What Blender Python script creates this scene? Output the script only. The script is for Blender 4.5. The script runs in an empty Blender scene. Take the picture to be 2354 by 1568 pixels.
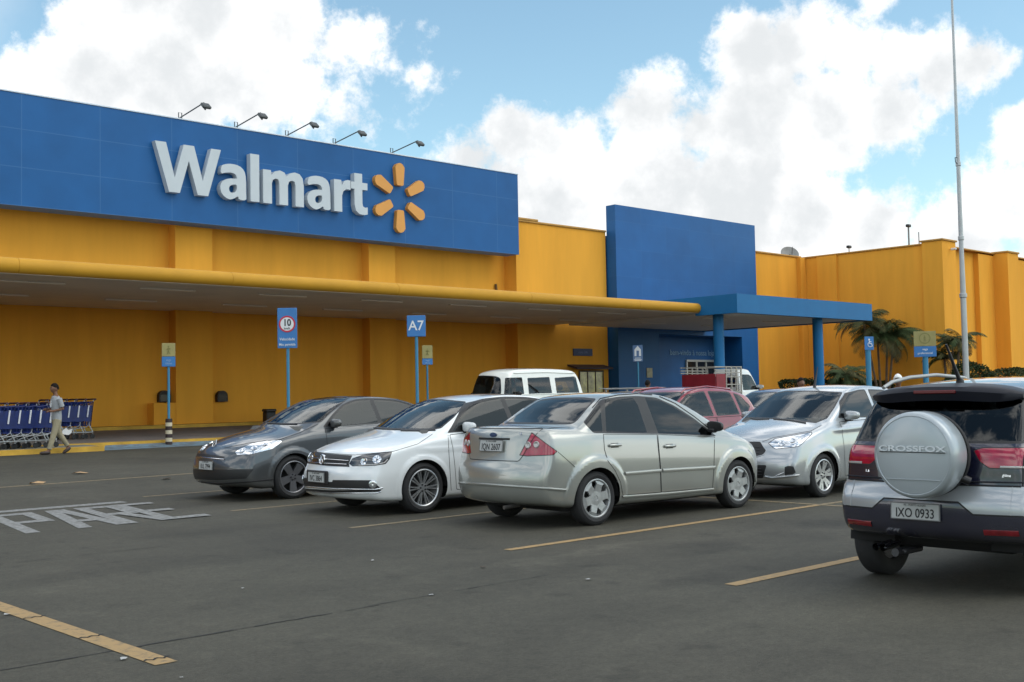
import bpy, bmesh, math, random
import numpy as np
from mathutils import Vector, Matrix
from mathutils.geometry import delaunay_2d_cdt
random.seed(7)
R = math.radians
scene = bpy.context.scene
COL = scene.collection

# ------------------------------------------------------------------ camera
cam_d = bpy.data.cameras.new("camera")
cam = bpy.data.objects.new("camera", cam_d); COL.objects.link(cam)
cam_d.sensor_width = 36.0
cam_d.lens = 36.0 * 2620.84 / 2354.0
cam_d.clip_start = 0.1
cam_d.clip_end = 6000
cr = Vector((0.72901326, -0.6842413, -0.01880206))
cu = Vector((-0.01899211, -0.04767732, 0.99868222))
cf = Vector((0.68423605, 0.72769549, 0.04775259))
cam.matrix_world = Matrix(((cr.x, cu.x, -cf.x, 0), (cr.y, cu.y, -cf.y, 0), (cr.z, cu.z, -cf.z, 1.45), (0, 0, 0, 1)))
scene.camera = cam

# ------------------------------------------------------------------ light
SUN_EL, SUN_AZ = 50.0, 150.0            # elevation, compass angle of the sun (measured from +Y towards +X)
sun_d = bpy.data.lights.new("sun", 'SUN'); sun = bpy.data.objects.new("sun", sun_d); COL.objects.link(sun)
sun_d.energy = 0.75; sun_d.angle = R(42); sun_d.color = (1.0, 0.96, 0.9)
sd = Vector((math.sin(R(SUN_AZ)) * math.cos(R(SUN_EL)), math.cos(R(SUN_AZ)) * math.cos(R(SUN_EL)), math.sin(R(SUN_EL))))
sun.rotation_euler = sd.to_track_quat('Z', 'Y').to_euler()
scene.view_settings.view_transform = 'Standard'
scene.view_settings.look = 'None'
scene.view_settings.gamma = 1
scene.view_settings.exposure = 0.0
scene.cycles.max_bounces = 6; scene.cycles.diffuse_bounces = 4; scene.cycles.glossy_bounces = 3; scene.cycles.transparent_max_bounces = 10

# ------------------------------------------------------------------ sky with cumulus clouds, laid out by direction
W = bpy.data.worlds.new("World"); scene.world = W; W.use_nodes = True
W.cycles.sampling_method = 'MANUAL'; W.cycles.sample_map_resolution = 512
nt = W.node_tree; nt.nodes.clear()
def N(t, **kw):
    n = nt.nodes.new(t)
    for k, v in kw.items(): setattr(n, k, v)
    return n
def L(a, b): nt.links.new(a, b)
def M(op, a, b=None, c=None, clamp=False):
    n = N('ShaderNodeMath', operation=op); n.use_clamp = clamp
    for i, x in enumerate((a, b, c)):
        if x is None: continue
        if isinstance(x, (int, float)): n.inputs[i].default_value = x
        else: L(x, n.inputs[i])
    return n.outputs[0]
def sstep(a, lo, hi):
    n = N('ShaderNodeMapRange', interpolation_type='SMOOTHSTEP')
    L(a, n.inputs[0]); n.inputs[1].default_value = lo; n.inputs[2].default_value = hi
    return n.outputs[0]
tc = N('ShaderNodeTexCoord')
nrm = N('ShaderNodeVectorMath', operation='NORMALIZE'); L(tc.outputs['Generated'], nrm.inputs[0])
D = nrm.outputs[0]
sky = N('ShaderNodeTexSky', sky_type='NISHITA')
sky.sun_disc = False; sky.sun_elevation = R(SUN_EL); sky.sun_rotation = R(SUN_AZ)
sky.air_density = 1.0; sky.dust_density = 1.2; sky.ozone_density = 1.3; sky.altitude = 300
def fbm(scale, detail, rough, off=(0, 0, 0)):
    a = N('ShaderNodeVectorMath', operation='ADD'); L(D, a.inputs[0]); a.inputs[1].default_value = off
    n = N('ShaderNodeTexNoise', noise_dimensions='3D'); L(a.outputs[0], n.inputs['Vector'])
    n.inputs['Scale'].default_value = scale; n.inputs['Detail'].default_value = detail; n.inputs['Roughness'].default_value = rough
    return n.outputs[0]
def blob(c, rad):
    d = N('ShaderNodeVectorMath', operation='DISTANCE'); L(D, d.inputs[0]); d.inputs[1].default_value = c
    return M('SUBTRACT', 1.0, M('DIVIDE', d.outputs['Value'], rad))
# (direction, angular radius) of the cloud heaps
HEAPS = [((.372,.882,.299),.036),((.406,.857,.330),.055),((.453,.837,.315),.060),((.494,.81,.318),.055),((.482,.832,.275),.060),
 ((.434,.861,.265),.070),((.382,.885,.262),.060),((.349,.897,.262),.040),((.326,.91,.240),.034),((.520,.812,.262),.036),((.527,.80,.312),.036,.52),
 ((.541,.789,.296),.036,.38),((.558,.775,.300),.030,.26),((.546,.79,.245),.026,.34),((.566,.781,.240),.022,.24),((.556,.779,.262),.024,.26),((.608,.745,.275),.014,.10),((.30,.925,.20),.045),
 ((.642,.731,.205),.036),((.665,.706,.222),.036),((.694,.682,.212),.038),((.71,.661,.222),.034),((.741,.618,.236),.046),((.768,.584,.222),.042),
 ((.789,.536,.280),.044),((.806,.513,.283),.042),((.829,.475,.272),.036),((.853,.449,.256),.033),((.869,.419,.258),.036),((.884,.395,.256),.030),
 ((.805,.545,.227),.060),((.834,.501,.223),.055),((.860,.463,.225),.042),((.709,.682,.16),.060),((.758,.625,.17),.070),((.804,.568,.16),.070),
 ((.837,.526,.143),.060),((.864,.481,.13),.050),((.888,.436,.12),.04),((.905,.36,.195),.034),((.930,.32,.18),.045),((.915,.385,.145),.042),((.836,.455,.318),.014),((.667,.72,.172),.05),
 ((.898,.424,.105),.05),((.93,.34,.12),.06)]
acc = None
for c, rd, *wt in HEAPS:
    v = M('MULTIPLY', blob(c, rd), wt[0] if wt else rd / .05)
    acc = v if acc is None else M('SMOOTH_MAX', acc, v, 0.12)
n1 = fbm(14, 10, 0.58, (3.1, 0.7, 5.2)); n2 = fbm(46, 8, 0.66, (9.1, 2.7, 1.2))
edge = M('ADD', M('MULTIPLY', M('SUBTRACT', n1, 0.5), 1.45), M('MULTIPLY', M('SUBTRACT', n2, 0.5), 0.95))
front = sstep(M('ADD', acc, edge), -0.05, 0.36)
# broken cloud over the rest of the sky (what the car windows mirror)
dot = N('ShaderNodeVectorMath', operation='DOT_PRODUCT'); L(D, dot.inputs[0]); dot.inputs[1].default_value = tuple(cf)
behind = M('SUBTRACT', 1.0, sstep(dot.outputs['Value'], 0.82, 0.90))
n3 = fbm(4.6, 9, 0.62, (1.3, 4.4, 2.2))
rest = M('MULTIPLY', sstep(n3, 0.45, 0.58), behind)
mask = M('MAXIMUM', front, rest)
# cloud tone: sunlit heads, greyer hollows and bases
n4 = fbm(9, 7, 0.55, (7.7, 1.9, 0.4)); n5 = fbm(24, 8, 0.62, (2.2, 8.8, 4.1))
sx = N('ShaderNodeSeparateXYZ'); L(D, sx.inputs[0])
tone = M('ADD', M('ADD', M('MULTIPLY', n4, 1.15), M('MULTIPLY', n5, 0.70)), M('MULTIPLY', M('MINIMUM', acc, 0.9), -0.42))
shade = sstep(tone, 0.42, 0.92)
cc = N('ShaderNodeMix', data_type='RGBA'); L(shade, cc.inputs['Factor'])
cc.inputs[6].default_value = (8.2, 8.5, 8.7, 1); cc.inputs[7].default_value = (12.0, 12.0, 12.0, 1)
blue = N('ShaderNodeMix', data_type='RGBA', blend_type='MULTIPLY'); blue.inputs['Factor'].default_value = 1.0
L(sky.outputs[0], blue.inputs[6]); blue.inputs[7].default_value = (2.05, 2.28, 1.98, 1)
# clouds outside the view are brightened to add fill light on the walls
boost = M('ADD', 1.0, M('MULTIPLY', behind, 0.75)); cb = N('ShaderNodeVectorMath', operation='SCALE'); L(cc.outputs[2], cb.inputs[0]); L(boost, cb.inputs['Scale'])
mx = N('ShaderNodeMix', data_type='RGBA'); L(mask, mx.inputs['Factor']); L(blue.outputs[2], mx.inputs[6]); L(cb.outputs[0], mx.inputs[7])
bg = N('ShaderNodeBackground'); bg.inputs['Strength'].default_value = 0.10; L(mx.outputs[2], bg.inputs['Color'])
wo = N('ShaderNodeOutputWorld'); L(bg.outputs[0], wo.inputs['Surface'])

# ------------------------------------------------------------------ materials
MATS = {}
def mat(name, col, rough=0.6, metal=0.0, var=0.0, vscale=3.0, bump=0.0, bscale=40.0, coat=0.0, spec=0.5, stretch=None, col2=None, detail=6, emit=None, croug=0.05):
    if name in MATS: return MATS[name]
    m = bpy.data.materials.new(name); m.use_nodes = True; t = m.node_tree; b = t.nodes['Principled BSDF']
    b.inputs['Base Color'].default_value = (*col, 1); b.inputs['Roughness'].default_value = rough; b.inputs['Metallic'].default_value = metal
    b.inputs['Specular IOR Level'].default_value = spec
    if coat: b.inputs['Coat Weight'].default_value = coat; b.inputs['Coat Roughness'].default_value = croug
    if emit: b.inputs['Emission Color'].default_value = (*emit[0], 1); b.inputs['Emission Strength'].default_value = emit[1]
    tcn = t.nodes.new('ShaderNodeTexCoord'); vec = tcn.outputs['Object']
    if stretch:
        mp = t.nodes.new('ShaderNodeMapping'); t.links.new(vec, mp.inputs[0]); mp.inputs['Scale'].default_value = stretch; vec = mp.outputs[0]
    if var or col2:
        n = t.nodes.new('ShaderNodeTexNoise'); n.inputs['Scale'].default_value = vscale; n.inputs['Detail'].default_value = detail; n.inputs['Roughness'].default_value = 0.6
        t.links.new(vec, n.inputs['Vector'])
        rmp = t.nodes.new('ShaderNodeMapRange'); rmp.inputs[1].default_value = 0.3; rmp.inputs[2].default_value = 0.7; t.links.new(n.outputs[0], rmp.inputs[0])
        mixn = t.nodes.new('ShaderNodeMix'); mixn.data_type = 'RGBA'; t.links.new(rmp.outputs[0], mixn.inputs['Factor'])
        c2 = col2 or tuple(c * (1 + var) for c in col); c1 = col if col2 else tuple(c * (1 - var) for c in col)
        mixn.inputs[6].default_value = (*c1, 1); mixn.inputs[7].default_value = (*c2, 1)
        t.links.new(mixn.outputs[2], b.inputs['Base Color'])
    if bump:
        n = t.nodes.new('ShaderNodeTexNoise'); n.inputs['Scale'].default_value = bscale; n.inputs['Detail'].default_value = 8
        t.links.new(tcn.outputs['Object'], n.inputs['Vector'])
        bp = t.nodes.new('ShaderNodeBump'); bp.inputs['Strength'].default_value = bump; bp.inputs['Distance'].default_value = 0.01
        t.links.new(n.outputs[0], bp.inputs['Height']); t.links.new(bp.outputs[0], b.inputs['Normal'])
    MATS[name] = m
    return m

# ------------------------------------------------------------------ objects and meshes
def tag(o, label=None, cat=None, group=None, kind=None):
    if label: o['label'] = label
    if cat: o['category'] = cat
    if group: o['group'] = group
    if kind: o['kind'] = kind
    return o
def empty(name, loc=(0, 0, 0), rz=0.0, parent=None):
    o = bpy.data.objects.new(name, None); COL.objects.link(o); o.location = loc; o.rotation_euler = (0, 0, rz)
    o.empty_display_size = 0.2
    if parent: o.parent = parent
    return o
def thing(name, label, cat, loc=(0, 0, 0), rz=0.0, group=None):
    return tag(empty(name, loc, rz), label, cat, group)
def copy_tree(o, parent=None):
    c = o.copy(); COL.objects.link(c)
    if parent: c.parent = parent
    for ch in list(o.children): copy_tree(ch, c)
    return c
class MB:
    def __init__(s): s.v = []; s.f = []; s.m = []
    def add(s, vs, fs, mi=0):
        k = len(s.v); s.v += [tuple(x) for x in vs]; s.f += [tuple(i + k for i in f) for f in fs]; s.m += [mi] * len(fs); return s
    def box(s, a, b, mi=0, mtx=None):
        x0, y0, z0 = a; x1, y1, z1 = b
        vs = [(x0,y0,z0),(x1,y0,z0),(x1,y1,z0),(x0,y1,z0),(x0,y0,z1),(x1,y0,z1),(x1,y1,z1),(x0,y1,z1)]
        if mtx: vs = [mtx @ Vector(v) for v in vs]
        return s.add(vs, [(3,2,1,0),(4,5,6,7),(0,1,5,4),(1,2,6,5),(2,3,7,6),(3,0,4,7)], mi)
    def rbox(s, a, b, r=0.01, mi=0, mtx=None):
        # box with chamfered edges
        x0,y0,z0 = a; x1,y1,z1 = b; vs = []; idx = {}
        def V(p):
            p = tuple(round(c, 6) for c in p)
            if p not in idx: idx[p] = len(vs); vs.append(p)
            return idx[p]
        lo = (x0,y0,z0); hi = (x1,y1,z1); fs = []
        r = min(r, (x1-x0)*.49, (y1-y0)*.49, (z1-z0)*.49)
        def corner(sx, sy, sz, ax):
            p = [0,0,0]
            for i, sg in enumerate((sx,sy,sz)):
                e = hi[i] if sg > 0 else lo[i]
                p[i] = e if i == ax else e - sg * r
            return V(p)
        for ax in range(3):
            o1, o2 = [(1,2),(2,0),(0,1)][ax]
            for sg in (-1, 1):
                q = []
                for s1, s2 in ((-1,-1),(1,-1),(1,1),(-1,1)):
                    sgn = [0,0,0]; sgn[ax] = sg; sgn[o1] = s1; sgn[o2] = s2; q.append(corner(*sgn, ax))
                fs.append(tuple(q if sg > 0 else q[::-1]))
        for ax in range(3):
            o1, o2 = [(1,2),(2,0),(0,1)][ax]
            for s1 in (-1,1):
                for s2 in (-1,1):
                    a_ = [0,0,0]; a_[o1] = s1; a_[o2] = s2
                    lo_ = list(a_); lo_[ax] = -1; hi_ = list(a_); hi_[ax] = 1
                    q = [corner(*lo_, o1), corner(*hi_, o1), corner(*hi_, o2), corner(*lo_, o2)]
                    fs.append(tuple(q if s1 * s2 < 0 else q[::-1]))
        for sx in (-1,1):
            for sy in (-1,1):
                for sz in (-1,1):
                    q = [corner(sx,sy,sz,0), corner(sx,sy,sz,1), corner(sx,sy,sz,2)]
                    fs.append(tuple(q if sx*sy*sz > 0 else q[::-1]))
        if mtx: vs = [mtx @ Vector(v) for v in vs]
        return s.add(vs, fs, mi)
    def tube(s, pts, r, seg=8, mi=0, caps=True, closed=False):
        P_ = [Vector(p) for p in pts]; n = len(P_); rs = r if isinstance(r, (list, tuple)) else [r] * n
        rings = []; up = None
        for i, p in enumerate(P_):
            a = P_[(i - 1) % n] if (i > 0 or closed) else p; b = P_[(i + 1) % n] if (i < n - 1 or closed) else p
            t = (b - a).normalized()
            if up is None: up = Vector((0,0,1)) if abs(t.z) < 0.9 else Vector((1,0,0))
            x = t.cross(up).normalized(); y = x.cross(t).normalized(); up = y
            rings.append([p + x * math.cos(2*math.pi*k/seg) * rs[i] + y * math.sin(2*math.pi*k/seg) * rs[i] for k in range(seg)])
        vs = [v for g in rings for v in g]; fs = []
        for i in range(n if closed else n - 1):
            j = (i + 1) % n
            for k in range(seg):
                k2 = (k + 1) % seg; fs.append((i*seg+k, i*seg+k2, j*seg+k2, j*seg+k))
        if caps and not closed: fs += [tuple(range(seg))[::-1], tuple((n-1)*seg + k for k in range(seg))]
        return s.add(vs, fs, mi)
    def lathe(s, prof, seg=24, mi=0, mtx=None, caps=True):
        # profile of (radius, height) about z
        vs = []; fs = []; n = len(prof)
        for r_, h in prof:
            for k in range(seg):
                a = 2*math.pi*k/seg; vs.append((r_*math.cos(a), r_*math.sin(a), h))
        for i in range(n - 1):
            for k in range(seg):
                k2 = (k+1) % seg; fs.append((i*seg+k, i*seg+k2, (i+1)*seg+k2, (i+1)*seg+k))
        if caps: fs += [tuple(range(seg))[::-1], tuple((n-1)*seg+k for k in range(seg))]
        if mtx: vs = [mtx @ Vector(v) for v in vs]
        return s.add(vs, fs, mi)
    def prism(s, poly, h0, h1, mi=0, mtx=None):
        # extruded 2-D outline (counter-clockwise), along z
        n = len(poly)
        vs = [(x, y, h0) for x, y in poly] + [(x, y, h1) for x, y in poly]
        fs = [tuple(range(n))[::-1], tuple(range(n, 2*n))] + [(i, (i+1) % n, n + (i+1) % n, n + i) for i in range(n)]
        if mtx: vs = [mtx @ Vector(v) for v in vs]
        return s.add(vs, fs, mi)
    def build(s, name, mats, parent=None, smooth=None):
        me = bpy.data.meshes.new(name); me.from_pydata(s.v, [], s.f)
        if not isinstance(mats, (list, tuple)): mats = [mats]
        for m in mats: me.materials.append(m)
        me.polygons.foreach_set('material_index', s.m)
        bm = bmesh.new(); bm.from_mesh(me); bmesh.ops.recalc_face_normals(bm, faces=bm.faces[:]); bm.to_mesh(me); bm.free()
        if smooth is not None:
            me.polygons.foreach_set('use_smooth', [True] * len(me.polygons)); me.set_sharp_from_angle(angle=R(smooth))
        me.update()
        o = bpy.data.objects.new(name, me); COL.objects.link(o)
        if parent: o.parent = parent
        return o
def frame_mtx(o, x, y):
    x = Vector(x).normalized(); y = Vector(y); y = (y - x * y.dot(x)).normalized(); z = x.cross(y)
    return Matrix(((x.x, y.x, z.x, o[0]), (x.y, y.y, z.y, o[1]), (x.z, y.z, z.z, o[2]), (0,0,0,1)))
def text_mesh(txt, size, depth=0.0, bold=0.0, align='CENTER', xs=1.0, spacing=1.0):
    cu_ = bpy.data.curves.new('text', 'FONT'); cu_.body = txt; cu_.size = size; cu_.extrude = depth; cu_.offset = bold
    cu_.align_x = align; cu_.align_y = 'CENTER'; cu_.space_character = spacing; cu_.resolution_u = 4
    ob = bpy.data.objects.new('text', cu_); COL.objects.link(ob)
    dg = bpy.context.evaluated_depsgraph_get(); dg.update()
    me = bpy.data.meshes.new_from_object(ob.evaluated_get(dg)); bpy.data.objects.remove(ob); bpy.data.curves.remove(cu_)
    if xs != 1.0:
        for v in me.vertices: v.co.x *= xs
    return me
def text_obj(name, txt, size, m, parent, mtx, depth=0.0, bold=0.0, xs=1.0, align='CENTER', spacing=1.0):
    me = text_mesh(txt, size, depth, bold, align, xs, spacing); me.name = name; me.transform(mtx); me.materials.clear(); me.materials.append(m)
    o = bpy.data.objects.new(name, me); COL.objects.link(o)
    if parent: o.parent = parent
    return o
def pchip(xs, ys):
    x = np.array(xs, float); y = np.array(ys, float); h = np.diff(x); d = np.diff(y) / h; n = len(x); m = np.zeros(n)
    for i in range(1, n - 1):
        if d[i-1] * d[i] > 0:
            w1 = 2*h[i] + h[i-1]; w2 = h[i] + 2*h[i-1]; m[i] = (w1 + w2) / (w1/d[i-1] + w2/d[i])
    m[0] = d[0]; m[-1] = d[-1]
    gx = np.linspace(x[0], x[-1], 800); k = np.clip(np.searchsorted(x, gx) - 1, 0, n - 2); t = (gx - x[k]) / h[k]
    gy = (2*t**3-3*t**2+1)*y[k] + (t**3-2*t**2+t)*h[k]*m[k] + (-2*t**3+3*t**2)*y[k+1] + (t**3-t**2)*h[k]*m[k+1]
    return lambda q: np.interp(q, gx, gy)
# ------------------------------------------------------------------ ground
def gz(y): return min(max(y - 17.0, 0.0), 43.0) * 0.0208
WALK = 0.13
def asphalt_material():
    m = bpy.data.materials.new('asphalt'); m.use_nodes = True; t = m.node_tree; b = t.nodes['Principled BSDF']
    tcn = t.nodes.new('ShaderNodeTexCoord'); o = tcn.outputs['Object']
    def noise(s, d, r=0.6, vec=o):
        n = t.nodes.new('ShaderNodeTexNoise'); n.inputs['Scale'].default_value = s; n.inputs['Detail'].default_value = d; n.inputs['Roughness'].default_value = r
        t.links.new(vec, n.inputs['Vector']); return n.outputs[0]
    def mr(a, lo, hi, x0, x1):
        n = t.nodes.new('ShaderNodeMapRange'); t.links.new(a, n.inputs[0])
        for i, v in enumerate((lo, hi, x0, x1)): n.inputs[i+1].default_value = v
        return n.outputs[0]
    def mul(a, c):
        n = t.nodes.new('ShaderNodeMath'); n.operation = 'MULTIPLY'; t.links.new(a, n.inputs[0])
        if isinstance(c, float): n.inputs[1].default_value = c
        else: t.links.new(c, n.inputs[1])
        return n.outputs[0]
    mp = t.nodes.new('ShaderNodeMapping'); t.links.new(o, mp.inputs[0]); mp.inputs['Scale'].default_value = (0.35, 1.6, 1)
    big = mr(noise(0.35, 6), 0.3, 0.7, 0.72, 1.30)
    streak = mr(noise(0.9, 6, 0.6, mp.outputs[0]), 0.3, 0.7, 0.92, 1.08)
    fine = mr(noise(38, 7, 0.75), 0.28, 0.72, 0.62, 1.38)
    grit = mr(noise(150, 3, 0.7), 0.3, 0.75, 0.70, 1.42)
    spots = mul(mr(noise(2.6, 3, 0.5), 0.62, 0.72, 1.0, 0.72), mr(noise(0.8, 4, 0.62), 0.60, 0.70, 1.0, 1.28))
    # oil drips in the bays, a paler scrape and a darker patched square
    def stain(x, y, rx, ry, k):
        m2 = t.nodes.new('ShaderNodeMapping'); m2.vector_type = 'POINT'; m2.inputs['Location'].default_value = (-x/rx, -y/ry, 0); m2.inputs['Scale'].default_value = (1/rx, 1/ry, 0); t.links.new(warp, m2.inputs[0])
        ln = t.nodes.new('ShaderNodeVectorMath'); ln.operation = 'LENGTH'; t.links.new(m2.outputs[0], ln.inputs[0]); return mr(ln.outputs['Value'], 0.25, 1.0, k, 1.0)
    wn = t.nodes.new('ShaderNodeTexNoise'); wn.inputs['Scale'].default_value = 1.7; wn.inputs['Detail'].default_value = 7; wn.inputs['Roughness'].default_value = .7; t.links.new(o, wn.inputs['Vector'])
    wc = t.nodes.new('ShaderNodeVectorMath'); wc.operation = 'MULTIPLY_ADD'; t.links.new(wn.outputs['Color'], wc.inputs[0]); wc.inputs[1].default_value = (1.3, 1.3, 0); wa = t.nodes.new('ShaderNodeVectorMath'); wa.operation = 'ADD'; wa.inputs[1].default_value = (-.65, -.65, 0)
    t.links.new(o, wa.inputs[0]); t.links.new(wa.outputs[0], wc.inputs[2]); warp = wc.outputs[0]
    for st in ((8.7,6.6,.9,.45,.62), (9.9,6.4,.7,.5,.70), (11.0,6.7,.6,.4,.62), (7.1,5.55,.7,.25,.66), (6.9,7.2,1.5,.20,1.30), (8.3,7.25,1.2,.18,1.25), (4.3,9.6,2.2,.5,.84), (5.6,4.9,1.6,.5,.86), (9.0,10.0,.8,.4,.6), (3.9,5.3,1.0,.3,1.14), (6.2,11.6,1.2,.5,.82), (10.6,3.9,1.0,.6,.7), (7.2,14.9,1.4,.6,.8), (4.6,13.9,2.2,.8,1.12)): spots = mul(spots, stain(*st))
    v = mul(mul(mul(mul(mul(big, streak), mr(noise(10, 7, 0.72), 0.3, 0.7, 0.80, 1.20)), fine), grit), spots)
    cm = t.nodes.new('ShaderNodeMix'); cm.data_type = 'RGBA'; cm.inputs['Factor'].default_value = 1; cm.blend_type = 'MULTIPLY'
    tint = t.nodes.new('ShaderNodeMix'); tint.data_type = 'RGBA'; t.links.new(noise(0.22, 3), tint.inputs['Factor'])
    tint.inputs[6].default_value = (0.054, 0.0515, 0.037, 1); tint.inputs[7].default_value = (0.057, 0.052, 0.040, 1)
    t.links.new(tint.outputs[2], cm.inputs[6]); t.links.new(v, cm.inputs[7]); t.links.new(cm.outputs[2], b.inputs['Base Color'])
    b.inputs['Roughness'].default_value = 0.82; b.inputs['Specular IOR Level'].default_value = 0.35
    bp = t.nodes.new('ShaderNodeBump'); bp.inputs['Strength'].default_value = 0.6; bp.inputs['Distance'].default_value = 0.006
    t.links.new(noise(120, 5, 0.7), bp.inputs['Height']); t.links.new(bp.outputs[0], b.inputs['Normal'])
    return m
ASPH = asphalt_material()
g = MB()
ys = [-300, -20, 17, 20, 24, 28.2, 32, 37, 45, 60, 1500]; xs_ = [-1200, -30, 0, 30, 60, 120, 1500]
g.add([(x, y, gz(y)) for y in ys for x in xs_], [(j*7+i, j*7+i+1, j*7+i+8, j*7+i+7) for j in range(len(ys)-1) for i in range(6)])
tag(g.build('asphalt_ground', ASPH), kind='structure')
def paint(name, base, worn, lo, hi, scale=14):
    # road paint worn through to the asphalt in flecks
    m = bpy.data.materials.new(name); m.use_nodes = True; t = m.node_tree; b = t.nodes['Principled BSDF']
    tcn = t.nodes.new('ShaderNodeTexCoord'); n = t.nodes.new('ShaderNodeTexNoise'); n.inputs['Scale'].default_value = scale; n.inputs['Detail'].default_value = 9; n.inputs['Roughness'].default_value = 0.72
    t.links.new(tcn.outputs['Object'], n.inputs['Vector'])
    mrn = t.nodes.new('ShaderNodeMapRange'); mrn.inputs[1].default_value = lo; mrn.inputs[2].default_value = hi; t.links.new(n.outputs[0], mrn.inputs[0])
    mixn = t.nodes.new('ShaderNodeMix'); mixn.data_type = 'RGBA'; t.links.new(mrn.outputs[0], mixn.inputs['Factor'])
    mixn.inputs[6].default_value = (*worn, 1); mixn.inputs[7].default_value = (*base, 1); t.links.new(mixn.outputs[2], b.inputs['Base Color'])
    b.inputs['Roughness'].default_value = 0.75
    return m
YEL = paint('yellow_line_paint', (0.33, 0.215, 0.09), (0.10, 0.09, 0.065), 0.30, 0.50)
YEL2 = paint('faded_line_paint', (0.24, 0.18, 0.095), (0.09, 0.085, 0.065), 0.36, 0.56)
WHP = paint('white_line_paint', (0.27, 0.27, 0.26), (0.085, 0.083, 0.07), 0.34, 0.60)
def sheet(name, poly, m, lift=0.004):
    b = MB(); b.add([(x, y, gz(y) + lift) for x, y in poly], [tuple(range(len(poly)))]); return tag(b.build(name, m), kind='structure')
def line(name, a, b, w, m, lift=0.004):
    a = Vector((*a, 0)); b = Vector((*b, 0)); d = (b - a).normalized(); n_ = Vector((-d.y, d.x, 0)) * w / 2
    return sheet(name, [(a-n_).xy, (b-n_).xy, (b+n_).xy, (a+n_).xy], m, lift)
line('parking_line', (7.07, 5.18), (12.64, 5.16), 0.115, YEL)
line('parking_line', (7.33, 7.915), (12.64, 7.895), 0.105, YEL)
line('parking_line', (7.46, 10.64), (12.64, 10.66), 0.10, YEL2)
line('parking_line', (7.62, 13.57), (12.64, 13.58), 0.10, YEL2)
line('parking_line', (7.9, 16.75), (12.64, 16.8), 0.10, YEL2)
line('parking_line', (7.2, 2.4), (12.64, 2.4), 0.11, YEL)
for y in (2.4, 5.16, 7.895, 10.66, 13.58, 16.8): line('parking_line', (12.76, y), (18.2, y), 0.10, YEL2)
line('parking_line', (12.70, 1.0), (12.70, 16.95), 0.11, YEL2)
line('aisle_line', (2.965, 6.00), (2.985, 16.5), 0.135, YEL)
line('aisle_line', (6.2, 19.95), (12.3, 20.4), 0.12, YEL2)
line('lane_line', (3.0, 16.12), (7.33, 16.15), 0.28, WHP)
# PARE, stretched for drivers, in five strokes a letter
def pare():
    H = 2.52; wd = 0.60; st = 0.165
    def poly_letter(x0, strokes):
        for a, b, w in strokes:
            ax, ay = a; bx, by = b
            pts = [(ax*wd - w/2, ay*H), (ax*wd + w/2, ay*H), (bx*wd + w/2, by*H), (bx*wd - w/2, by*H)] if abs(by-ay) > 0.25 and w else None
            if pts is None:
                t_ = 0.26 / H
                pts = [(ax*wd, ay*H), (bx*wd, by*H), (bx*wd, (by + t_)*H), (ax*wd, (ay + t_)*H)]
            q = [(x0 + x + y*0.155, 13.18 + y) for x, y in pts]
            lift = 0.004 + 0.0005 * pare.k; pare.k += 1
            b_.add([(x, y, gz(y) + lift) for x, y in q], [(0, 1, 2, 3)])
    s2 = st/2/wd
    b_ = MB(); pare.k = 0
    poly_letter(4.83, [((s2,0),(s2,1),st), ((0,.90),(1,.90),0), ((0,.45),(1,.45),0), ((1-s2,.5),(1-s2,.98),st)])
    tag(b_.build('road_lettering', WHP), kind='structure'); b_ = MB()
    poly_letter(5.44, [((s2-.02,0),(.42,1),st), ((1-s2+.02,0),(.58,1),st), ((.2,.28),(.8,.28),0)])
    tag(b_.build('road_lettering', WHP), kind='structure'); b_ = MB()
    poly_letter(6.00, [((s2,0),(s2,1),st), ((0,.90),(.95,.90),0), ((0,.46),(.95,.46),0), ((.95-s2,.5),(.95-s2,.98),st), ((1-s2+.05,0),(.55,.48),st)])
    tag(b_.build('road_lettering', WHP), kind='structure'); b_ = MB()
    poly_letter(6.53, [((s2,0),(s2,1),st), ((0,.90),(.98,.90),0), ((0,.46),(.85,.46),0), ((0,0),(1,0),0)])
    tag(b_.build('road_lettering', WHP), kind='structure')
pare()
# paving joints and cracks
JNT = mat('bitumen_joint', (0.018, 0.018, 0.017), 0.9)
def crack(y0, x0, x1, w, seed, gaps=0.0):
    rr = random.Random(seed); b = MB(); x = x0; y = y0
    while x < x1:
        d = rr.uniform(0.05, 0.16); y2 = y0 + rr.uniform(-0.008, 0.008); ww = w * rr.uniform(0.35, 1.2)
        if rr.random() > gaps: b.add([(x, y-ww/2, gz(y)+.003), (x+d, y2-ww/2, gz(y)+.003), (x+d, y2+ww/2, gz(y)+.003), (x, y+ww/2, gz(y)+.003)], [(0,1,2,3)])
        x += d; y = y2
    return tag(b.build('paving_joint', JNT), kind='structure')
crack(6.54, -2.0, 4.75, 0.020, 3, 0.03); crack(10.85, -1.0, 5.3, 0.014, 5, 0.2); crack(6.57, 4.75, 6.6, 0.011, 8, 0.15); crack(2.3, 0, 6.5, 0.008, 9, 0.4)
# cracks across the painted aisle line
b = MB()
for yc in (7.95, 7.02, 6.13):
    for k in range(7):
        x = 2.90 + k*0.022; b.add([(x, yc+0.02*math.sin(k*2.2), 0.0062), (x+.025, yc+0.02*math.sin(k*2.2+2), 0.0062), (x+.025, yc+0.02*math.sin(k*2.2+2)+.022, 0.0062), (x, yc+0.02*math.sin(k*2.2)+.022, 0.0062)], [(0,1,2,3)])
tag(b.build('paint_crack', JNT), kind='structure')

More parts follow.
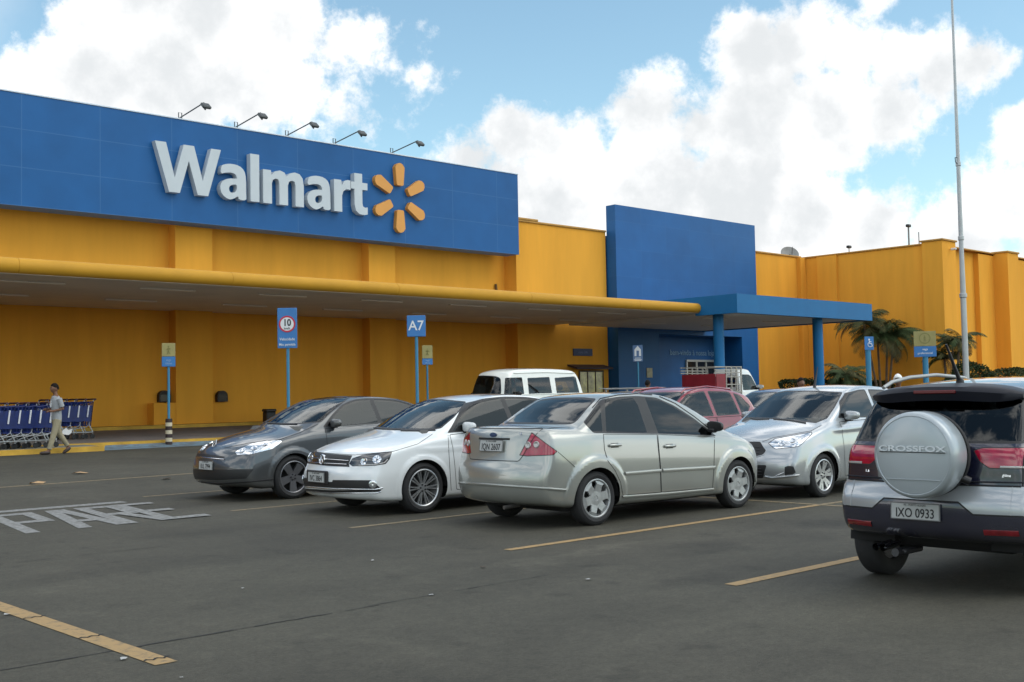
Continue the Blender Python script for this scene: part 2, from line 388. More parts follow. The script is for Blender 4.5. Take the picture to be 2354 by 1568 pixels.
# ------------------------------------------------------------------ kerbs and walkway
KERB = mat('kerb_yellow', (0.52, 0.30, 0.035), 0.7, var=0.22, vscale=2.5, bump=0.3)
CONC = mat('walkway_paving', (0.15, 0.13, 0.12), 0.85, var=0.2, vscale=1.2, bump=0.4)
PALE = mat('pale_concrete', (0.20, 0.20, 0.165), 0.85, var=0.2, vscale=2, bump=0.3)
def slab(name, x0, x1, y0, y1, h, m, h0=-0.3):
    b = MB(); vs = [(x, y, gz(y) + z) for z in (h0, h) for x, y in ((x0,y0),(x1,y0),(x1,y1),(x0,y1))]
    b.add(vs, [(3,2,1,0),(4,5,6,7),(0,1,5,4),(1,2,6,5),(2,3,7,6),(3,0,4,7)]); return tag(b.build(name, m), kind='structure')
slab('kerb', -20, 12.35, 28.35, 28.58, 0.12, KERB)
slab('cart_apron', -20, 12.33, 28.58, 29.58, 0.115, PALE)
slab('kerb', -20, 37.5, 29.585, 29.84, 0.135, KERB)
slab('walkway', -20, 53, 29.84, 36.93, 0.13, CONC)
slab('wall_kerb', -20, 41.3, 36.93, 37.5, 0.24, KERB)
RAMP = paint('blue_ramp_paint', (0.16, 0.26, 0.33), (0.12, 0.125, 0.13), 0.36, 0.6, 3)
sheet('ramp_patch', [(12.4, 28.5), (17.2, 28.75), (17.2, 29.5), (12.4, 29.5)], RAMP)
b = MB(); b.add([(12.7, 29.25, gz(29.25)+.008), (16.2, 29.05, gz(29.05)+.008), (16.2, 29.55, gz(29.55)+.07), (12.9, 29.55, gz(29.55)+.07)], [(0,1,2,3)])
tag(b.build('access_ramp', RAMP), kind='structure')

# ------------------------------------------------------------------ store building
WALLY = mat('ochre_wall_render', (0.79, 0.358, 0.043), 0.85, spec=0.15, var=0.08, vscale=1.3, stretch=(1, 1, 0.13), bump=0.12, bscale=25)
CAP = mat('coping_render', (0.46, 0.24, 0.05), 0.75, var=0.15, vscale=2)
SOFF = mat('canopy_soffit', (0.68, 0.61, 0.52), 0.75, var=0.08, vscale=0.8)
TUBE = mat('canopy_tube_paint', (0.52, 0.262, 0.022), 0.6, spec=.25, var=0.06, vscale=1.2)
def panel_material(name, c, px, pz, ox, oz, w, amt, rough):
    # painted sheet cladding with thin joints every px by pz
    m = bpy.data.materials.new(name); m.use_nodes = True; t = m.node_tree; b = t.nodes['Principled BSDF']
    tcn = t.nodes.new('ShaderNodeTexCoord'); s = t.nodes.new('ShaderNodeSeparateXYZ'); t.links.new(tcn.outputs['Object'], s.inputs[0])
    def mth(op, a, b_):
        n = t.nodes.new('ShaderNodeMath'); n.operation = op
        for i, x in enumerate((a, b_)):
            if isinstance(x, (int, float)): n.inputs[i].default_value = x
            else: t.links.new(x, n.inputs[i])
        return n.outputs[0]
    def joint(ax, p_, o_):
        f_ = mth('FRACT', mth('DIVIDE', mth('SUBTRACT', s.outputs[ax], o_), p_), 0); return mth('LESS_THAN', f_, w / p_)
    j = mth('MAXIMUM', joint(0, px, ox), joint(2, pz, oz))
    n = t.nodes.new('ShaderNodeTexNoise'); n.inputs['Scale'].default_value = 1.1; n.inputs['Detail'].default_value = 6; t.links.new(tcn.outputs['Object'], n.inputs['Vector'])
    cell = t.nodes.new('ShaderNodeTexWhiteNoise'); cv = t.nodes.new('ShaderNodeCombineXYZ')
    t.links.new(mth('FLOOR', mth('DIVIDE', mth('SUBTRACT', s.outputs[0], ox), px), 0), cv.inputs[0]); t.links.new(mth('FLOOR', mth('DIVIDE', mth('SUBTRACT', s.outputs[2], oz), pz), 0), cv.inputs[2])
    t.links.new(cv.outputs[0], cell.inputs[0])
    f_ = mth('ADD', mth('MULTIPLY', n.outputs[0], 0.35), mth('ADD', mth('MULTIPLY', cell.outputs[0], 0.10), 0.78))
    mx_ = t.nodes.new('ShaderNodeMix'); mx_.data_type = 'RGBA'; mx_.blend_type = 'MULTIPLY'; mx_.inputs['Factor'].default_value = 1
    mx_.inputs[6].default_value = (*c, 1); t.links.new(f_, mx_.inputs[7])
    m2 = t.nodes.new('ShaderNodeMix'); m2.data_type = 'RGBA'; t.links.new(mth('MULTIPLY', j, amt), m2.inputs['Factor']); t.links.new(mx_.outputs[2], m2.inputs[6])
    m2.inputs[7].default_value = (0.12, 0.25, 0.42, 1); t.links.new(m2.outputs[2], b.inputs['Base Color'])
    b.inputs['Roughness'].default_value = rough; b.inputs['Specular IOR Level'].default_value = 0.25
    return m
BLUE = panel_material('blue_cladding', (0.010, 0.094, 0.272), 2.55, 1.22, 13.25, 7.72, 0.024, 0.26, 0.45)
BLUET = panel_material('blue_tower_cladding', (0.012, 0.10, 0.280), 1.95, 1.35, 41.4, 0.4, 0.018, 0.12, 0.45)
BLUEP = mat('blue_portico_paint', (0.010, 0.130, 0.31), 0.5, spec=.25, var=0.06, vscale=1.5)
BLUED = mat('blue_entrance_wall', (0.012, 0.10, 0.29), 0.55, var=0.1, vscale=1.5)
bld = thing('store_building', 'long ochre yellow store with blue sign band, flat canopy and blue entrance tower', 'building', (0, 37, 0))
def bpart(name, m, fn, parent=None, smooth=None):
    b = MB(); fn(b); o = b.build(name, m, parent or bld, smooth)
    if (parent or bld) is bld or parent: o.data.transform(Matrix.Translation((0, -37, 0)) if True else Matrix())
    return o
bpart('facade_wall', WALLY, lambda b: (b.box((-25, 38, -.2), (34.52, 39, 9.35)), b.box((35.33, 37.2, -.2), (41.37, 39, 9.33)), b.box((34.52, 38.0, -.2), (35.33, 39, 9.33))))
bpart('facade_wall', WALLY, lambda b: b.box((53.13, 38, -.2), (59.9, 39, 9.42)))
for x0, x1 in ((2.1, 3.5), (10.53, 11.95), (18.93, 20.37), (27.37, 28.70)): bpart('pilaster', WALLY, lambda b: b.box((x0, 37.5, -.2), (x1, 38, 9.3)))
bpart('pilaster', WALLY, lambda b: b.box((59.35, 37.72, -.2), (59.93, 38.0, 9.40)))
bpart('wall_plinth', WALLY, lambda b: b.rbox((18.1, 37.503, -.1), (18.928, 38.0, 1.42), .01))
bpart('coping', CAP, lambda b: (b.rbox((35.27, 37.12, 9.33), (41.37, 37.6, 9.42), .02), b.rbox((35.25, 37.1, 9.42), (36.7, 37.7, 9.52), .02)))
bpart('coping', CAP, lambda b: b.rbox((53.13, 37.92, 9.42), (59.8, 38.4, 9.52), .02))
sb = bpart('sign_band', BLUE, lambda b: b.box((-25, 36.6, 7.72), (34.95, 37.45, 11.31)))
bpart('coping', mat('white_flashing', (0.62, 0.68, 0.75), 0.4), lambda b: b.rbox((-25, 36.57, 11.312), (34.97, 37.5, 11.36), .008), sb)
bpart('drain_pipe', mat('rusty_pipe', (0.13, 0.07, 0.02), 0.8, var=0.4, vscale=8), lambda b: b.tube([(34.75, 37.9, 4.9), (34.75, 37.9, 6.1), (34.72, 37.93, 6.5)], 0.055))
bpart('drain_pipe', mat('ochre_pipe', (0.26, 0.14, 0.02), 0.7), lambda b: b.tube([(59.86, 37.9, 1.0), (59.86, 37.9, 7.5)], 0.05))
# canopy
can = bpart('canopy', SOFF, lambda b: (b.box((-25, 28.95, 4.70), (37.78, 38, 4.98))))
def tube_(b):
    x = -25
    while x < 37.9:
        x2 = min(x + 5.9, 37.95); pts = [(x, 29, 4.905), (x2 - .012, 29, 4.905)]; b.tube(pts, 0.205, 20); b.tube([(x2 - .012, 29, 4.905), (x2, 29, 4.905)], 0.196, 20); x = x2
    b.tube([(37.95, 29, 4.905), (38.03, 29, 4.905), (38.07, 29, 4.905)], [0.205, 0.185, 0.13], 20)
bpart('edge_tube', TUBE, tube_, can, 40)
LAMP = mat('tube_lamp', (0.75, 0.68, 0.6), 0.4)
for y, x_0, st, n_ in ((30.55, 6.7, 3.81, 8), (34.42, 6.95, 4.03, 8)):
    for k in range(n_): bpart('ceiling_light', LAMP, lambda b: b.rbox((x_0 + k*st, y - .07, 4.655), (x_0 + k*st + 1.7, y + .07, 4.698), .012), can)
bpart('canopy_roof', mat('roof_sheet', (0.25, 0.24, 0.22), 0.7), lambda b: b.box((-25, 29.05, 4.984), (37.78, 37.45, 5.02)), can)
# entrance tower
tw = bpart('entrance_tower', BLUET, lambda b: (b.box((41.45, 36.6, 4.4), (53.1, 37.19, 10.64)), b.box((41.6, 37.19, 4.4), (53.0, 39.0, 9.2)), b.box((41.45, 36.6, -.2), (44.55, 39, 4.4)), b.box((51.6, 36.6, -.2), (53.1, 39, 4.4))))
bpart('entrance_recess', BLUED, lambda b: (b.box((44.55, 38.2, -.2), (51.6, 38.5, 4.39)), b.box((45.2, 38.12, -.2), (47.9, 38.2, 3.0))), tw)
ALU = mat('aluminium', (0.62, 0.6, 0.55), 0.35, 0.6); DGL = mat('dark_glass', (0.02, 0.022, 0.025), 0.06, spec=0.8); REDGL = mat('door_poster', (0.10, 0.03, 0.03), 0.3)
dr = bpart('entrance_door', ALU, lambda b: [b.rbox((48.62 + k*.835, 38.08, .4), (48.72 + k*.835, 38.2, 3.08), .01) for k in range(4)] + [b.rbox((48.62, 38.07, 3.08), (51.225, 38.2, 3.2), .01)])
for k in range(3): bpart('door_pane', DGL, lambda b: b.box((48.72 + k*.835, 38.13, .5), (49.455 + k*.835, 38.16, 3.08)), dr)
text_obj('door_lettering', 'bem-vindo \u00e0 nossa loja', 0.42, mat('pale_letters', (0.25, 0.42, 0.62), 0.5), tw, Matrix.Translation((49.25, 1.16, 3.56)) @ Matrix.Rotation(R(90), 4, 'X'), 0.01)
# portico
po = bpart('portico', BLUEP, lambda b: (b.box((37.8, 27.0, 4.60), (48.35, 27.25, 5.37)), b.box((37.8, 27.25, 4.60), (38.05, 29.1, 5.37)), b.box((37.8, 29.1, 4.725), (38.05, 36.6, 5.37)), b.box((48.1, 27.25, 4.60), (48.35, 36.6, 5.37)), b.box((38.05, 27.25, 5.1), (48.1, 36.6, 5.3))))
bpart('portico_soffit', mat('portico_soffit_white', (.78,.74,.67), .7), lambda b: b.box((38.05, 27.25, 4.645), (48.1, 36.6, 4.72)), po)
for y in (30.0, 33.5): [bpart('ceiling_light', LAMP, lambda b: b.rbox((x, y-.07, 4.60), (x+1.7, y+.07, 4.643), .012), po) for x in (39.5, 44.0)]
for x, y in ((38.62, 28.55), (44.88, 27.75)): bpart('column', BLUEP, lambda b: b.lathe([(0.225, -.1), (0.225, 4.64)], 28, mtx=Matrix.Translation((x, y, 0))), po, 40)
# window with awning, plaque and wing
wn = bpart('window', mat('window_frame', (0.08, 0.05, 0.03), 0.5), lambda b: ([b.rbox((39.25 + k*.55, 37.12, 1.0), (39.31 + k*.55, 37.2, 2.5), .01) for k in range(4)], b.rbox((39.25, 37.12, 2.5), (40.96, 37.2, 2.58), .01)))
bpart('window_pane', mat('lit_poster_glass', (0.42, 0.38, 0.10), 0.12, var=0.5, vscale=3), lambda b: b.box((39.31, 37.15, 1.0), (40.9, 37.18, 2.5)), wn)
bpart('awning', mat('dark_awning', (0.05, 0.03, 0.035), 0.7), lambda b: b.add([(38.5,37.2,2.86),(41.0,37.2,2.86),(41.0,36.55,2.70),(38.5,36.55,2.70),(38.5,37.2,2.78),(41.0,37.2,2.78),(41.0,36.55,2.62),(38.5,36.55,2.62)], [(0,1,2,3),(4,5,6,7),(0,1,5,4),(1,2,6,5),(2,3,7,6),(3,0,4,7)]))
bpart('side_wing', WALLY, lambda b: (b.box((59.95, 30.2, -.2), (110, 60, 9.38)), b.box((66.0, 29.9, -.2), (110, 30.2, 9.3))))
bpart('pilaster', WALLY, lambda b: b.box((59.7, 29.03, -.2), (61.3, 30.2, 9.5)))
bpart('pilaster', WALLY, lambda b: b.box((59.8, 35.6, -.2), (59.95, 36.9, 9.36)))
for x0 in (68.0, 77.0, 86.0): bpart('pilaster', WALLY, lambda b: b.box((x0, 29.03, -.2), (x0 + 1.5, 29.9, 9.42)))
bpart('coping', CAP, lambda b: (b.rbox((59.86, 30.2, 9.382), (60.5, 38.4, 9.47), .02), b.rbox((61.3, 29.8, 9.382), (110, 30.7, 9.47), .02)))
bpart('coping', CAP, lambda b: b.rbox((59.62, 28.95, 9.50), (61.38, 30.3, 9.60), .02))
for x0 in (68.0, 77.0, 86.0): bpart('coping', CAP, lambda b: b.rbox((x0-.07, 28.96, 9.42), (x0+1.57, 30.0, 9.53), .02))
bpart('roof', mat('roof_gravel', (0.2, 0.19, 0.18), 0.9), lambda b: (b.box((-25, 39.0, 8.2), (59.95, 60, 8.4))))
# ------------------------------------------------------------------ shop sign: raised letters and six-ray emblem
SGN = mat('sign_letter_face', (0.50, 0.545, 0.575), 0.45, var=0.03, vscale=2)
SGO = mat('sign_ray_face', (0.66, 0.29, 0.05), 0.45, var=0.03, vscale=2)
sg = thing('store_sign', 'raised pale grey letters with orange six ray emblem mounted on the blue band', 'sign', (22.05, 36.6, 8.67))
def outline(strokes):  # list of closed outlines in letter units (cap height 1)
    return strokes
def arc(cx_, cy_, rx, ry, a0, a1, n=16): return [(cx_ + rx*math.cos(R(a0 + (a1-a0)*k/n)), cy_ + ry*math.sin(R(a0 + (a1-a0)*k/n))) for k in range(n+1)]
def thick(path, w):
    # constant-width stroke around a polyline
    P_ = [Vector((*q, 0)) for q in path]; Lf = []; Rt = []
    for i, q in enumerate(P_):
        a_ = P_[max(i-1, 0)]; c_ = P_[min(i+1, len(P_)-1)]; d = (c_ - a_).normalized(); nn = Vector((-d.y, d.x, 0)) * w/2
        Lf.append((q + nn)[:2]); Rt.append((q - nn)[:2])
    return Lf + Rt[::-1]
xh = 0.735; sw = 0.205
LET = []     # (advance x, [polygons])
LET.append((0.0, [[(0,1),(.225,1),(.405,.30),(.595,1),(.815,1),(1.0,.30),(1.185,1),(1.40,1),(1.115,0),(.89,0),(.703,.68),(.51,0),(.285,0)]]))
def a_glyph():
    bowl = thick(arc(.30, .215, .205, .125, 78, 282, 18), .185)
    return [bowl, [(.34,.245),(.47,.245),(.47,.43),(.34,.43)], thick([(.06,.60),(.16,.635),(.28,.645)] + arc(.335, .475, .135, .168, 85, 0, 8) + [(.47,.0)], .20), [(.34,.0),(.42,.0),(.42,.185),(.34,.185)]]
def a2():
    out = [(.04,.68),(.02,.50),(.14,.545),(.27,.56),(.36,.535),(.385,.46),(.385,.44),(.20,.43),(.06,.36),(.0,.22),(.05,.07),(.19,-.02),(.31,.005),(.41,.085),(.425,0),(.60,0),(.595,.12),(.595,.47),(.555,.64),(.44,.725),(.28,.745),(.14,.725)]
    hole = [(.385,.315),(.385,.22),(.345,.15),(.26,.125),(.21,.165),(.205,.235),(.245,.29),(.31,.312)]
    return out, hole
def stem(x, h=1.0, w=sw): return [(x,0),(x+w,0),(x+w,h),(x,h)]
def build_letter(outs, holes, x, name='letter'):
    bv = 0.03; sc = 1.71; dep = 0.26
    loops = [o_ for o_ in outs] + [h_ for h_ in holes]
    pts = []; edges = []
    for lp in loops:
        k = len(pts); pts += [Vector(q) for q in lp]; edges += [(k+i, k+(i+1) % len(lp)) for i in range(len(lp))]
    vo, eo, fo, _, _, _ = delaunay_2d_cdt(pts, edges, [], 0, 1e-6)
    def inp(q, lp):
        c_ = False
        for i in range(len(lp)):
            x1, y1 = lp[i]; x2, y2 = lp[i-1]
            if (y1 > q[1]) != (y2 > q[1]) and q[0] < (x2-x1)*(q[1]-y1)/(y2-y1)+x1: c_ = not c_
        return c_
    fs = []
    for f_ in fo:
        c_ = (sum(vo[i].x for i in f_)/len(f_), sum(vo[i].y for i in f_)/len(f_))
        if any(inp(c_, o_) for o_ in outs) and not any(inp(c_, h_) for h_ in holes): fs.append(f_)
    bm_ = bmesh.new(); vv = [bm_.verts.new(((v.x*sc) + x, 0, v.y*sc)) for v in vo]
    for f_ in fs:
        try: bm_.faces.new([vv[i] for i in f_])
        except ValueError: pass
    bmesh.ops.delete(bm_, geom=[v for v in bm_.verts if not v.link_faces], context='VERTS')
    bmesh.ops.dissolve_limit(bm_, angle_limit=0.001, verts=bm_.verts[:], edges=bm_.edges[:])
    r_ = bmesh.ops.extrude_face_region(bm_, geom=bm_.faces[:])
    for v in [e for e in r_['geom'] if isinstance(e, bmesh.types.BMVert)]: v.co.y -= dep
    bmesh.ops.recalc_face_normals(bm_, faces=bm_.faces[:])
    me = bpy.data.meshes.new(name); bm_.to_mesh(me); bm_.free()
    o_ = bpy.data.objects.new(name, me); COL.objects.link(o_); o_.parent = sg
    return o_
def place_letters():
    def smooth(lp, it=2):
        for _ in range(it):
            q = []
            for i in range(len(lp)):
                a_, b_ = lp[i], lp[(i+1) % len(lp)]
                q += [(a_[0]*.75+b_[0]*.25, a_[1]*.75+b_[1]*.25), (a_[0]*.25+b_[0]*.75, a_[1]*.25+b_[1]*.75)]
            lp = q
        return lp
    A, Ah = a2()
    # keep the foot and the terminal of the a crisp
    items = []
    x = 0.0
    items.append(([LET[0][1][0]], [], x)); x += 1.37
    def a_at(x): return ([smooth(A, 1)], [smooth(Ah, 2)], x)
    items.append(a_at(x)); x += .695
    items.append(([stem(0, 1.02)], [], x)); x += .295
    marc = lambda x0: [(x0, 0), (x0+sw, 0), (x0+sw, .44)] 
    mo = [(0,0),(sw,0),(sw,.44),(.235,.525),(.30,.560),(.365,.54),(.385,.46),(.385,0),(.385+sw,0),(.385+sw,.44),(.62,.525),(.69,.560),(.755,.54),(.775,.46),(.775,0),(.775+sw,0),(.775+sw,.48),(.955,.63),(.88,.72),(.76,.745),(.65,.715),(.565,.635),(.51,.71),(.40,.745),(.28,.71),(.195,.62),(.185,.725),(0,.725)]
    items.append(([mo], [], x)); x += 1.055
    items.append(a_at(x)); x += .695
    ro = [(0,0),(sw,0),(sw,.37),(.24,.47),(.31,.525),(.385,.53),(.43,.52),(.43,.735),(.36,.745),(.27,.715),(.20,.60),(.185,.725),(0,.725)]
    items.append(([ro], [], x)); x += .445
    to = [(.09,.725),(0,.725),(0,.565),(.09,.565),(.09,.20),(.13,.06),(.23,-.01),(.35,-.015),(.44,.005),(.44,.17),(.37,.155),(.315,.18),(.30,.25),(.30,.565),(.44,.565),(.44,.725),(.30,.725),(.30,.93),(.09,.93)]
    items.append(([to], [], x)); x += .44
    sx = (26.50 - 17.62) / (x * 1.71)
    for outs, holes, xx in items:
        o_ = build_letter(outs, holes, 0)
        for v in o_.data.vertices: v.co.x = (v.co.x + xx*1.71) * sx + 17.62 - 22.05
        o_.data.materials.append(SGN)
place_letters()
em = empty('emblem', (28.18 - 22.05, 0, 9.53 - 8.67)); em.parent = sg
for k in range(6):
    a_ = R(90 + 60*k); b = MB(); pr = []
    r0, r1, w0, w1 = 0.50, 1.42, 0.17, 0.235
    pr = [(r0, -w0+.05), (r0+.04, -w0), (r1-.18, -w1), (r1-.05, -w1+.09), (r1, -w1+.2), (r1, w1-.2), (r1-.05, w1-.09), (r1-.18, w1), (r0+.04, w0), (r0, w0-.05)]
    b.prism(pr, -0.02, 0.2); pr2 = [(r0+.06 if x < r0+.3 else x-.05, y*.75) for x, y in pr]
    mtx = Matrix.Rotation(R(90), 4, 'X') @ Matrix.Rotation(a_, 4, 'Z'); b.v = [tuple(mtx @ Vector(v)) for v in b.v]
    o_ = b.build('ray', SGO, em)
    o_.data.materials[0] = SGO
# floodlights on arms above the band
FL = mat('floodlight_metal', (0.06, 0.065, 0.065), 0.5, 0.3); GLS = mat('floodlight_glass', (0.16, 0.17, 0.17), 0.15)
def floodlight(loc):
    t = thing('floodlight', 'x', 'floodlight', loc, 0, 'floodlights on arms over the sign band')
    b = MB(); b.tube([(0,.1,0),(0,.1,.26),(.12,.1,.26),(.12,.1,0)], .018, 6); b.tube([(0,.2,.03),(.06,-1.62,.27)], .022, 6); b.build('arm', FL, t)
    hm = Matrix.Translation((.07, -1.74, .14)) @ Matrix.Rotation(R(-50), 4, 'X'); b = MB(); b.rbox((-.16,-.05,-.14), (.16,.05,.14), .03, mtx=hm); b.box((-.02,.06,-.05),(.02,.14,.05), mtx=hm); b.build('lamp_head', FL, t)
    b = MB(); b.box((-.135,.0505,-.115), (.135,.056,.115), mtx=hm); b.build('lens', GLS, t)
    return t
fl0 = floodlight((18.75, 36.75, 11.36))
LB = ['black floodlight on an arm above the gap before the first sign letter', 'black floodlight on an arm above the tall l of the sign', 'black floodlight on an arm above the m of the sign', 'black floodlight on an arm above the r and t of the sign', 'black floodlight on an arm above the orange emblem']
for k, x in enumerate((18.75, 20.95, 23.1, 25.25, 28.05)):
    f_ = fl0 if k == 0 else copy_tree(fl0)
    f_.location = (x, 36.75, 11.36); f_['label'] = LB[k]
# ------------------------------------------------------------------ vehicle bodies: smooth implicit shell, meshed, then cut into panels
def chaikin(lp, it=2, keep=()):
    for _ in range(it):
        q = []
        for i in range(len(lp)):
            a_, b_ = lp[i], lp[(i+1) % len(lp)]
            q += [(a_[0]*.75+b_[0]*.25, a_[1]*.75+b_[1]*.25), (a_[0]*.25+b_[0]*.75, a_[1]*.25+b_[1]*.75)]
        lp = q
    return lp
def in_poly(px, py, lp):
    c_ = np.zeros(px.shape, bool)
    for i in range(len(lp)):
        x1, y1 = lp[i]; x2, y2 = lp[i-1]
        if y1 == y2: continue
        c_ ^= ((y1 > py) != (y2 > py)) & (px < (x2-x1)*(py-y1)/(y2-y1)+x1)
    return c_
def sdf2d(lp, h=0.0125, blur=4):
    P_ = np.array(lp); lo = P_.min(0) - .35; hi = P_.max(0) + .35
    gx = np.arange(lo[0], hi[0], h); gy = np.arange(lo[1], hi[1], h); X, Y = np.meshgrid(gx, gy, indexing='ij')
    d = np.full(X.shape, 1e9)
    for i in range(len(lp)):
        a_ = P_[i-1]; b_ = P_[i]; e = b_ - a_; l2 = e @ e
        if l2 < 1e-12: continue
        t = np.clip(((X-a_[0])*e[0] + (Y-a_[1])*e[1]) / l2, 0, 1)
        d = np.minimum(d, (X-a_[0]-t*e[0])**2 + (Y-a_[1]-t*e[1])**2)
    d = np.sqrt(d); d[in_poly(X, Y, lp)] *= -1
    for _ in range(blur):
        e = np.pad(d, 1, mode='edge'); d = (e[:-2,1:-1]+2*e[1:-1,1:-1]+e[2:,1:-1])/4
        e = np.pad(d, 1, mode='edge'); d = (e[1:-1,:-2]+2*e[1:-1,1:-1]+e[1:-1,2:])/4
    def f(x, y):
        u = np.clip((x-lo[0])/h, 0, len(gx)-1.001); v = np.clip((y-lo[1])/h, 0, len(gy)-1.001)
        i = u.astype(int); j = v.astype(int); u = u-i; v = v-j
        return (d[i,j]*(1-u)+d[i+1,j]*u)*(1-v) + (d[i,j+1]*(1-u)+d[i+1,j+1]*u)*v
    return f
def smax(a, b, r): 
    h = np.clip(0.5 + 0.5*(a-b)/r, 0, 1); return b*(1-h) + a*h + r*h*(1-h)
def surface_nets(f, lo, hi, h):
    ax = [np.arange(lo[i], hi[i] + h, h) for i in range(3)]
    X, Y, Z = np.meshgrid(*ax, indexing='ij'); v = f(X.ravel(), Y.ravel(), Z.ravel()).reshape(X.shape); s = v < 0
    nx, ny, nz = [len(a)-1 for a in ax]
    cnt = np.zeros((nx, ny, nz)); acc = np.zeros((nx, ny, nz, 3))
    for axis in range(3):
        for o1 in (0, 1):
            for o2 in (0, 1):
                sl0 = [None]*3; k = 0
                for a in range(3):
                    if a == axis: sl0[a] = 0
                    else: sl0[a] = (o1, o2)[k]; k += 1
                i0 = tuple(slice(o, o+n_) for o, n_ in zip(sl0, (nx, ny, nz))); sl1 = list(sl0); sl1[axis] = 1
                i1 = tuple(slice(o, o+n_) for o, n_ in zip(sl1, (nx, ny, nz)))
                a_, b_ = v[i0], v[i1]; c_ = s[i0] != s[i1]; t = np.where(c_, a_/(np.where(a_ == b_, 1, a_-b_)), 0)
                off = [np.full(t.shape, float(o)) for o in sl0]; off[axis] = t
                cnt += c_
                for k2 in range(3): acc[..., k2] += np.where(c_, off[k2], 0)
    act = cnt > 0; ids = -np.ones(act.shape, int); ids[act] = np.arange(act.sum()); I = np.argwhere(act)
    V = np.array(lo) + (I + acc[act] / cnt[act][:, None]) * h
    F = []
    for axis in range(3):
        o1, o2 = [(1,2),(2,0),(0,1)][axis]
        n_ = [nx+1, ny+1, nz+1]
        a_sl = [slice(0, n_[a]) for a in range(3)]; b_sl = list(a_sl)
        a_sl[axis] = slice(0, n_[axis]-1); b_sl[axis] = slice(1, n_[axis])
        c_ = s[tuple(a_sl)] != s[tuple(b_sl)]; E_ = np.argwhere(c_); 
        ok = (E_[:, o1] > 0) & (E_[:, o2] > 0) & (E_[:, o1] < n_[o1]-1) & (E_[:, o2] < n_[o2]-1); E_ = E_[ok]
        neg = s[tuple(a_sl)][tuple(E_.T)]
        q = []
        for d1, d2 in ((0,0),(1,0),(1,1),(0,1)):
            c2 = E_.copy(); c2[:, o1] -= 1-d1; c2[:, o2] -= 1-d2; q.append(ids[tuple(c2.T)])
        q = np.stack(q, 1); q[~neg] = q[~neg][:, ::-1]; F.append(q)
    F = np.concatenate(F); F = F[(F >= 0).all(1)]
    return V, F
def grad(f, V, e=0.012):
    g = np.zeros_like(V)
    for k in range(3):
        d = np.zeros(3); d[k] = e; g[:, k] = (f(*(V+d).T) - f(*(V-d).T)) / (2*e)
    return g
def newton(f, V, it=4, lim=0.02):
    V0 = V.copy()
    for _ in range(it):
        g = grad(f, V, 0.006); n2 = np.maximum((g*g).sum(1), 1e-3); V = V - (f(*V.T)/n2)[:, None]*g*0.9
    d = V - V0; l = np.linalg.norm(d, axis=1, keepdims=True); return V0 + d*np.minimum(1, lim/np.maximum(l, 1e-9))
def unit(g): return g / np.maximum(np.linalg.norm(g, axis=1, keepdims=True), 1e-9)
class Ortho:
    """parallel view frame: a = (p-o).u, b = (p-o).v, n points from the body to the viewer"""
    sc = 1.0
    def __init__(g, o, u, v, n): g.o, g.u, g.v, g.n = [np.array(k, float) for k in (o, u, v, n)]
    def uv(g, P_): d = P_ - g.o; return d @ g.u, d @ g.v
    def view(g, P_): return np.broadcast_to(g.n, P_.shape)
    def plane(g, a_, b_):
        e = np.array(b_)-np.array(a_); return g.o + g.u*a_[0] + g.v*a_[1], -g.u*e[1] + g.v*e[0]
    def rays(g, ab): return g.o + ab[:, :1]*g.u + ab[:, 1:]*g.v + 6*g.n, np.broadcast_to(-g.n, (len(ab), 3)), 2.0, 10.0
    def mirror(g):
        m_ = np.array((1, -1, 1.)); return Ortho(g.o*m_, g.u*m_, g.v*m_, g.n*m_)
class Persp:
    """view frame of a surveyor standing at p: a, b are picture coordinates of the survey photograph"""
    F = 2620.84
    def __init__(g, p, r, u, f_, near): g.p, g.r, g.u, g.f, g.near = np.array(p), np.array(r), np.array(u), np.array(f_), near; g.sc = g.F/near
    def uv(g, P_): d = P_ - g.p; w_ = d @ g.f; return 1177 + g.F*(d @ g.r)/w_, 784 - g.F*(d @ g.u)/w_
    def dirs(g, ab): ab = np.array(ab, float); return unit(g.f + ((ab[:, :1]-1177)*g.r - (ab[:, 1:]-784)*g.u)/g.F)
    def view(g, P_): return unit(g.p - P_)
    def plane(g, a_, b_): d = g.dirs([a_, b_]); return g.p, np.cross(d[0], d[1])
    def rays(g, ab): return np.broadcast_to(g.p, (len(ab), 3)), g.dirs(ab), max(g.near-4.5, .5), g.near+4.5
    def mirror(g): m_ = np.array((1, -1, 1.)); return Persp(g.p*m_, g.r*m_, g.u*m_, g.f*m_, g.near)
SIDE_R = Ortho((0,0,0),(1,0,0),(0,0,1),(0,-1,0)); SIDE_L = SIDE_R.mirror()
FRONT = Ortho((0,0,0),(0,1,0),(0,0,1),(1,0,0)); REAR = Ortho((0,0,0),(0,1,0),(0,0,1),(-1,0,0)); TOP = Ortho((0,0,0),(1,0,0),(0,1,0),(0,0,1))
def zoom(ox, oy, w, px=2354):
    k = w/px; return lambda *pts: [((ox+x*k)*.613021, (oy+y*k)*.613021) for x, y in pts]
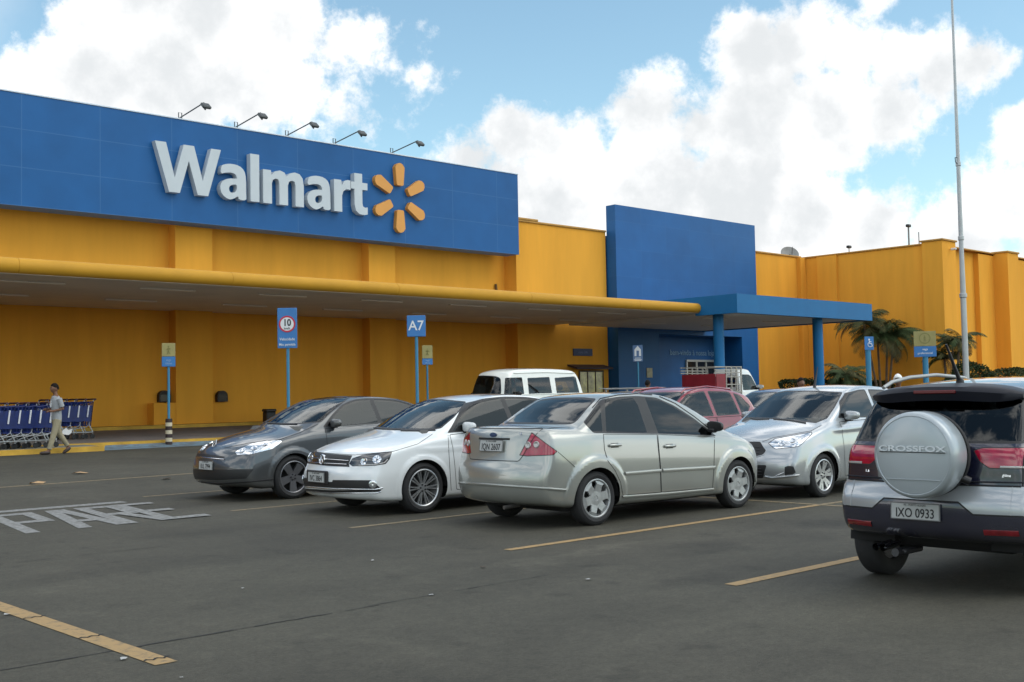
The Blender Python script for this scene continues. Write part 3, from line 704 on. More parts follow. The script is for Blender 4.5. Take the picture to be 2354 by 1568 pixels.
class Car:
    """s: dict with L, side (outline), halfw section (z,y), taper (x,dy), belt (x,z), tumble, shift (x,s), crown, flares"""
    def __init__(c, root, s, h=0.03):
        c.s = s; c.root = root; L_ = s['L']
        sd_ = sdf2d(chaikin(s['side'], s.get('chaikin', 2))); sec = pchip(*zip(*s['sec'])); tap = pchip(*zip(*s['taper'])); belt = pchip(*zip(*s['belt']))
        shf = pchip(*zip(*s['shift'])); hw = s['hw']; tum = s['tumble']; crown = s.get('crown', 0.05); step = s.get('step', 0.012)
        r_ = s.get('r', 0.07); pw = s.get('pow', 2.2)
        zr = max(z for _, z in s['sec'])
        def f(x, y, z):
            ya = np.abs(y); yn = np.minimum(ya/hw, 1.15); xe = x + shf(x)*yn**pw
            a_ = sd_(xe, z + crown*yn**2*np.clip((z-.45)/.4, 0, 1))
            zb = belt(np.clip(x, 0, L_)); up = np.maximum(z - zb, 0)
            w_ = sec(np.minimum(z - zb, 0)) - tap(np.clip(x, 0, L_)) - up*tum - step*np.clip(up/.02, 0, 1) - s.get('tum2', 0.12)*up**2
            for fx, fz, r0, wd, amt in s.get('flares', ()):
                d = np.hypot(x-fx, z-fz); q_ = np.clip((r0+wd+.03-d)/.06, 0, 1); w_ = w_ + amt*q_*q_*(3-2*q_)*np.clip((zb-.04-z)/.14, 0, 1)
            for zc, wd, amt, x0, x1 in s.get('creases', ()):
                zc_ = zc(x) if callable(zc) else zc
                w_ = w_ + amt*np.exp(-((z-zc_)/wd)**2)*np.clip((x-x0)/.2, 0, 1)*np.clip((x1-x)/.2, 0, 1)
            return smax(a_, ya - w_, r_)
        c.f = f
        zmax = max(p_[1] for p_ in s['side'])
        V, F = surface_nets(f, (-.12, -hw-.12, 0.05), (L_+.12, hw+.12, zmax+.1), h)
        V = newton(f, V)
        bm = bmesh.new(); vs = [bm.verts.new(v) for v in V.tolist()]
        for q in F.tolist():
            try: bm.faces.new([vs[i] for i in q])
            except ValueError: pass
        bm.normal_update(); c.bm = bm
        c.hw = hw
    def survey(c, mirrored=False):
        rz = c.root.rotation_euler[2]; q = Matrix.Rotation(-rz, 3, 'Z'); p_ = q @ (Vector((0,0,1.45)) - c.root.location)
        mid = Vector((c.s['L']/2, 0, .7)); g_ = Persp(p_, q @ cr, q @ cu, q @ cf, (mid-p_).length); return g_.mirror() if mirrored else g_
    def proj(c, ab, fr):
        ab = np.array(ab, float); base, dr_, t0, t1 = fr.rays(ab); t = np.full(len(ab), t1); done = np.zeros(len(ab), bool)
        for tt in np.arange(t0, t1, 0.025):
            val = c.f(*(base + tt*dr_).T); hit = (val < 0) & ~done; t[hit] = tt; done |= hit
            if done.all(): break
        hi = t; lo = t - 0.025
        for _ in range(11):
            m_ = (lo+hi)/2; ins = c.f(*(base + m_[:, None]*dr_).T) < 0; hi = np.where(ins, m_, hi); lo = np.where(ins, lo, m_)
        P_ = base + hi[:, None]*dr_; c.hit = done; return P_, unit(grad(c.f, P_))
    def carve(c, src, lp, fr, mn=0.04):
        src.normal_update(); src.faces.ensure_lookup_table(); S_ = fr.sc
        lp = [tuple(q) for q in lp]; n_ = len(lp); A_ = np.array(lp)
        lo = A_.min(0) - .08*S_; hi = A_.max(0) + .08*S_
        if not len(src.faces): return bmesh.new()
        C_ = np.array([fc.calc_center_median()[:] for fc in src.faces]); NN = np.array([fc.normal[:] for fc in src.faces])
        a_, b_ = fr.uv(C_); ok = ((NN*fr.view(C_)).sum(1) > mn) & (a_ > lo[0]) & (a_ < hi[0]) & (b_ > lo[1]) & (b_ < hi[1])
        pick = [src.faces[i] for i in np.nonzero(ok)[0]]; X_ = a_[ok]; Y_ = b_[ok]
        if not pick: return bmesh.new()
        def copy_faces(fs, dst):
            mp = {}; out = []
            for fc in fs:
                q = []
                for vt in fc.verts:
                    w_ = mp.get(vt)
                    if w_ is None: w_ = mp[vt] = dst.verts.new(vt.co)
                    q.append(w_)
                out.append(dst.faces.new(q))
            return out
        sub = bmesh.new(); k_ = copy_faces(pick, sub); bmesh.ops.delete(src, geom=pick, context='FACES')
        for i in range(n_):
            p0 = lp[i]; p1 = lp[(i+1) % n_]; ex, ey = p1[0]-p0[0], p1[1]-p0[1]; l = math.hypot(ex, ey)
            if l < 1e-6 or not len(k_): continue
            ex /= l; ey /= l; da = X_-p0[0]; db = Y_-p0[1]; t_ = da*ex+db*ey
            nm = (np.abs(db*ex-da*ey) < .05*S_) & (t_ > -.05*S_) & (t_ < l+.05*S_); idx = np.nonzero(nm)[0]
            if not len(idx): continue
            near = [k_[q] for q in idx]; ge = set(near)
            for fc in near: ge.update(fc.edges); ge.update(fc.verts)
            co, no = fr.plane(p0, p1)
            r_ = bmesh.ops.bisect_plane(sub, geom=list(ge), dist=1e-5, plane_co=Vector(co), plane_no=Vector(no).normalized())
            nw = set(fc for fc in near if fc.is_valid); nw.update(g_ for g_ in r_['geom'] if isinstance(g_, bmesh.types.BMFace) and g_.is_valid); nw = list(nw)
            k_ = [k_[q] for q in np.nonzero(~nm)[0]]; X_ = X_[~nm]; Y_ = Y_[~nm]
            if nw:
                x_, y_ = fr.uv(np.array([fc.calc_center_median()[:] for fc in nw])); k_ += nw; X_ = np.concatenate((X_, x_)); Y_ = np.concatenate((Y_, y_))
        ins = in_poly(X_, Y_, lp)
        nb = bmesh.new(); copy_faces([fc for fc, k in zip(k_, ins) if k], nb); copy_faces([fc for fc, k in zip(k_, ins) if not k], src)
        sub.free(); src.normal_update(); nb.normal_update(); return nb
    def cut(c, name, lp, fr, m, both=True, seal=0, src=None, parent=None, off=0.0, sealname='window_seal', mn=.04, first=None):
        """panel cut out of the shell (and its mirror image on the other side); seal leaves a dark rim of that width around it"""
        out = []
        for g_ in ((fr, fr.mirror()) if both else (fr,)):
            s_ = src if src is not None else c.bm
            if isinstance(s_, (list, tuple)): s_ = s_[len(out)]
            nb = c.carve(s_, lp, g_, mn)
            if seal:
                gl = c.carve(nb, inset(lp, seal*g_.sc), g_, mn); o_ = c.obj(name, gl, m, parent, off)
                if o_: c.obj(sealname, nb, BLK, o_)
            else:
                if name.endswith('bumper') and len(nb.faces): c.largest(nb, s_)
                o_ = c.obj(name, nb, m, parent, off)
            out.append(o_)
        return out
    def largest(c, bm, src):
        # keep the largest connected patch, hand the rest back to the shell
        bmesh.ops.remove_doubles(bm, verts=bm.verts[:], dist=2e-5); seen = set(); isl = []
        for f0 in bm.faces:
            if f0 in seen: continue
            st = [f0]; seen.add(f0); cur = []
            while st:
                q = st.pop(); cur.append(q)
                for vt in q.verts:
                    for g_ in vt.link_faces:
                        if g_ not in seen: seen.add(g_); st.append(g_)
            isl.append(cur)
        isl.sort(key=lambda q: -sum(f_.calc_area() for f_ in q)); rest = [f_ for q in isl[1:] for f_ in q]; mp = {}
        for f_ in rest:
            for vt in f_.verts:
                if vt not in mp: mp[vt] = src.verts.new(vt.co)
            src.faces.new([mp[vt] for vt in f_.verts])
        bmesh.ops.delete(bm, geom=rest, context='FACES'); src.normal_update()
    def sep(c, lp, fr, both=True, mn=.04):
        return [c.carve(c.bm, lp, g_, mn) for g_ in ((fr, fr.mirror()) if both else (fr,))]
    def obj(c, name, bm, m, parent=None, off=0.0, free=True):
        bmesh.ops.remove_doubles(bm, verts=bm.verts[:], dist=2e-5); bm.verts.ensure_lookup_table()
        if len(bm.faces) == 0: bm.free(); return None
        V = np.array([v.co[:] for v in bm.verts]); nr = unit(grad(c.f, V))
        if off:
            V = V + nr*off
            for v, p_ in zip(bm.verts, V.tolist()): v.co = p_
        me = bpy.data.meshes.new(name); bm.to_mesh(me)
        if free: bm.free()
        me.materials.append(m); me.polygons.foreach_set('use_smooth', [True]*len(me.polygons))
        me.normals_split_custom_set_from_vertices(nr.tolist())
        o = bpy.data.objects.new(name, me); COL.objects.link(o); o.parent = parent or c.root
        return o
    def ribbon(c, name, pts, fr, w, m, parent=None, off=0.0015, th=0.0, closed=False, n=None, build=True, b=None):
        # strip that follows the shell; th gives it a raised, rounded section
        pts = [Vector((*p_, 0)) for p_ in pts]
        if closed: pts = pts + [pts[0]]
        dn = []
        for i in range(len(pts)-1):
            k = max(1, int((pts[i+1]-pts[i]).length / (0.04*fr.sc))); dn += [pts[i].lerp(pts[i+1], j/k) for j in range(k)]
        dn.append(pts[-1]); rows = []
        prof = [(-.5, 0.0), (.5, 0.0)] if not th else [(-.5, -.004), (-.42, th*.75), (-.2, th), (.2, th), (.42, th*.75), (.5, -.004)]
        for i, q in enumerate(dn):
            if closed: a_ = dn[i-1] if i > 0 else dn[-2]; b__ = dn[i+1] if i < len(dn)-1 else dn[1]
            else: a_ = dn[max(i-1, 0)]; b__ = dn[min(i+1, len(dn)-1)]
            d = (b__-a_).normalized(); nn = Vector((-d.y, d.x, 0)); ww = (w(i/(len(dn)-1)) if callable(w) else w)*fr.sc
            rows += [((q + nn*ww*k)[0], (q + nn*ww*k)[1]) for k, _ in prof]
        P_, nr = c.proj(rows, fr); hit = c.hit; k = len(prof); offs = np.array([off + t_ for _, t_ in prof]*len(dn)); P_ = P_ + nr*offs[:, None]
        b = b or MB(); b.add(P_.tolist(), [(i*k+j, i*k+j+1, (i+1)*k+j+1, (i+1)*k+j) for i in range(len(dn)-1) for j in range(k-1) if hit[i*k+j] and hit[i*k+j+1] and hit[(i+1)*k+j] and hit[(i+1)*k+j+1]])
        if build: return b.build(name, m, parent or c.root, 40)
        return b
    def ring(c, name, lp, fr, w, m, parent=None, off=0.002, th=0.0): return c.ribbon(name, lp, fr, w, m, parent, off, th, closed=True)
    def arch(c, x, z, r):
        lp = [(x + r*math.cos(2*math.pi*k/44), z + r*math.sin(2*math.pi*k/44)) for k in range(44)]
        for g_ in (SIDE_R, SIDE_L): c.carve(c.bm, lp, g_, -.3).free()
        for s_ in (-1, 1):
            b = MB(); vs = []; n_ = 20; y0 = s_*(c.hw-.035); y1 = s_*(c.hw-.40)
            for k in range(n_+1):
                a_ = math.pi*k/n_; vs += [(x+(r+.012)*math.cos(a_), y0, z+(r+.012)*math.sin(a_)), (x+(r+.012)*math.cos(a_), y1, z+(r+.012)*math.sin(a_))]
            m_ = 2*n_+2
            fs = [(2*k, 2*k+1, 2*k+3, 2*k+2) for k in range(n_)] + [tuple(2*k+1 for k in range(n_+1))]
            b.add(vs, fs); b.build('wheel_liner', UNDER, c.root)
    def finish(c, m, name='body'): return c.obj(name, c.bm, m)
    def surf(c, ab, fr):
        P_, nr = c.proj([ab], fr); return Vector(P_[0]), Vector(nr[0])
def inset(lp, d):
    # shrink an outline by d (works for the smooth convex-ish shapes used here)
    A_ = sum(lp[i-1][0]*lp[i][1]-lp[i][0]*lp[i-1][1] for i in range(len(lp))); sg_ = 1 if A_ > 0 else -1; out = []
    for i in range(len(lp)):
        a_ = Vector(lp[i-1]); b_ = Vector(lp[i]); c_ = Vector(lp[(i+1) % len(lp)]); d1 = (b_-a_).normalized(); d2 = (c_-b_).normalized()
        n1 = Vector((-d1.y, d1.x))*sg_; n2 = Vector((-d2.y, d2.x))*sg_; m_ = (n1+n2); k = max(m_.dot(n1), .35); out.append(tuple(b_ + m_*(d/k)))
    return out
def rounded(lp, r, n=4):
    # round the corners of an outline
    out = []
    for i in range(len(lp)):
        a_ = Vector(lp[i-1]); b_ = Vector(lp[i]); c_ = Vector(lp[(i+1) % len(lp)]); rr = r[i] if isinstance(r, (list, tuple)) else r
        l1 = min(rr, (a_-b_).length*.45); l2 = min(rr, (c_-b_).length*.45)
        if rr <= 0: out.append(tuple(b_)); continue
        p0 = b_ + (a_-b_).normalized()*l1; p2 = b_ + (c_-b_).normalized()*l2
        for k in range(n+1):
            t = k/n; out.append(tuple(p0*(1-t)**2 + b_*2*t*(1-t) + p2*t*t))
    return out
def mirror(lp): return [(-x, y) for x, y in lp][::-1]

# ---- shared vehicle materials
def car_paint(name, col, metal=0.0, rough=0.35, flake=0.0):
    if name in MATS: return MATS[name]
    m = mat(name, col, rough, metal, coat=1.0, croug=0.03); t = m.node_tree; b = t.nodes['Principled BSDF']
    # thin dust film, heavier low down
    tcn = t.nodes.new('ShaderNodeTexCoord'); n = t.nodes.new('ShaderNodeTexNoise'); n.inputs['Scale'].default_value = 2.2; n.inputs['Detail'].default_value = 8; t.links.new(tcn.outputs['Object'], n.inputs['Vector'])
    s = t.nodes.new('ShaderNodeSeparateXYZ'); t.links.new(tcn.outputs['Object'], s.inputs[0])
    hgt = t.nodes.new('ShaderNodeMapRange'); hgt.inputs[1].default_value = 0.75; hgt.inputs[2].default_value = 0.15; hgt.inputs[3].default_value = 0.03; hgt.inputs[4].default_value = 0.55; t.links.new(s.outputs[2], hgt.inputs[0])
    mu = t.nodes.new('ShaderNodeMath'); mu.operation = 'MULTIPLY'; t.links.new(n.outputs[0], mu.inputs[0]); t.links.new(hgt.outputs[0], mu.inputs[1])
    mx_ = t.nodes.new('ShaderNodeMix'); mx_.data_type = 'RGBA'; t.links.new(mu.outputs[0], mx_.inputs['Factor']); mx_.inputs[6].default_value = (*col, 1); mx_.inputs[7].default_value = (.16, .145, .12, 1)
    geo = t.nodes.new('ShaderNodeNewGeometry'); m2 = t.nodes.new('ShaderNodeMix'); m2.data_type = 'RGBA'; t.links.new(geo.outputs['Backfacing'], m2.inputs['Factor'])
    t.links.new(mx_.outputs[2], m2.inputs[6]); m2.inputs[7].default_value = (.03, .03, .032, 1); t.links.new(m2.outputs[2], b.inputs['Base Color'])
    rr = t.nodes.new('ShaderNodeMapRange'); rr.inputs[3].default_value = 0.008; rr.inputs[4].default_value = 0.05; t.links.new(n.outputs[0], rr.inputs[0]); t.links.new(rr.outputs[0], b.inputs['Coat Roughness'])
    return m
def car_glass(name, tint):
    if name in MATS: return MATS[name]
    m = bpy.data.materials.new(name); m.use_nodes = True; t = m.node_tree; t.nodes.clear(); MATS[name] = m
    tr = t.nodes.new('ShaderNodeBsdfTransparent'); tr.inputs[0].default_value = (*tint, 1); gl = t.nodes.new('ShaderNodeBsdfGlossy'); gl.inputs['Roughness'].default_value = 0.015
    gl.inputs['Color'].default_value = (.92, .95, .95, 1)
    fr = t.nodes.new('ShaderNodeFresnel'); fr.inputs['IOR'].default_value = 1.5
    mx_ = t.nodes.new('ShaderNodeMixShader'); t.links.new(fr.outputs[0], mx_.inputs[0]); t.links.new(tr.outputs[0], mx_.inputs[1]); t.links.new(gl.outputs[0], mx_.inputs[2])
    o = t.nodes.new('ShaderNodeOutputMaterial'); t.links.new(mx_.outputs[0], o.inputs[0]); return m
GLT = car_glass('tinted_glass', (.055, .065, .066)); GLC = car_glass('windscreen_glass', (.46, .55, .56)); GLK = car_glass('clear_glass', (.72, .78, .76))
BLK = mat('black_trim', (.012, .012, .013), .45); RUB = mat('tyre_rubber', (.020, .020, .021), .8, bump=.3, bscale=60, var=.25, vscale=5); GAP = mat('panel_gap', (.006, .006, .006), .7)
CHR = mat('chrome', (.75, .76, .78), .12, 1.0); ALLOY = mat('alloy_silver', (.52, .53, .54), .32, .8); ALLOYD = mat('alloy_graphite', (.20, .20, .21), .35, .8); HUBCAP = mat('hubcap_silver', (.34,.35,.35), .42, .5, var=.2, vscale=12)
LENSW = mat('lamp_reflector', (.60, .63, .66), .12, .85, var=.35, vscale=16, coat=1.0); LENSD = mat('lamp_dark_inner', (.04, .042, .045), .2, .3, coat=1.0); LENSR = mat('red_lamp_lens', (.33, .004, .028), .15, coat=1.0, var=.25, vscale=14)
LENSDR = mat('dark_red_reflector', (.16, .006, .012), .2, coat=1.0, var=.25, vscale=20)
LENSC = mat('clear_lamp_lens', (.42, .40, .38), .15, .2, coat=1.0); CLOTH = mat('seat_fabric', (.035, .035, .037), .9); GRAYC = mat('grey_cabin_trim', (.10, .10, .095), .8); PLATE = mat('plate_silver_grey', (.42, .43, .42), .5, var=.06, vscale=9); PLTXT = mat('plate_ink', (.015, .015, .016), .6)
UNDER = mat('underbody', (.010, .010, .010), .9)
def wheel(root, x, y, r, w, style, rim_m, face, name='wheel', tyre_ratio=.72):
    """wheel centred at (x,y,r); face = +1 outer side towards +y"""
    W_ = empty(name, (x, y, r), 0, root); rr = r*tyre_ratio; mt = Matrix.Rotation(R(-90*face), 4, 'X'); hw_ = w/2
    b = MB(); prof = [(rr-.02,-hw_*.75),(rr,-hw_*.95),(rr+.03,-hw_),(r-.045,-hw_*1.02),(r-.012,-hw_*.86),(r,-hw_*.7),(r,hw_*.7),(r-.012,hw_*.86),(r-.045,hw_*1.02),(rr+.03,hw_),(rr,hw_*.95),(rr-.02,hw_*.75)]
    b.lathe(prof, 48, mtx=mt, caps=False); t_ = b.build('tyre', RUB, W_, 40)
    b = MB(); b.lathe([(rr+.004,hw_*.93),(rr-.012,hw_*.98),(rr-.022,hw_*.9),(rr-.03,hw_*.5),(rr-.045,-hw_*.6)], 48, mtx=mt, caps=False)
    b.lathe([(0.0001,-hw_*.55),(rr-.02,-hw_*.55)], 32, mtx=mt, caps=False)
    rim = b.build('rim', rim_m, W_, 30)
    b = MB(); b.lathe([(.0001,-hw_*.35),(rr*.82,-hw_*.35),(rr*.82,-hw_*.2),(.0001,-hw_*.2)], 32, mtx=mt, caps=False); b.build('brake_disc', mat('brake_shadow', (.02,.02,.02), .8), W_)
    b = MB(); zf = hw_*.80; R0 = rr-.016
    def spoke(a, r0, r1, w0, w1, z0, z1, th=.022):
        ca, sa = math.cos(a), math.sin(a); q = []
        for rad, wd, zz in ((r0, w0, z0), (r1, w1, z1)):
            for s_ in (-1, 1): q.append((rad*ca - s_*wd/2*sa, rad*sa + s_*wd/2*ca, zz))
        vs = q + [(px, py, pz-th) for px, py, pz in q]
        b.add([mt @ Vector(v_) for v_ in vs], [(0,1,3,2),(4,6,7,5),(0,2,6,4),(1,5,7,3),(0,4,5,1),(2,3,7,6)])
    if style == 'multi':
        for k in range(10):
            for s_ in (-1, 1): spoke(2*math.pi*k/10 + s_*.10, rr*.2, R0, .013, .016, zf*.86, zf*1.08)
        b.lathe([(.0001,zf*.93),(rr*.26,zf*.88),(rr*.28,zf*.6)], 24, mtx=mt, caps=False)
    elif style == 'five':
        for k in range(5): spoke(2*math.pi*k/5+.3, rr*.12, R0, .085, .125, zf*.86, zf*1.05, .03)
        b.lathe([(.0001,zf*.95),(rr*.24,zf*.9),(rr*.26,zf*.6)], 24, mtx=mt, caps=False)
    elif style == 'y':
        for k in range(6):
            a = 2*math.pi*k/6+.2; spoke(a-.17, rr*.2, R0, .03, .05, zf*.86, zf*1.05); spoke(a+.17, rr*.2, R0, .03, .05, zf*.86, zf*1.05)
            spoke(a, rr*.15, rr*.5, .09, .05, zf*.9, zf*.95)
        b.lathe([(.0001,zf*.98),(rr*.22,zf*.92),(rr*.24,zf*.6)], 24, mtx=mt, caps=False)
    else:   # pressed hubcap: broad petals with open slots between
        n_ = 7 if style == 'cap7' else 6
        for k in range(n_):
            a = 2*math.pi*k/n_+.2; spoke(a, rr*.28, rr*.72, .105, .085, zf*1.0, zf*1.16); spoke(a, rr*.72, R0-.002, .085, .185, zf*1.16, zf*1.02)
        b.lathe([(.0001,zf*.99),(rr*.12,zf*.99),(rr*.14,zf*1.05),(rr*.40,zf*1.02),(rr*.42,zf*.8)], 32, mtx=mt, caps=False)
        b.lathe([(R0-.004,zf*1.02),(R0+.012,zf*1.1),(rr+.012,zf*1.12),(rr+.016,zf*.98)], 48, mtx=mt, caps=False)
    b.build('hubcap' if style.startswith('cap') else 'spokes', rim_m, W_, 35)
    b = MB()
    for k in range(5):
        a = 2*math.pi*k/5; b.lathe([(.011,zf*.8),(.011,zf*1.04),(.0001,zf*1.04)], 8, mtx=mt @ Matrix.Translation((rr*.17*math.cos(a), rr*.17*math.sin(a), 0)), caps=False)
    b.build('wheel_nuts', BLK, W_)
    return W_
def plate(root, txt, mtx, name='licence_plate'):
    b = MB(); b.rbox((-.2,-.065,-.004), (.2,.065,.004), .003, mtx=mtx); p_ = b.build(name, PLATE, root)
    text_obj('plate_number', txt, .098, PLTXT, p_, mtx @ Matrix.Translation((0,-.016,.0055)), .0005, .0012, .80)
    text_obj('plate_town', 'RS - PORTO ALEGRE', .022, PLTXT, p_, mtx @ Matrix.Translation((0,.047,.0055)), .0005, 0, .9)
    b = MB()
    for k in ((-.2,-.065,.2,-.058),(-.2,.058,.2,.065),(-.2,-.058,-.193,.058),(.193,-.058,.2,.058)): b.box((k[0],k[1],.0041),(k[2],k[3],.0052), mtx=mtx)
    b.build('plate_rim', mat('plate_rim_grey', (.10,.10,.10), .5), p_)
    return p_
def mirror_part(root, pos, side, m, m2=None, sc=1.0, name='door_mirror'):
    # egg-shaped housing with a dark foot; side = +1 left, -1 right
    e = empty(name, pos, 0, root); b = MB(); vs = []; fs = []; nu, nv = 14, 10
    for j in range(nv+1):
        ph = math.pi*j/nv
        for i in range(nu):
            th = 2*math.pi*i/nu; sg = lambda v_: math.copysign(abs(v_)**.62, v_); x = .062*sg(math.sin(ph))*sg(math.cos(th)); y = .115*sg(math.cos(ph)); z = .064*sg(math.sin(ph))*sg(math.sin(th))
            if x < -.012: x = -.012 + (x+.012)*.12
            x += .014*(1-abs(y)/.125); z *= (1 - .16*y/.125)
            vs.append((x*sc, (y*side + side*.115)*sc, (z+.055)*sc))
    for j in range(nv):
        for i in range(nu): fs.append((j*nu+i, j*nu+(i+1) % nu, (j+1)*nu+(i+1) % nu, (j+1)*nu+i))
    b.add(vs, fs); b.build('mirror_housing', m, e, 60)
    b = MB(); b.rbox((-.03*sc, min(0, side*.12)*1.0, -.02*sc), (.05*sc, max(0, side*.12), .03*sc), .012); b.build('mirror_foot', m2 or BLK, e)
    return e
def seats(root, xs, z, hwid, rows_h=.62):
    for x in xs:
        for y in ((-hwid, hwid) if x != xs[0] else (-hwid, hwid)):
            S_ = empty('seat', (x, y, z), 0, root); b = MB(); b.rbox((-.25,-.24,-.12), (.25,.24,.1), .06); b.build('seat_cushion', CLOTH, S_, 50)
            b = MB(); b.rbox((-.36,-.23,.06), (-.22,.23,rows_h-.05), .06); b.build('seat_back', CLOTH, S_, 50)
            b = MB(); b.rbox((-.36,-.12,rows_h-.02), (-.26,.12,rows_h+.15), .05); b.build('headrest', CLOTH, S_, 50)
# ------------------------------------------------------------------ vehicles
def vehicle(name, label, wheel_xy, rz, axle_x, tyre_y, cat='car', group='cars parked in the lot'):
    """root at the middle of the rear end on the ground; wheel_xy = where the visible side's axle meets the ground"""
    f_ = Vector((math.cos(R(rz)), math.sin(R(rz)))); l_ = Vector((-f_.y, f_.x)); p_ = Vector(wheel_xy) - l_*tyre_y - f_*axle_x
    return thing(name, label, cat, (p_.x, p_.y, gz(p_.y)), R(rz), group)
def handle(c, ab, fr, m, both=True):
    for g_ in ((fr, fr.mirror()) if both else (fr,)):
        p_, n_ = c.surf(ab, g_); s_ = 1 if p_.y > 0 else -1; b = MB()
        b.rbox((-.095,-.012,-.018), (.095,.022,.018), .012, mtx=Matrix.Translation(p_ + n_*.022)); b.build('door_handle', m, c.root, 50)
        b = MB(); b.rbox((-.06,-.004,-.026), (.06,.004,.026), .003, mtx=frame_mtx(p_ + n_*.001, (1,0,0), n_)); b.build('handle_recess', GAP, c.root)
def cabin(c, x0, x1, z, dash, hw_, seat_x, roof=None):
    b = MB(); b.rbox((x0, -hw_, z-.5), (x1, hw_, z-.42), .02); b.rbox((dash-.1, -hw_, z-.2), (dash+.5, hw_, z+.06), .06); b.rbox((x0, -hw_, z-.25), (x0+.35, hw_, z+.0), .05); b.build('cabin_lining', GRAYC, c.root, 40)
    seats(c.root, seat_x, z-.33, hw_*.52)
    b = MB(); mt = Matrix.Translation((dash-.22, hw_*.5, z+.02)) @ Matrix.Rotation(R(-65), 4, 'Y')
    b.tube([mt @ Vector((.18*math.cos(R(20*k)), .18*math.sin(R(20*k)), 0)) for k in range(18)], .016, 8, closed=True); b.tube([mt @ Vector((-.17,0,0)), mt @ Vector((.17,0,0))], .022, 6); b.build('steering_wheel', BLK, c.root, 50)
def under(c, x0, x1, hw_, z0=.17, z1=.30):
    b = MB(); b.rbox((x0, -hw_, z0), (x1, hw_, z1), .04); b.build('underbody', UNDER, c.root)
def wheels(c, xs, r, w, style, m, tr=.66, hw_=None):
    for x in xs:
        for s_ in (-1, 1): wheel(c.root, x, s_*((hw_ or c.hw) - w/2 - .02), r, w, style, m, s_, tyre_ratio=tr)
def both(fn, fr):
    for g_ in (fr, fr.mirror()): fn(g_)

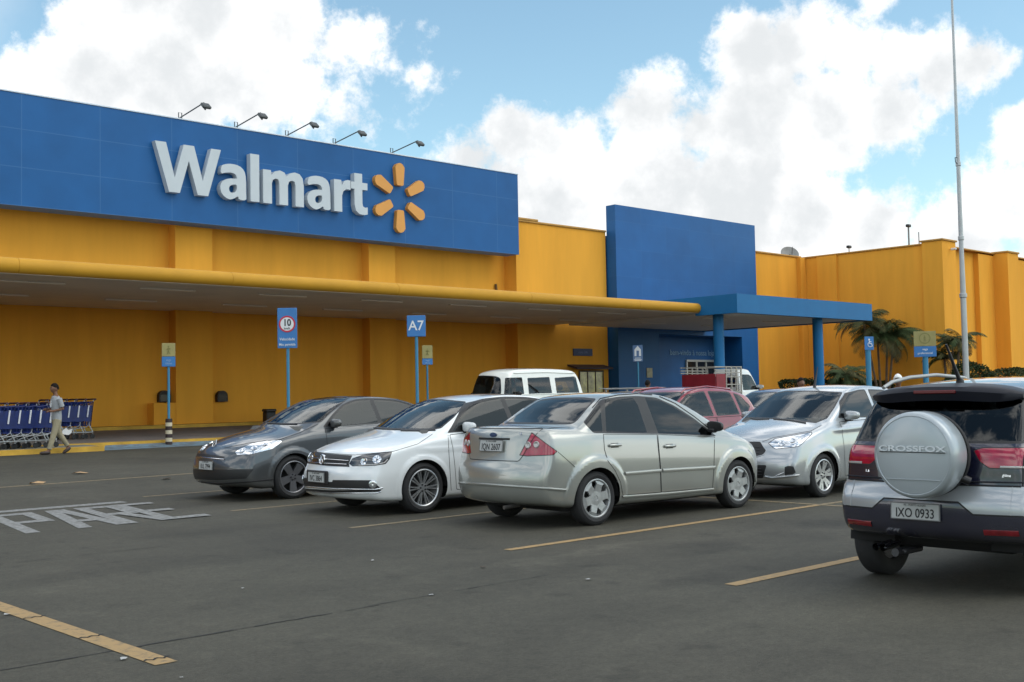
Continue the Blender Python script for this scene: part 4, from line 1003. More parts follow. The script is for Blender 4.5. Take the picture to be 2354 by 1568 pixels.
def silver_sedan():
    t = vehicle('sedan', 'beige silver sedan seen from behind, its nose towards a small silver hatchback', (9.33, 8.61), -2.5, .90, -.805)
    hw = .838
    s = dict(L=4.10, hw=hw, side=[(.14,.24),(.03,.34),(.0,.50),(.02,.66),(.06,.72),(.10,1.02),(.155,1.105),(.24,1.115),(.52,1.10),(.68,1.115),(1.22,1.415),(1.45,1.462),(1.85,1.475),(2.25,1.452),(2.62,1.36),(3.28,1.035),(3.42,.985),(3.76,.90),(3.98,.79),(4.07,.68),(4.10,.52),(4.08,.34),(3.99,.22),(3.6,.19),(.8,.19)],
        sec=[(-.85,hw-.10),(-.74,hw-.035),(-.55,hw-.008),(-.32,hw),(-.14,hw-.012),(-.05,hw-.028),(0,hw-.05)], taper=[(0,.15),(.14,.085),(.4,.035),(.9,0),(3.2,0),(3.62,.035),(3.88,.11),(4.1,.22)],
        belt=[(0,1.02),(.8,1.01),(2.0,.97),(3.1,.91),(4.1,.80)], shift=[(0,-.24),(.5,-.17),(1.2,-.07),(2.0,0),(2.7,.08),(3.3,.14),(3.75,.18),(4.1,.30)], tumble=.34, tum2=.15, crown=.05, r=.06,
        flares=[(.90,.295,.345,.12,.022),(3.39,.295,.345,.12,.022)])
    c = Car(t, s); P = car_paint('beige_silver_paint', (.36,.372,.345), .48, .28); c2 = zoom(1660, 1400, 1200); V = c.survey()
    c.arch(.90,.295,.345); c.arch(3.39,.295,.345)
    # side glass in its black surround
    dlo = rounded(c2((1035,360),(1160,192),(1290,172),(1430,166),(1570,178),(1700,236),(1850,332),(2012,462),(1590,446),(1108,440)), [3,8,10,10,8,8,8,2,4,6])
    D_ = c.sep(dlo, V)
    for nm, lp in (('side_window', c2((1046,360),(1150,222),(1160,246),(1176,432),(1110,432),(1064,396))), ('side_window', c2((1192,196),(1402,182),(1436,236),(1504,436),(1204,434))), ('side_window', c2((1488,180),(1570,188),(1690,244),(1840,338),(1990,454),(1586,440),(1534,300)))):
        c.cut(nm, rounded(lp, 2.5), V, GLT, src=D_)
    for d_ in D_: c.obj('window_surround', d_, BLK)
    c.cut('rear_window', rounded([(-.60,1.115),(.60,1.115),(.49,1.395),(.25,1.415),(-.25,1.415),(-.49,1.395)], .05), REAR, GLT, False, .022)
    c.cut('windscreen', rounded([(-.66,1.03),(.66,1.03),(.52,1.36),(.25,1.385),(-.25,1.385),(-.52,1.36)], .05), FRONT, GLC, False, .02)
    # lamps
    for o_ in c.cut('tail_lamp', rounded(c2((655,432),(760,512),(846,574),(815,604),(620,612),(562,604),(606,520)), 1.5), V, LENSR, seal=.010, sealname='lamp_rim'):
        pass
    def bulb(g_):
        for q, r_ in (((628,528),.038),((690,524),.036)):
            p_, n_ = c.surf(c2(q)[0], g_); b = MB(); mt = frame_mtx(p_ + n_*.002, (0,0,1), (0,1,0) if abs(n_.y) < .8 else (1,0,0)); mt = n_.to_track_quat('Z','Y').to_matrix().to_4x4(); mt.translation = p_ + n_*.001
            b.lathe([(r_,-.004),(r_,.004),(r_*.82,.010),(r_*.6,.006),(.0001,.004)], 20, mtx=mt, caps=False); b.build('lamp_reflector', LENSC, t, 40)
    both(bulb, V)
    c.cut('headlamp', rounded([(-.72,.66),(-.44,.64),(-.44,.78),(-.66,.82)], .03), FRONT, LENSW, seal=.008, sealname='lamp_rim', mn=.35)
    # body panels
    rd = c2((1182,448),(1190,560),(1216,645),(1268,715),(1308,800),(1326,898),(1606,874),(1600,700),(1576,450)); fd = c2((1582,450),(1604,700),(1610,873),(1985,842),(1995,700),(2000,468))
    c.cut('door', rd, V, P); c.cut('door', fd, V, P)
    for lp in (rd, fd): both(lambda g_: c.ring('door_gap', lp, g_, .007, GAP, off=.0012), V)
    bmp = [(-.84,.10),(.84,.10),(.84,.80),(.60,.80),(.50,.725),(-.50,.725),(-.60,.80),(-.84,.80)]
    lid = rounded([(-.42,.735),(.42,.735),(.465,.795),(.625,1.085),(-.625,1.085),(-.465,.795)], .02)
    c.cut('boot_lid', lid, REAR, P, False, mn=.25); c.ring('boot_gap', lid, REAR, .008, GAP)
    c.cut('rear_bumper', bmp, REAR, P, False, mn=.12)
    fb = [(-.84,.10),(.84,.10),(.84,.60),(-.84,.60)]; c.cut('front_bumper', fb, FRONT, P, False, mn=.12)
    c.cut('grille', rounded([(-.40,.56),(.40,.56),(.44,.70),(-.44,.70)], .03), FRONT, BLK, False)
    both(lambda g_: c.ribbon('bumper_gap', c2((848,578),(910,632),(975,692)), g_, .006, GAP), V)
    both(lambda g_: c.ribbon('side_moulding', c2((1342,738),(1605,716)), g_, .045, P, th=.012), V); both(lambda g_: c.ribbon('side_moulding', c2((1618,715),(2003,692)), g_, .045, P, th=.012), V)
    both(lambda g_: c.ribbon('sill_trim', c2((1322,908),(1650,884),(1990,852)), g_, .035, P, th=.014), V)
    c.ribbon('bumper_lip', c2((100,803),(300,816),(600,836),(780,848),(908,858)), V, .030, P, th=.014)
    body = c.finish(P)
    for q in ((1265,530),(1668,536)): handle(c, c2(q)[0], V, P)
    c.ribbon('plate_recess_shadow', [(-.27,.972),(.27,.972)], REAR, .022, GAP)
    p_, n_ = c.surf((0,.895), REAR); plate(t, 'IQN 2607', frame_mtx(p_ + n_*.012, (0,-1,0), (.13,0,1)))
    p_, n_ = c.surf((0,1.015), REAR); b = MB(); mt = frame_mtx(p_ + n_*.004, (0,-1,0), (.2,0,1)); b.lathe([(.05,-.004),(.05,.004),(.0001,.006)], 28, mtx=mt @ Matrix.Diagonal((1.15,.5,1,1))); b.build('oval_badge', mat('badge_blue', (.02,.04,.10), .3), t)
    text_obj('model_badge', '1.6', .045, CHR, t, frame_mtx(c.surf((-.40,1.03), REAR)[0] + Vector((-.004,0,0)), (0,-1,0), (.2,0,1)), .001); text_obj('model_badge', 'sedan', .035, CHR, t, frame_mtx(c.surf((.42,1.03), REAR)[0] + Vector((-.004,0,0)), (0,-1,0), (.2,0,1)), .001)
    p_, n_ = c.surf((2.92,.98), SIDE_R); mirror_part(t, p_ + Vector((0,.03,-.01)), -1, BLK); mirror_part(t, (p_.x, -p_.y-.03, p_.z-.01), 1, BLK)
    both(lambda g_: c.ribbon('drip_rail', c2((1100,255),(1160,186),(1290,160),(1430,150),(1570,160),(1710,222),(1850,318),(1990,430)), g_, .012, GAP), V)
    wheels(c, (.90, 3.39), .298, .185, 'cap6', HUBCAP, .73); cabin(c, .9, 3.1, .95, 2.75, .68, (2.15, 1.72)); under(c, .5, 3.9, .70)
    b = MB(); b.tube([(.25,-.25,.24),(.03,-.25,.23)], .022, 10); b.build('exhaust', mat('exhaust_steel', (.15,.14,.13), .5, .8), t)
    return t

def white_sedan():
    t = vehicle('sedan', 'white sedan with black grille, facing left between the dark grey and the silver sedan', (9.01, 11.24), 178, 3.78, .86)
    hw = .885
    s = dict(L=4.66, hw=hw, side=[(.16,.24),(.04,.34),(.0,.50),(.02,.74),(.06,.80),(.10,1.05),(.17,1.10),(.45,1.10),(.78,1.10),(1.42,1.42),(1.70,1.468),(2.10,1.485),(2.50,1.468),(2.88,1.385),(3.60,1.045),(3.74,1.00),(4.15,.92),(4.44,.825),(4.575,.745),(4.60,.60),(4.655,.52),(4.665,.36),(4.63,.22),(4.5,.185),(4.1,.17),(.9,.17)],
        sec=[(-.85,hw-.10),(-.74,hw-.03),(-.55,hw-.008),(-.34,hw),(-.16,hw-.015),(-.05,hw-.03),(0,hw-.05)], taper=[(0,.14),(.14,.09),(.5,.03),(1.1,0),(3.6,0),(4.0,.01),(4.35,.035),(4.68,.10)],
        belt=[(0,1.02),(1.2,1.02),(2.4,.985),(3.35,.945),(4.0,.875),(4.66,.72)], shift=[(0,-.20),(.7,-.12),(1.6,-.05),(2.3,0),(2.9,.08),(3.6,.15),(4.1,.15),(4.68,.18)], tumble=.34, tum2=.15, crown=.055, r=.06, pow=2.4,
        flares=[(1.13,.315,.36,.05,.012),(3.78,.315,.36,.05,.012)], creases=[(.79,.035,.008,.5,3.9)])
    c = Car(t, s); P = car_paint('white_paint', (.74,.765,.765), 0.0, .28); c1 = zoom(680, 1400, 1100); V = c.survey()
    c.arch(1.13,.315,.355); c.arch(3.78,.315,.355)
    c.cut('windscreen', rounded(c1((1500,430),(1700,302),(1870,208),(2080,206),(2285,226),(2278,250),(2190,352),(2085,442),(2030,452),(1750,454)), 3), V, GLC, False, .018)
    D_ = c.sep(rounded([(3.36,.985),(3.10,1.215),(2.90,1.345),(2.60,1.418),(2.25,1.44),(1.85,1.43),(1.42,1.375),(1.08,1.24),(.98,1.12),(1.10,1.055),(2.0,1.035),(2.9,.995)], [.02,.1,.1,.1,.1,.1,.1,.06,.04,.03,.1,.1]), SIDE_L)
    for lp in ([(3.27,1.005),(3.06,1.20),(2.86,1.325),(2.58,1.40),(2.33,1.42),(2.27,1.05),(2.9,1.01)], [(2.25,1.42),(1.85,1.412),(1.50,1.37),(1.46,1.07),(2.19,1.05)], [(1.44,1.35),(1.12,1.22),(1.02,1.12),(1.12,1.075),(1.40,1.07)]): c.cut('side_window', rounded(lp, .03), SIDE_L, GLT, src=D_)
    for d_ in D_: c.obj('window_surround', d_, BLK)
    c.cut('rear_window', rounded([(-.60,1.12),(.60,1.12),(.50,1.40),(-.50,1.40)], .06), REAR, GLT, False, .02)
    # front: grille, lamps, lower intake
    hl = rounded(c1((1692,630),(1672,690),(1640,728),(1560,742),(1372,747),(1346,726),(1372,682),(1450,655),(1560,640)), 1.2)
    gr = rounded(c1((980,640),(1024,628),(1180,645),(1372,660),(1345,722),(1350,752),(1180,745),(1000,722),(982,700)), 1.0)
    c.cut('headlamp', hl, V, LENSD, seal=.006, sealname='lamp_rim')
    G_ = c.cut('grille', gr, V, BLK, False)
    lo = rounded(c1((945,835),(1004,838),(1010,862),(1210,872),(1215,856),(1540,858),(1562,888),(1596,918),(1540,930),(1200,920),(960,903),(940,870)), 1.0)
    c.cut('lower_intake', lo, V, BLK, False); c.cut('lower_intake', rounded(c1((955,922),(1200,938),(1608,934),(1592,952),(1200,960),(960,942)), .8), V, BLK, False)
    for a_, b_ in (((992,672),(1345,702)), ((1012,712),(1330,731))): c.ribbon('grille_bar', c1(a_, (1160, (a_[1]+b_[1])/2+2), b_), V, .014, CHR, th=.008)
    c.ribbon('intake_trim', c1((948,907),(1200,928),(1560,932),(1615,920)), V, .016, CHR, th=.008); c.ribbon('intake_trim', c1((958,946),(1200,964),(1560,962),(1605,948)), V, .012, CHR, th=.006)
    def lampin(g_):
        for q, r_ in (((1465,708),.05),((1570,692),.058)):
            p_, n_ = c.surf(c1(q)[0], g_); mt = n_.to_track_quat('Z','Y').to_matrix().to_4x4(); mt.translation = p_ + n_*.001; b = MB(); b.lathe([(r_,-.006),(r_*.94,.006),(r_*.7,.002),(.0001,-.004)], 20, mtx=mt, caps=False); b.build('lamp_reflector', LENSW, t, 40)
        c.ribbon('day_light', c1((1425,738),(1560,733),(1630,718),(1655,690)), g_, .016, LENSC, th=.006)
    both(lampin, V)
    def fog(g_):
        p_, n_ = c.surf(c1((1538,890))[0], g_); mt = n_.to_track_quat('Z','Y').to_matrix().to_4x4(); mt.translation = p_ + n_*.001; b = MB(); b.lathe([(.05,-.004),(.05,.008),(.04,.012),(.0001,.006)], 20, mtx=mt, caps=False); b.build('fog_lamp', LENSW, t, 40)
    both(fog, V)
    fd = c1((2140,498),(2146,620),(2152,720),(2165,940)); both(lambda g_: c.ribbon('door_gap', fd, g_, .007, GAP), V)
    for lp in (rounded([(3.34,.96),(3.31,.60),(3.27,.26),(2.28,.25),(2.26,1.02)], .03), rounded([(2.25,1.02),(2.27,.25),(1.58,.25),(1.46,.55),(1.32,.80),(1.28,1.03)], .03)):
        c.cut('door', lp, SIDE_L, P); both(lambda g_: c.ring('door_gap', lp, g_, .007, GAP), SIDE_L)
    c.cut('bonnet', rounded(c1((1022,630),(1080,580),(1250,520),(1500,445),(1760,462),(2020,462),(1905,565),(1700,626),(1450,650),(1200,640)), 3), V, P, False)
    both(lambda g_: c.ribbon('bonnet_gap', c1((1400,655),(1700,627),(1900,566),(2016,488)), g_, .006, GAP), V); c.ribbon('bonnet_gap', c1((1022,626),(1180,642),(1400,657)), V, .007, GAP)
    c.cut('front_bumper', [(-.9,.1),(.9,.1),(.9,.60),(-.9,.60)], FRONT, P, False, mn=.2); c.cut('rear_bumper', [(-.9,.1),(.9,.1),(.9,.70),(-.9,.70)], REAR, P, False, mn=.2)
    c.cut('tail_lamp', rounded([(.45,.80),(.80,.78),(.80,.98),(.55,1.0),(.45,.95)], .03), REAR, LENSR, True)
    c.finish(P)
    c.ribbon('wiper', c1((1520,438),(1640,448),(1790,452)), V, .02, BLK, th=.012); c.ribbon('wiper', c1((1760,460),(1900,462),(2040,456)), V, .02, BLK, th=.012)
    # roundel badge
    p_, n_ = c.surf(c1((1140,690))[0], V); n_ = Vector((1, 0, .1)).normalized(); mt = frame_mtx(p_ + Vector((.02,0,0)), (0,1,0), (-.1,0,1)); b = MB()
    b.lathe([(.062,-.03),(.068,.0),(.06,.008),(.054,.002),(.054,-.01),(.0001,-.01)], 32, mtx=mt, caps=False)
    for q in (((-.03,.05),(0,-.002)), ((.03,.05),(0,-.002)), ((-.046,.02),(-.022,-.045)), ((.046,.02),(.022,-.045)), ((-.022,-.045),(0,.006)), ((.022,-.045),(0,.006))): b.tube([mt @ Vector((*q[0],.0)), mt @ Vector((*q[1],.0))], .006, 6)
    b.build('roundel_badge', CHR, t, 40)
    p_, n_ = c.surf(c1((1098,832))[0], V); n_ = Vector((n_.x, n_.y*.3, 0)).normalized(); mt = frame_mtx(p_ + n_*.03, (-n_.y, n_.x, 0), (0,0,1)); b = MB(); b.rbox((-.26,-.085,-.03), (.26,.085,-.006), .01, mtx=mt); b.build('plate_holder', BLK, t); plate(t, 'IVC 3864', mt)
    p_, n_ = c.surf((3.06,1.0), SIDE_L); mirror_part(t, p_ + Vector((0,-.02,.0)), 1, P); mirror_part(t, (p_.x, -p_.y+.02, p_.z), -1, P)
    handle(c, (2.42,.90), SIDE_L, P); handle(c, (1.50,.92), SIDE_L, P)
    c.ribbon('sunroof', [(2.45,0),(1.75,0)], TOP, .84, mat('dark_roof_glass', (.012,.014,.016), .06), off=.003)
    wheels(c, (1.13, 3.78), .316, .205, 'multi', ALLOY, .75); cabin(c, 1.0, 3.5, .97, 3.15, .70, (2.35, 1.75)); under(c, .6, 4.3, .74)
    return t

def grey_sedan():
    t = vehicle('sedan', 'dark grey sedan with long headlamps, leftmost car, facing left', (9.14, 14.46), 180.5, 3.72, .85)
    hw = .90
    s = dict(L=4.62, hw=hw, side=[(.16,.24),(.04,.34),(.0,.50),(.02,.74),(.06,.80),(.10,1.05),(.17,1.10),(.45,1.11),(.70,1.12),(1.25,1.38),(1.60,1.465),(2.05,1.50),(2.45,1.485),(2.80,1.41),(3.50,1.06),(3.66,1.01),(4.05,.93),(4.34,.83),(4.50,.74),(4.57,.62),(4.62,.46),(4.60,.28),(4.5,.20),(4.1,.17),(.9,.17)],
        sec=[(-.85,hw-.10),(-.74,hw-.03),(-.55,hw-.008),(-.34,hw),(-.16,hw-.02),(-.05,hw-.04),(0,hw-.06)], taper=[(0,.15),(.14,.10),(.5,.03),(1.1,0),(3.6,0),(3.95,.01),(4.3,.055),(4.62,.15)],
        belt=[(0,1.05),(1.2,1.04),(2.4,1.01),(3.2,.97),(3.9,.89),(4.62,.72)], shift=[(0,-.22),(.7,-.14),(1.6,-.05),(2.3,0),(2.8,.09),(3.5,.17),(4.1,.18),(4.62,.23)], tumble=.36, tum2=.15, crown=.06, r=.06, pow=2.3,
        flares=[(1.02,.315,.36,.06,.012),(3.72,.315,.36,.06,.012)])
    c = Car(t, s); P = car_paint('graphite_paint', (.055,.062,.068), .35, .3); c1 = zoom(680, 1400, 1100); V = c.survey()
    c.arch(1.02,.315,.355); c.arch(3.72,.315,.355)
    c.cut('windscreen', rounded(c1((648,398),(820,305),(990,214),(1140,178),(1330,184),(1346,198),(1210,305),(1122,392),(930,410),(760,408)), 3), V, GLC, False, .02)
    D_ = c.sep(rounded([(3.16,1.03),(2.94,1.22),(2.70,1.365),(2.45,1.435),(2.15,1.452),(1.75,1.44),(1.36,1.38),(1.02,1.25),(.92,1.14),(1.04,1.08),(2.0,1.06),(2.8,1.03)], [.02,.1,.1,.1,.1,.1,.1,.06,.04,.03,.1,.1]), SIDE_L)
    for lp in ([(3.08,1.045),(2.90,1.205),(2.68,1.345),(2.44,1.415),(2.18,1.43),(2.13,1.075),(2.8,1.045)], [(2.10,1.432),(1.75,1.42),(1.42,1.375),(1.34,1.09),(2.05,1.075)], [(1.37,1.36),(1.05,1.235),(.96,1.14),(1.06,1.10),(1.29,1.09)]): c.cut('side_window', rounded(lp, .03), SIDE_L, GLT, src=D_)
    for d_ in D_: c.obj('window_surround', d_, BLK)
    c.cut('rear_window', rounded([(-.60,1.14),(.60,1.14),(.50,1.38),(-.50,1.38)], .06), REAR, GLT, False, .02)
    for o_ in c.cut('headlamp', rounded(c1((428,630),(470,600),(560,562),(690,534),(800,534),(812,548),(735,608),(560,652),(445,658)), 1.5), V, LENSW, seal=.006, sealname='lamp_rim'): pass
    def lampin(g_):
        for q, r_ in (((490,618),.055),((585,600),.055),((665,572),.045)):
            p_, n_ = c.surf(c1(q)[0], g_); mt = n_.to_track_quat('Z','Y').to_matrix().to_4x4(); mt.translation = p_ + n_*.001; b = MB(); b.lathe([(r_,-.006),(r_*.95,.006),(r_*.75,.0),(.0001,-.003)], 20, mtx=mt, caps=False); b.build('lamp_reflector', CHR, t, 40)
    both(lampin, V)
    c.cut('grille', rounded(c1((104,640),(220,650),(346,668),(346,690),(225,678),(108,664)), 1), V, BLK, False); c.ribbon('grille_trim', c1((108,668),(225,682),(347,692)), V, .020, CHR, th=.01)
    c.cut('lower_intake', rounded(c1((78,768),(300,772),(582,768),(520,845),(300,858),(100,850)), 2), V, BLK, False); c.ribbon('bumper_edge', c1((75,866),(300,884),(520,872),(740,850)), V, .02, BLK, th=.006)
    c.cut('bonnet', rounded(c1((215,575),(240,520),(420,440),(640,412),(930,425),(1100,412),(900,520),(800,530),(560,556),(380,590)), 3), V, P, False, mn=.1)
    for lp in (rounded([(3.14,1.0),(3.14,.60),(3.10,.26),(2.14,.25),(2.12,1.05)], .03), rounded([(2.11,1.05),(2.13,.25),(1.48,.25),(1.36,.55),(1.22,.80),(1.18,1.05)], .03)):
        c.cut('door', lp, SIDE_L, P); both(lambda g_: c.ring('door_gap', lp, g_, .007, GAP), SIDE_L)
    c.cut('front_bumper', [(-.95,.1),(.95,.1),(.95,.58),(-.95,.58)], FRONT, P, False, mn=.2); c.cut('rear_bumper', [(-.95,.1),(.95,.1),(.95,.70),(-.95,.70)], REAR, P, False, mn=.2)
    c.cut('tail_lamp', rounded([(.45,.80),(.80,.78),(.80,.98),(.55,1.0),(.45,.95)], .03), REAR, LENSR, True)
    c.finish(P)
    both(lambda g_: c.ribbon('bonnet_gap', c1((345,600),(560,556),(800,530),(960,470),(1095,410)), g_, .006, GAP), V)
    p_, n_ = c.surf(c1((268,578))[0], V); mt = frame_mtx(p_ + n_*.016, (0,1,0), (-.6,0,1)); b = MB(); pts = [(0,.075),(.045,0),(0,-.075),(-.045,0)]
    b.tube([mt @ Vector((*q,0)) for q in pts], .008, 6, closed=True); b.build('diamond_badge', ALLOY, t, 40)
    p_, n_ = c.surf(c1((205,738))[0], V); plate(t, 'IUL 7994', frame_mtx(p_ + Vector((.02,0,0)), (-n_.y*.5, 1, 0), (-.05,0,1)))
    p_, n_ = c.surf((2.98,1.03), SIDE_L); mirror_part(t, p_ + Vector((0,-.02,.0)), 1, P); mirror_part(t, (p_.x, -p_.y+.02, p_.z), -1, P)
    handle(c, (2.28,.92), SIDE_L, P); handle(c, (1.36,.94), SIDE_L, P)
    wheels(c, (1.02, 3.72), .318, .205, 'five', ALLOYD, .75); cabin(c, 1.0, 3.4, .99, 3.05, .70, (2.30, 1.75)); under(c, .6, 4.2, .74)
    c.ribbon('wiper', c1((690,400),(820,407),(930,408)), V, .02, BLK, th=.012)
    return t

def silver_hatch():
    t = vehicle('hatchback', 'silver hatchback with honeycomb grille, nose to nose with the beige silver sedan', (13.64, 8.43), 180, 3.09, .79)
    hw = .84
    s = dict(L=3.89, hw=hw, side=[(.12,.26),(.02,.36),(.0,.55),(.05,.80),(.12,1.0),(.38,1.36),(.55,1.43),(1.0,1.50),(1.45,1.525),(1.85,1.51),(2.15,1.45),(2.88,1.09),(3.02,1.03),(3.35,.95),(3.62,.85),(3.76,.76),(3.80,.62),(3.87,.52),(3.885,.36),(3.84,.22),(3.7,.18),(3.4,.17),(.8,.17)],
        sec=[(-.85,hw-.10),(-.74,hw-.03),(-.55,hw-.008),(-.34,hw),(-.16,hw-.015),(-.05,hw-.03),(0,hw-.05)], taper=[(0,.14),(.14,.08),(.5,.02),(1.0,0),(3.0,0),(3.3,.02),(3.6,.09),(3.89,.24)],
        belt=[(0,1.06),(1.0,1.04),(1.9,1.0),(2.65,.99),(3.2,.90),(3.89,.72)], shift=[(0,-.16),(.6,-.10),(1.2,-.03),(1.7,0),(2.2,.09),(2.9,.16),(3.4,.20),(3.89,.36)], tumble=.30, tum2=.12, crown=.06, r=.06, pow=2.3,
        flares=[(.60,.29,.335,.07,.014),(3.09,.29,.335,.07,.014)], creases=[(lambda x: .90 + (2.6-x)*.02, .03, .016, .4, 2.9)])
    c = Car(t, s); P = car_paint('cool_silver_paint', (.43,.455,.47), .5, .26); ck = zoom(2600, 1420, 640, 2091); V = c.survey()
    c.arch(.60,.29,.335); c.arch(3.09,.29,.335)
    c.cut('windscreen', rounded(ck((622,482),(800,320),(1000,172),(1140,146),(1500,146),(1828,166),(1815,196),(1735,350),(1640,490),(1500,545),(1300,525),(900,492)), 3), V, GLC, False, .018)
    for nm, lp in (('side_window', [(2.60,1.05),(2.38,1.27),(2.12,1.40),(1.80,1.44),(1.62,1.445),(1.58,1.04)]), ('side_window', [(1.52,1.04),(1.55,1.445),(1.15,1.435),(.82,1.38),(.62,1.20),(.80,1.06)])): c.cut(nm, rounded(lp, .04), SIDE_L, GLT, seal=.022)
    c.cut('rear_window', rounded([(-.58,1.03),(.58,1.03),(.50,1.36),(-.50,1.36)], .06), REAR, GLT, False, .02); c.cut('tail_lamp', rounded([(.50,.82),(.80,.82),(.80,1.02),(.58,1.06)], .03), REAR, LENSR, True)
    c.cut('headlamp', rounded(ck((915,790),(1000,732),(1230,688),(1450,650),(1456,682),(1335,800),(1290,836),(1012,866),(975,850)), 1.2), V, LENSW, seal=.010, sealname='lamp_rim')
    def lampin(g_):
        for q, r_ in (((1085,792),.050),((1215,758),.046)):
            p_, n_ = c.surf(ck(q)[0], g_); mt = n_.to_track_quat('Z','Y').to_matrix().to_4x4(); mt.translation = p_ + n_*.001; b = MB(); b.lathe([(r_,-.006),(r_*.95,.006),(r_*.7,.0),(.0001,-.003)], 12, mtx=mt, caps=False); b.build('lamp_reflector', LENSW, t, 40)
    both(lampin, V)
    hx = rounded([(-.36,.645),(-.25,.765),(.25,.765),(.36,.645),(.33,.59),(.20,.55),(-.20,.55),(-.33,.59)], .02)
    c.cut('grille', hx, FRONT, BLK, False); c.ring('grille_trim', hx, FRONT, .012, P, th=.006)
    for z in (.61,.65,.69): c.ribbon('grille_bar', [(-.26,z),(.26,z)], FRONT, .008, mat('grille_grey', (.022,.022,.025), .4), th=.006)
    c.cut('lower_intake', rounded([(-.34,.28),(.34,.28),(.40,.46),(-.40,.46)], .03), FRONT, BLK, False)
    for z in (.33,.37,.41): c.ribbon('grille_bar', [(-.33,z),(.33,z)], FRONT, .010, mat('grille_grey', (.022,.022,.025), .4), th=.008)
    c.cut('fog_recess', rounded(ck((1118,1085),(1160,1068),(1226,1076),(1256,1150),(1216,1176),(1120,1186)), 1.5), V, BLK)
    both(lambda g_: c.ribbon('fog_trim', ck((880,1196),(960,1212),(1150,1196),(1290,1182)), g_, .030, P, th=.022), V)
    both(lambda g_: c.ribbon('fog_trim', ck((1010,1190),(1110,1150)), g_, .014, CHR, th=.01), V)
    for lp in (rounded([(2.62,1.0),(2.60,.60),(2.56,.26),(1.58,.25),(1.56,1.02)], .03), rounded([(1.55,1.02),(1.57,.25),(1.06,.25),(.96,.50),(.82,.72),(.78,1.03)], .03)):
        c.cut('door', lp, SIDE_L, P); both(lambda g_: c.ring('door_gap', lp, g_, .007, GAP), SIDE_L)
    c.cut('bonnet', rounded(ck((600,540),(900,500),(1300,532),(1490,556),(1580,560),(1300,660),(990,726),(840,775),(620,765),(420,660)), 4), V, P, False, mn=.1)
    both(lambda g_: c.ribbon('bonnet_gap', ck((845,775),(985,722),(1230,678),(1440,640),(1570,572)), g_, .006, GAP), V)
    c.cut('front_bumper', [(-.9,.1),(.9,.1),(.9,.56),(-.9,.56)], FRONT, P, False, mn=.2); c.cut('rear_bumper', [(-.9,.1),(.9,.1),(.9,.62),(-.9,.62)], REAR, P, False, mn=.2)
    c.finish(P)
    p_, n_ = c.surf((2.40,1.03), SIDE_L); mirror_part(t, p_ + Vector((0,-.02,.0)), 1, P); mirror_part(t, (p_.x, -p_.y+.02, p_.z), -1, P)
    handle(c, (1.70,.90), SIDE_L, P); handle(c, (.95,.92), SIDE_L, P)
    c.ribbon('wiper', ck((640,480),(780,498),(930,492)), V, .022, BLK, th=.012); c.ribbon('wiper', ck((980,492),(1180,510),(1380,545)), V, .022, BLK, th=.012)
    p_, n_ = c.surf((1.95,0), TOP); b = MB(); b.tube([p_ + Vector((0,0,-.01)), p_ + Vector((0,0,.02)), p_ + Vector((-.10,0,.30))], [.03,.02,.006], 8); b.build('aerial', BLK, t, 50)
    p_, n_ = c.surf((0,.49), FRONT); plate(t, 'IWB 2091', frame_mtx((p_.x + .02, 0, .50), (0,1,0), (-.02,0,1)))
    wheels(c, (.60, 3.09), .295, .185, 'y', ALLOY, .74); cabin(c, .7, 2.8, 1.0, 2.45, .66, (1.75, 1.25)); under(c, .5, 3.6, .70)
    return t

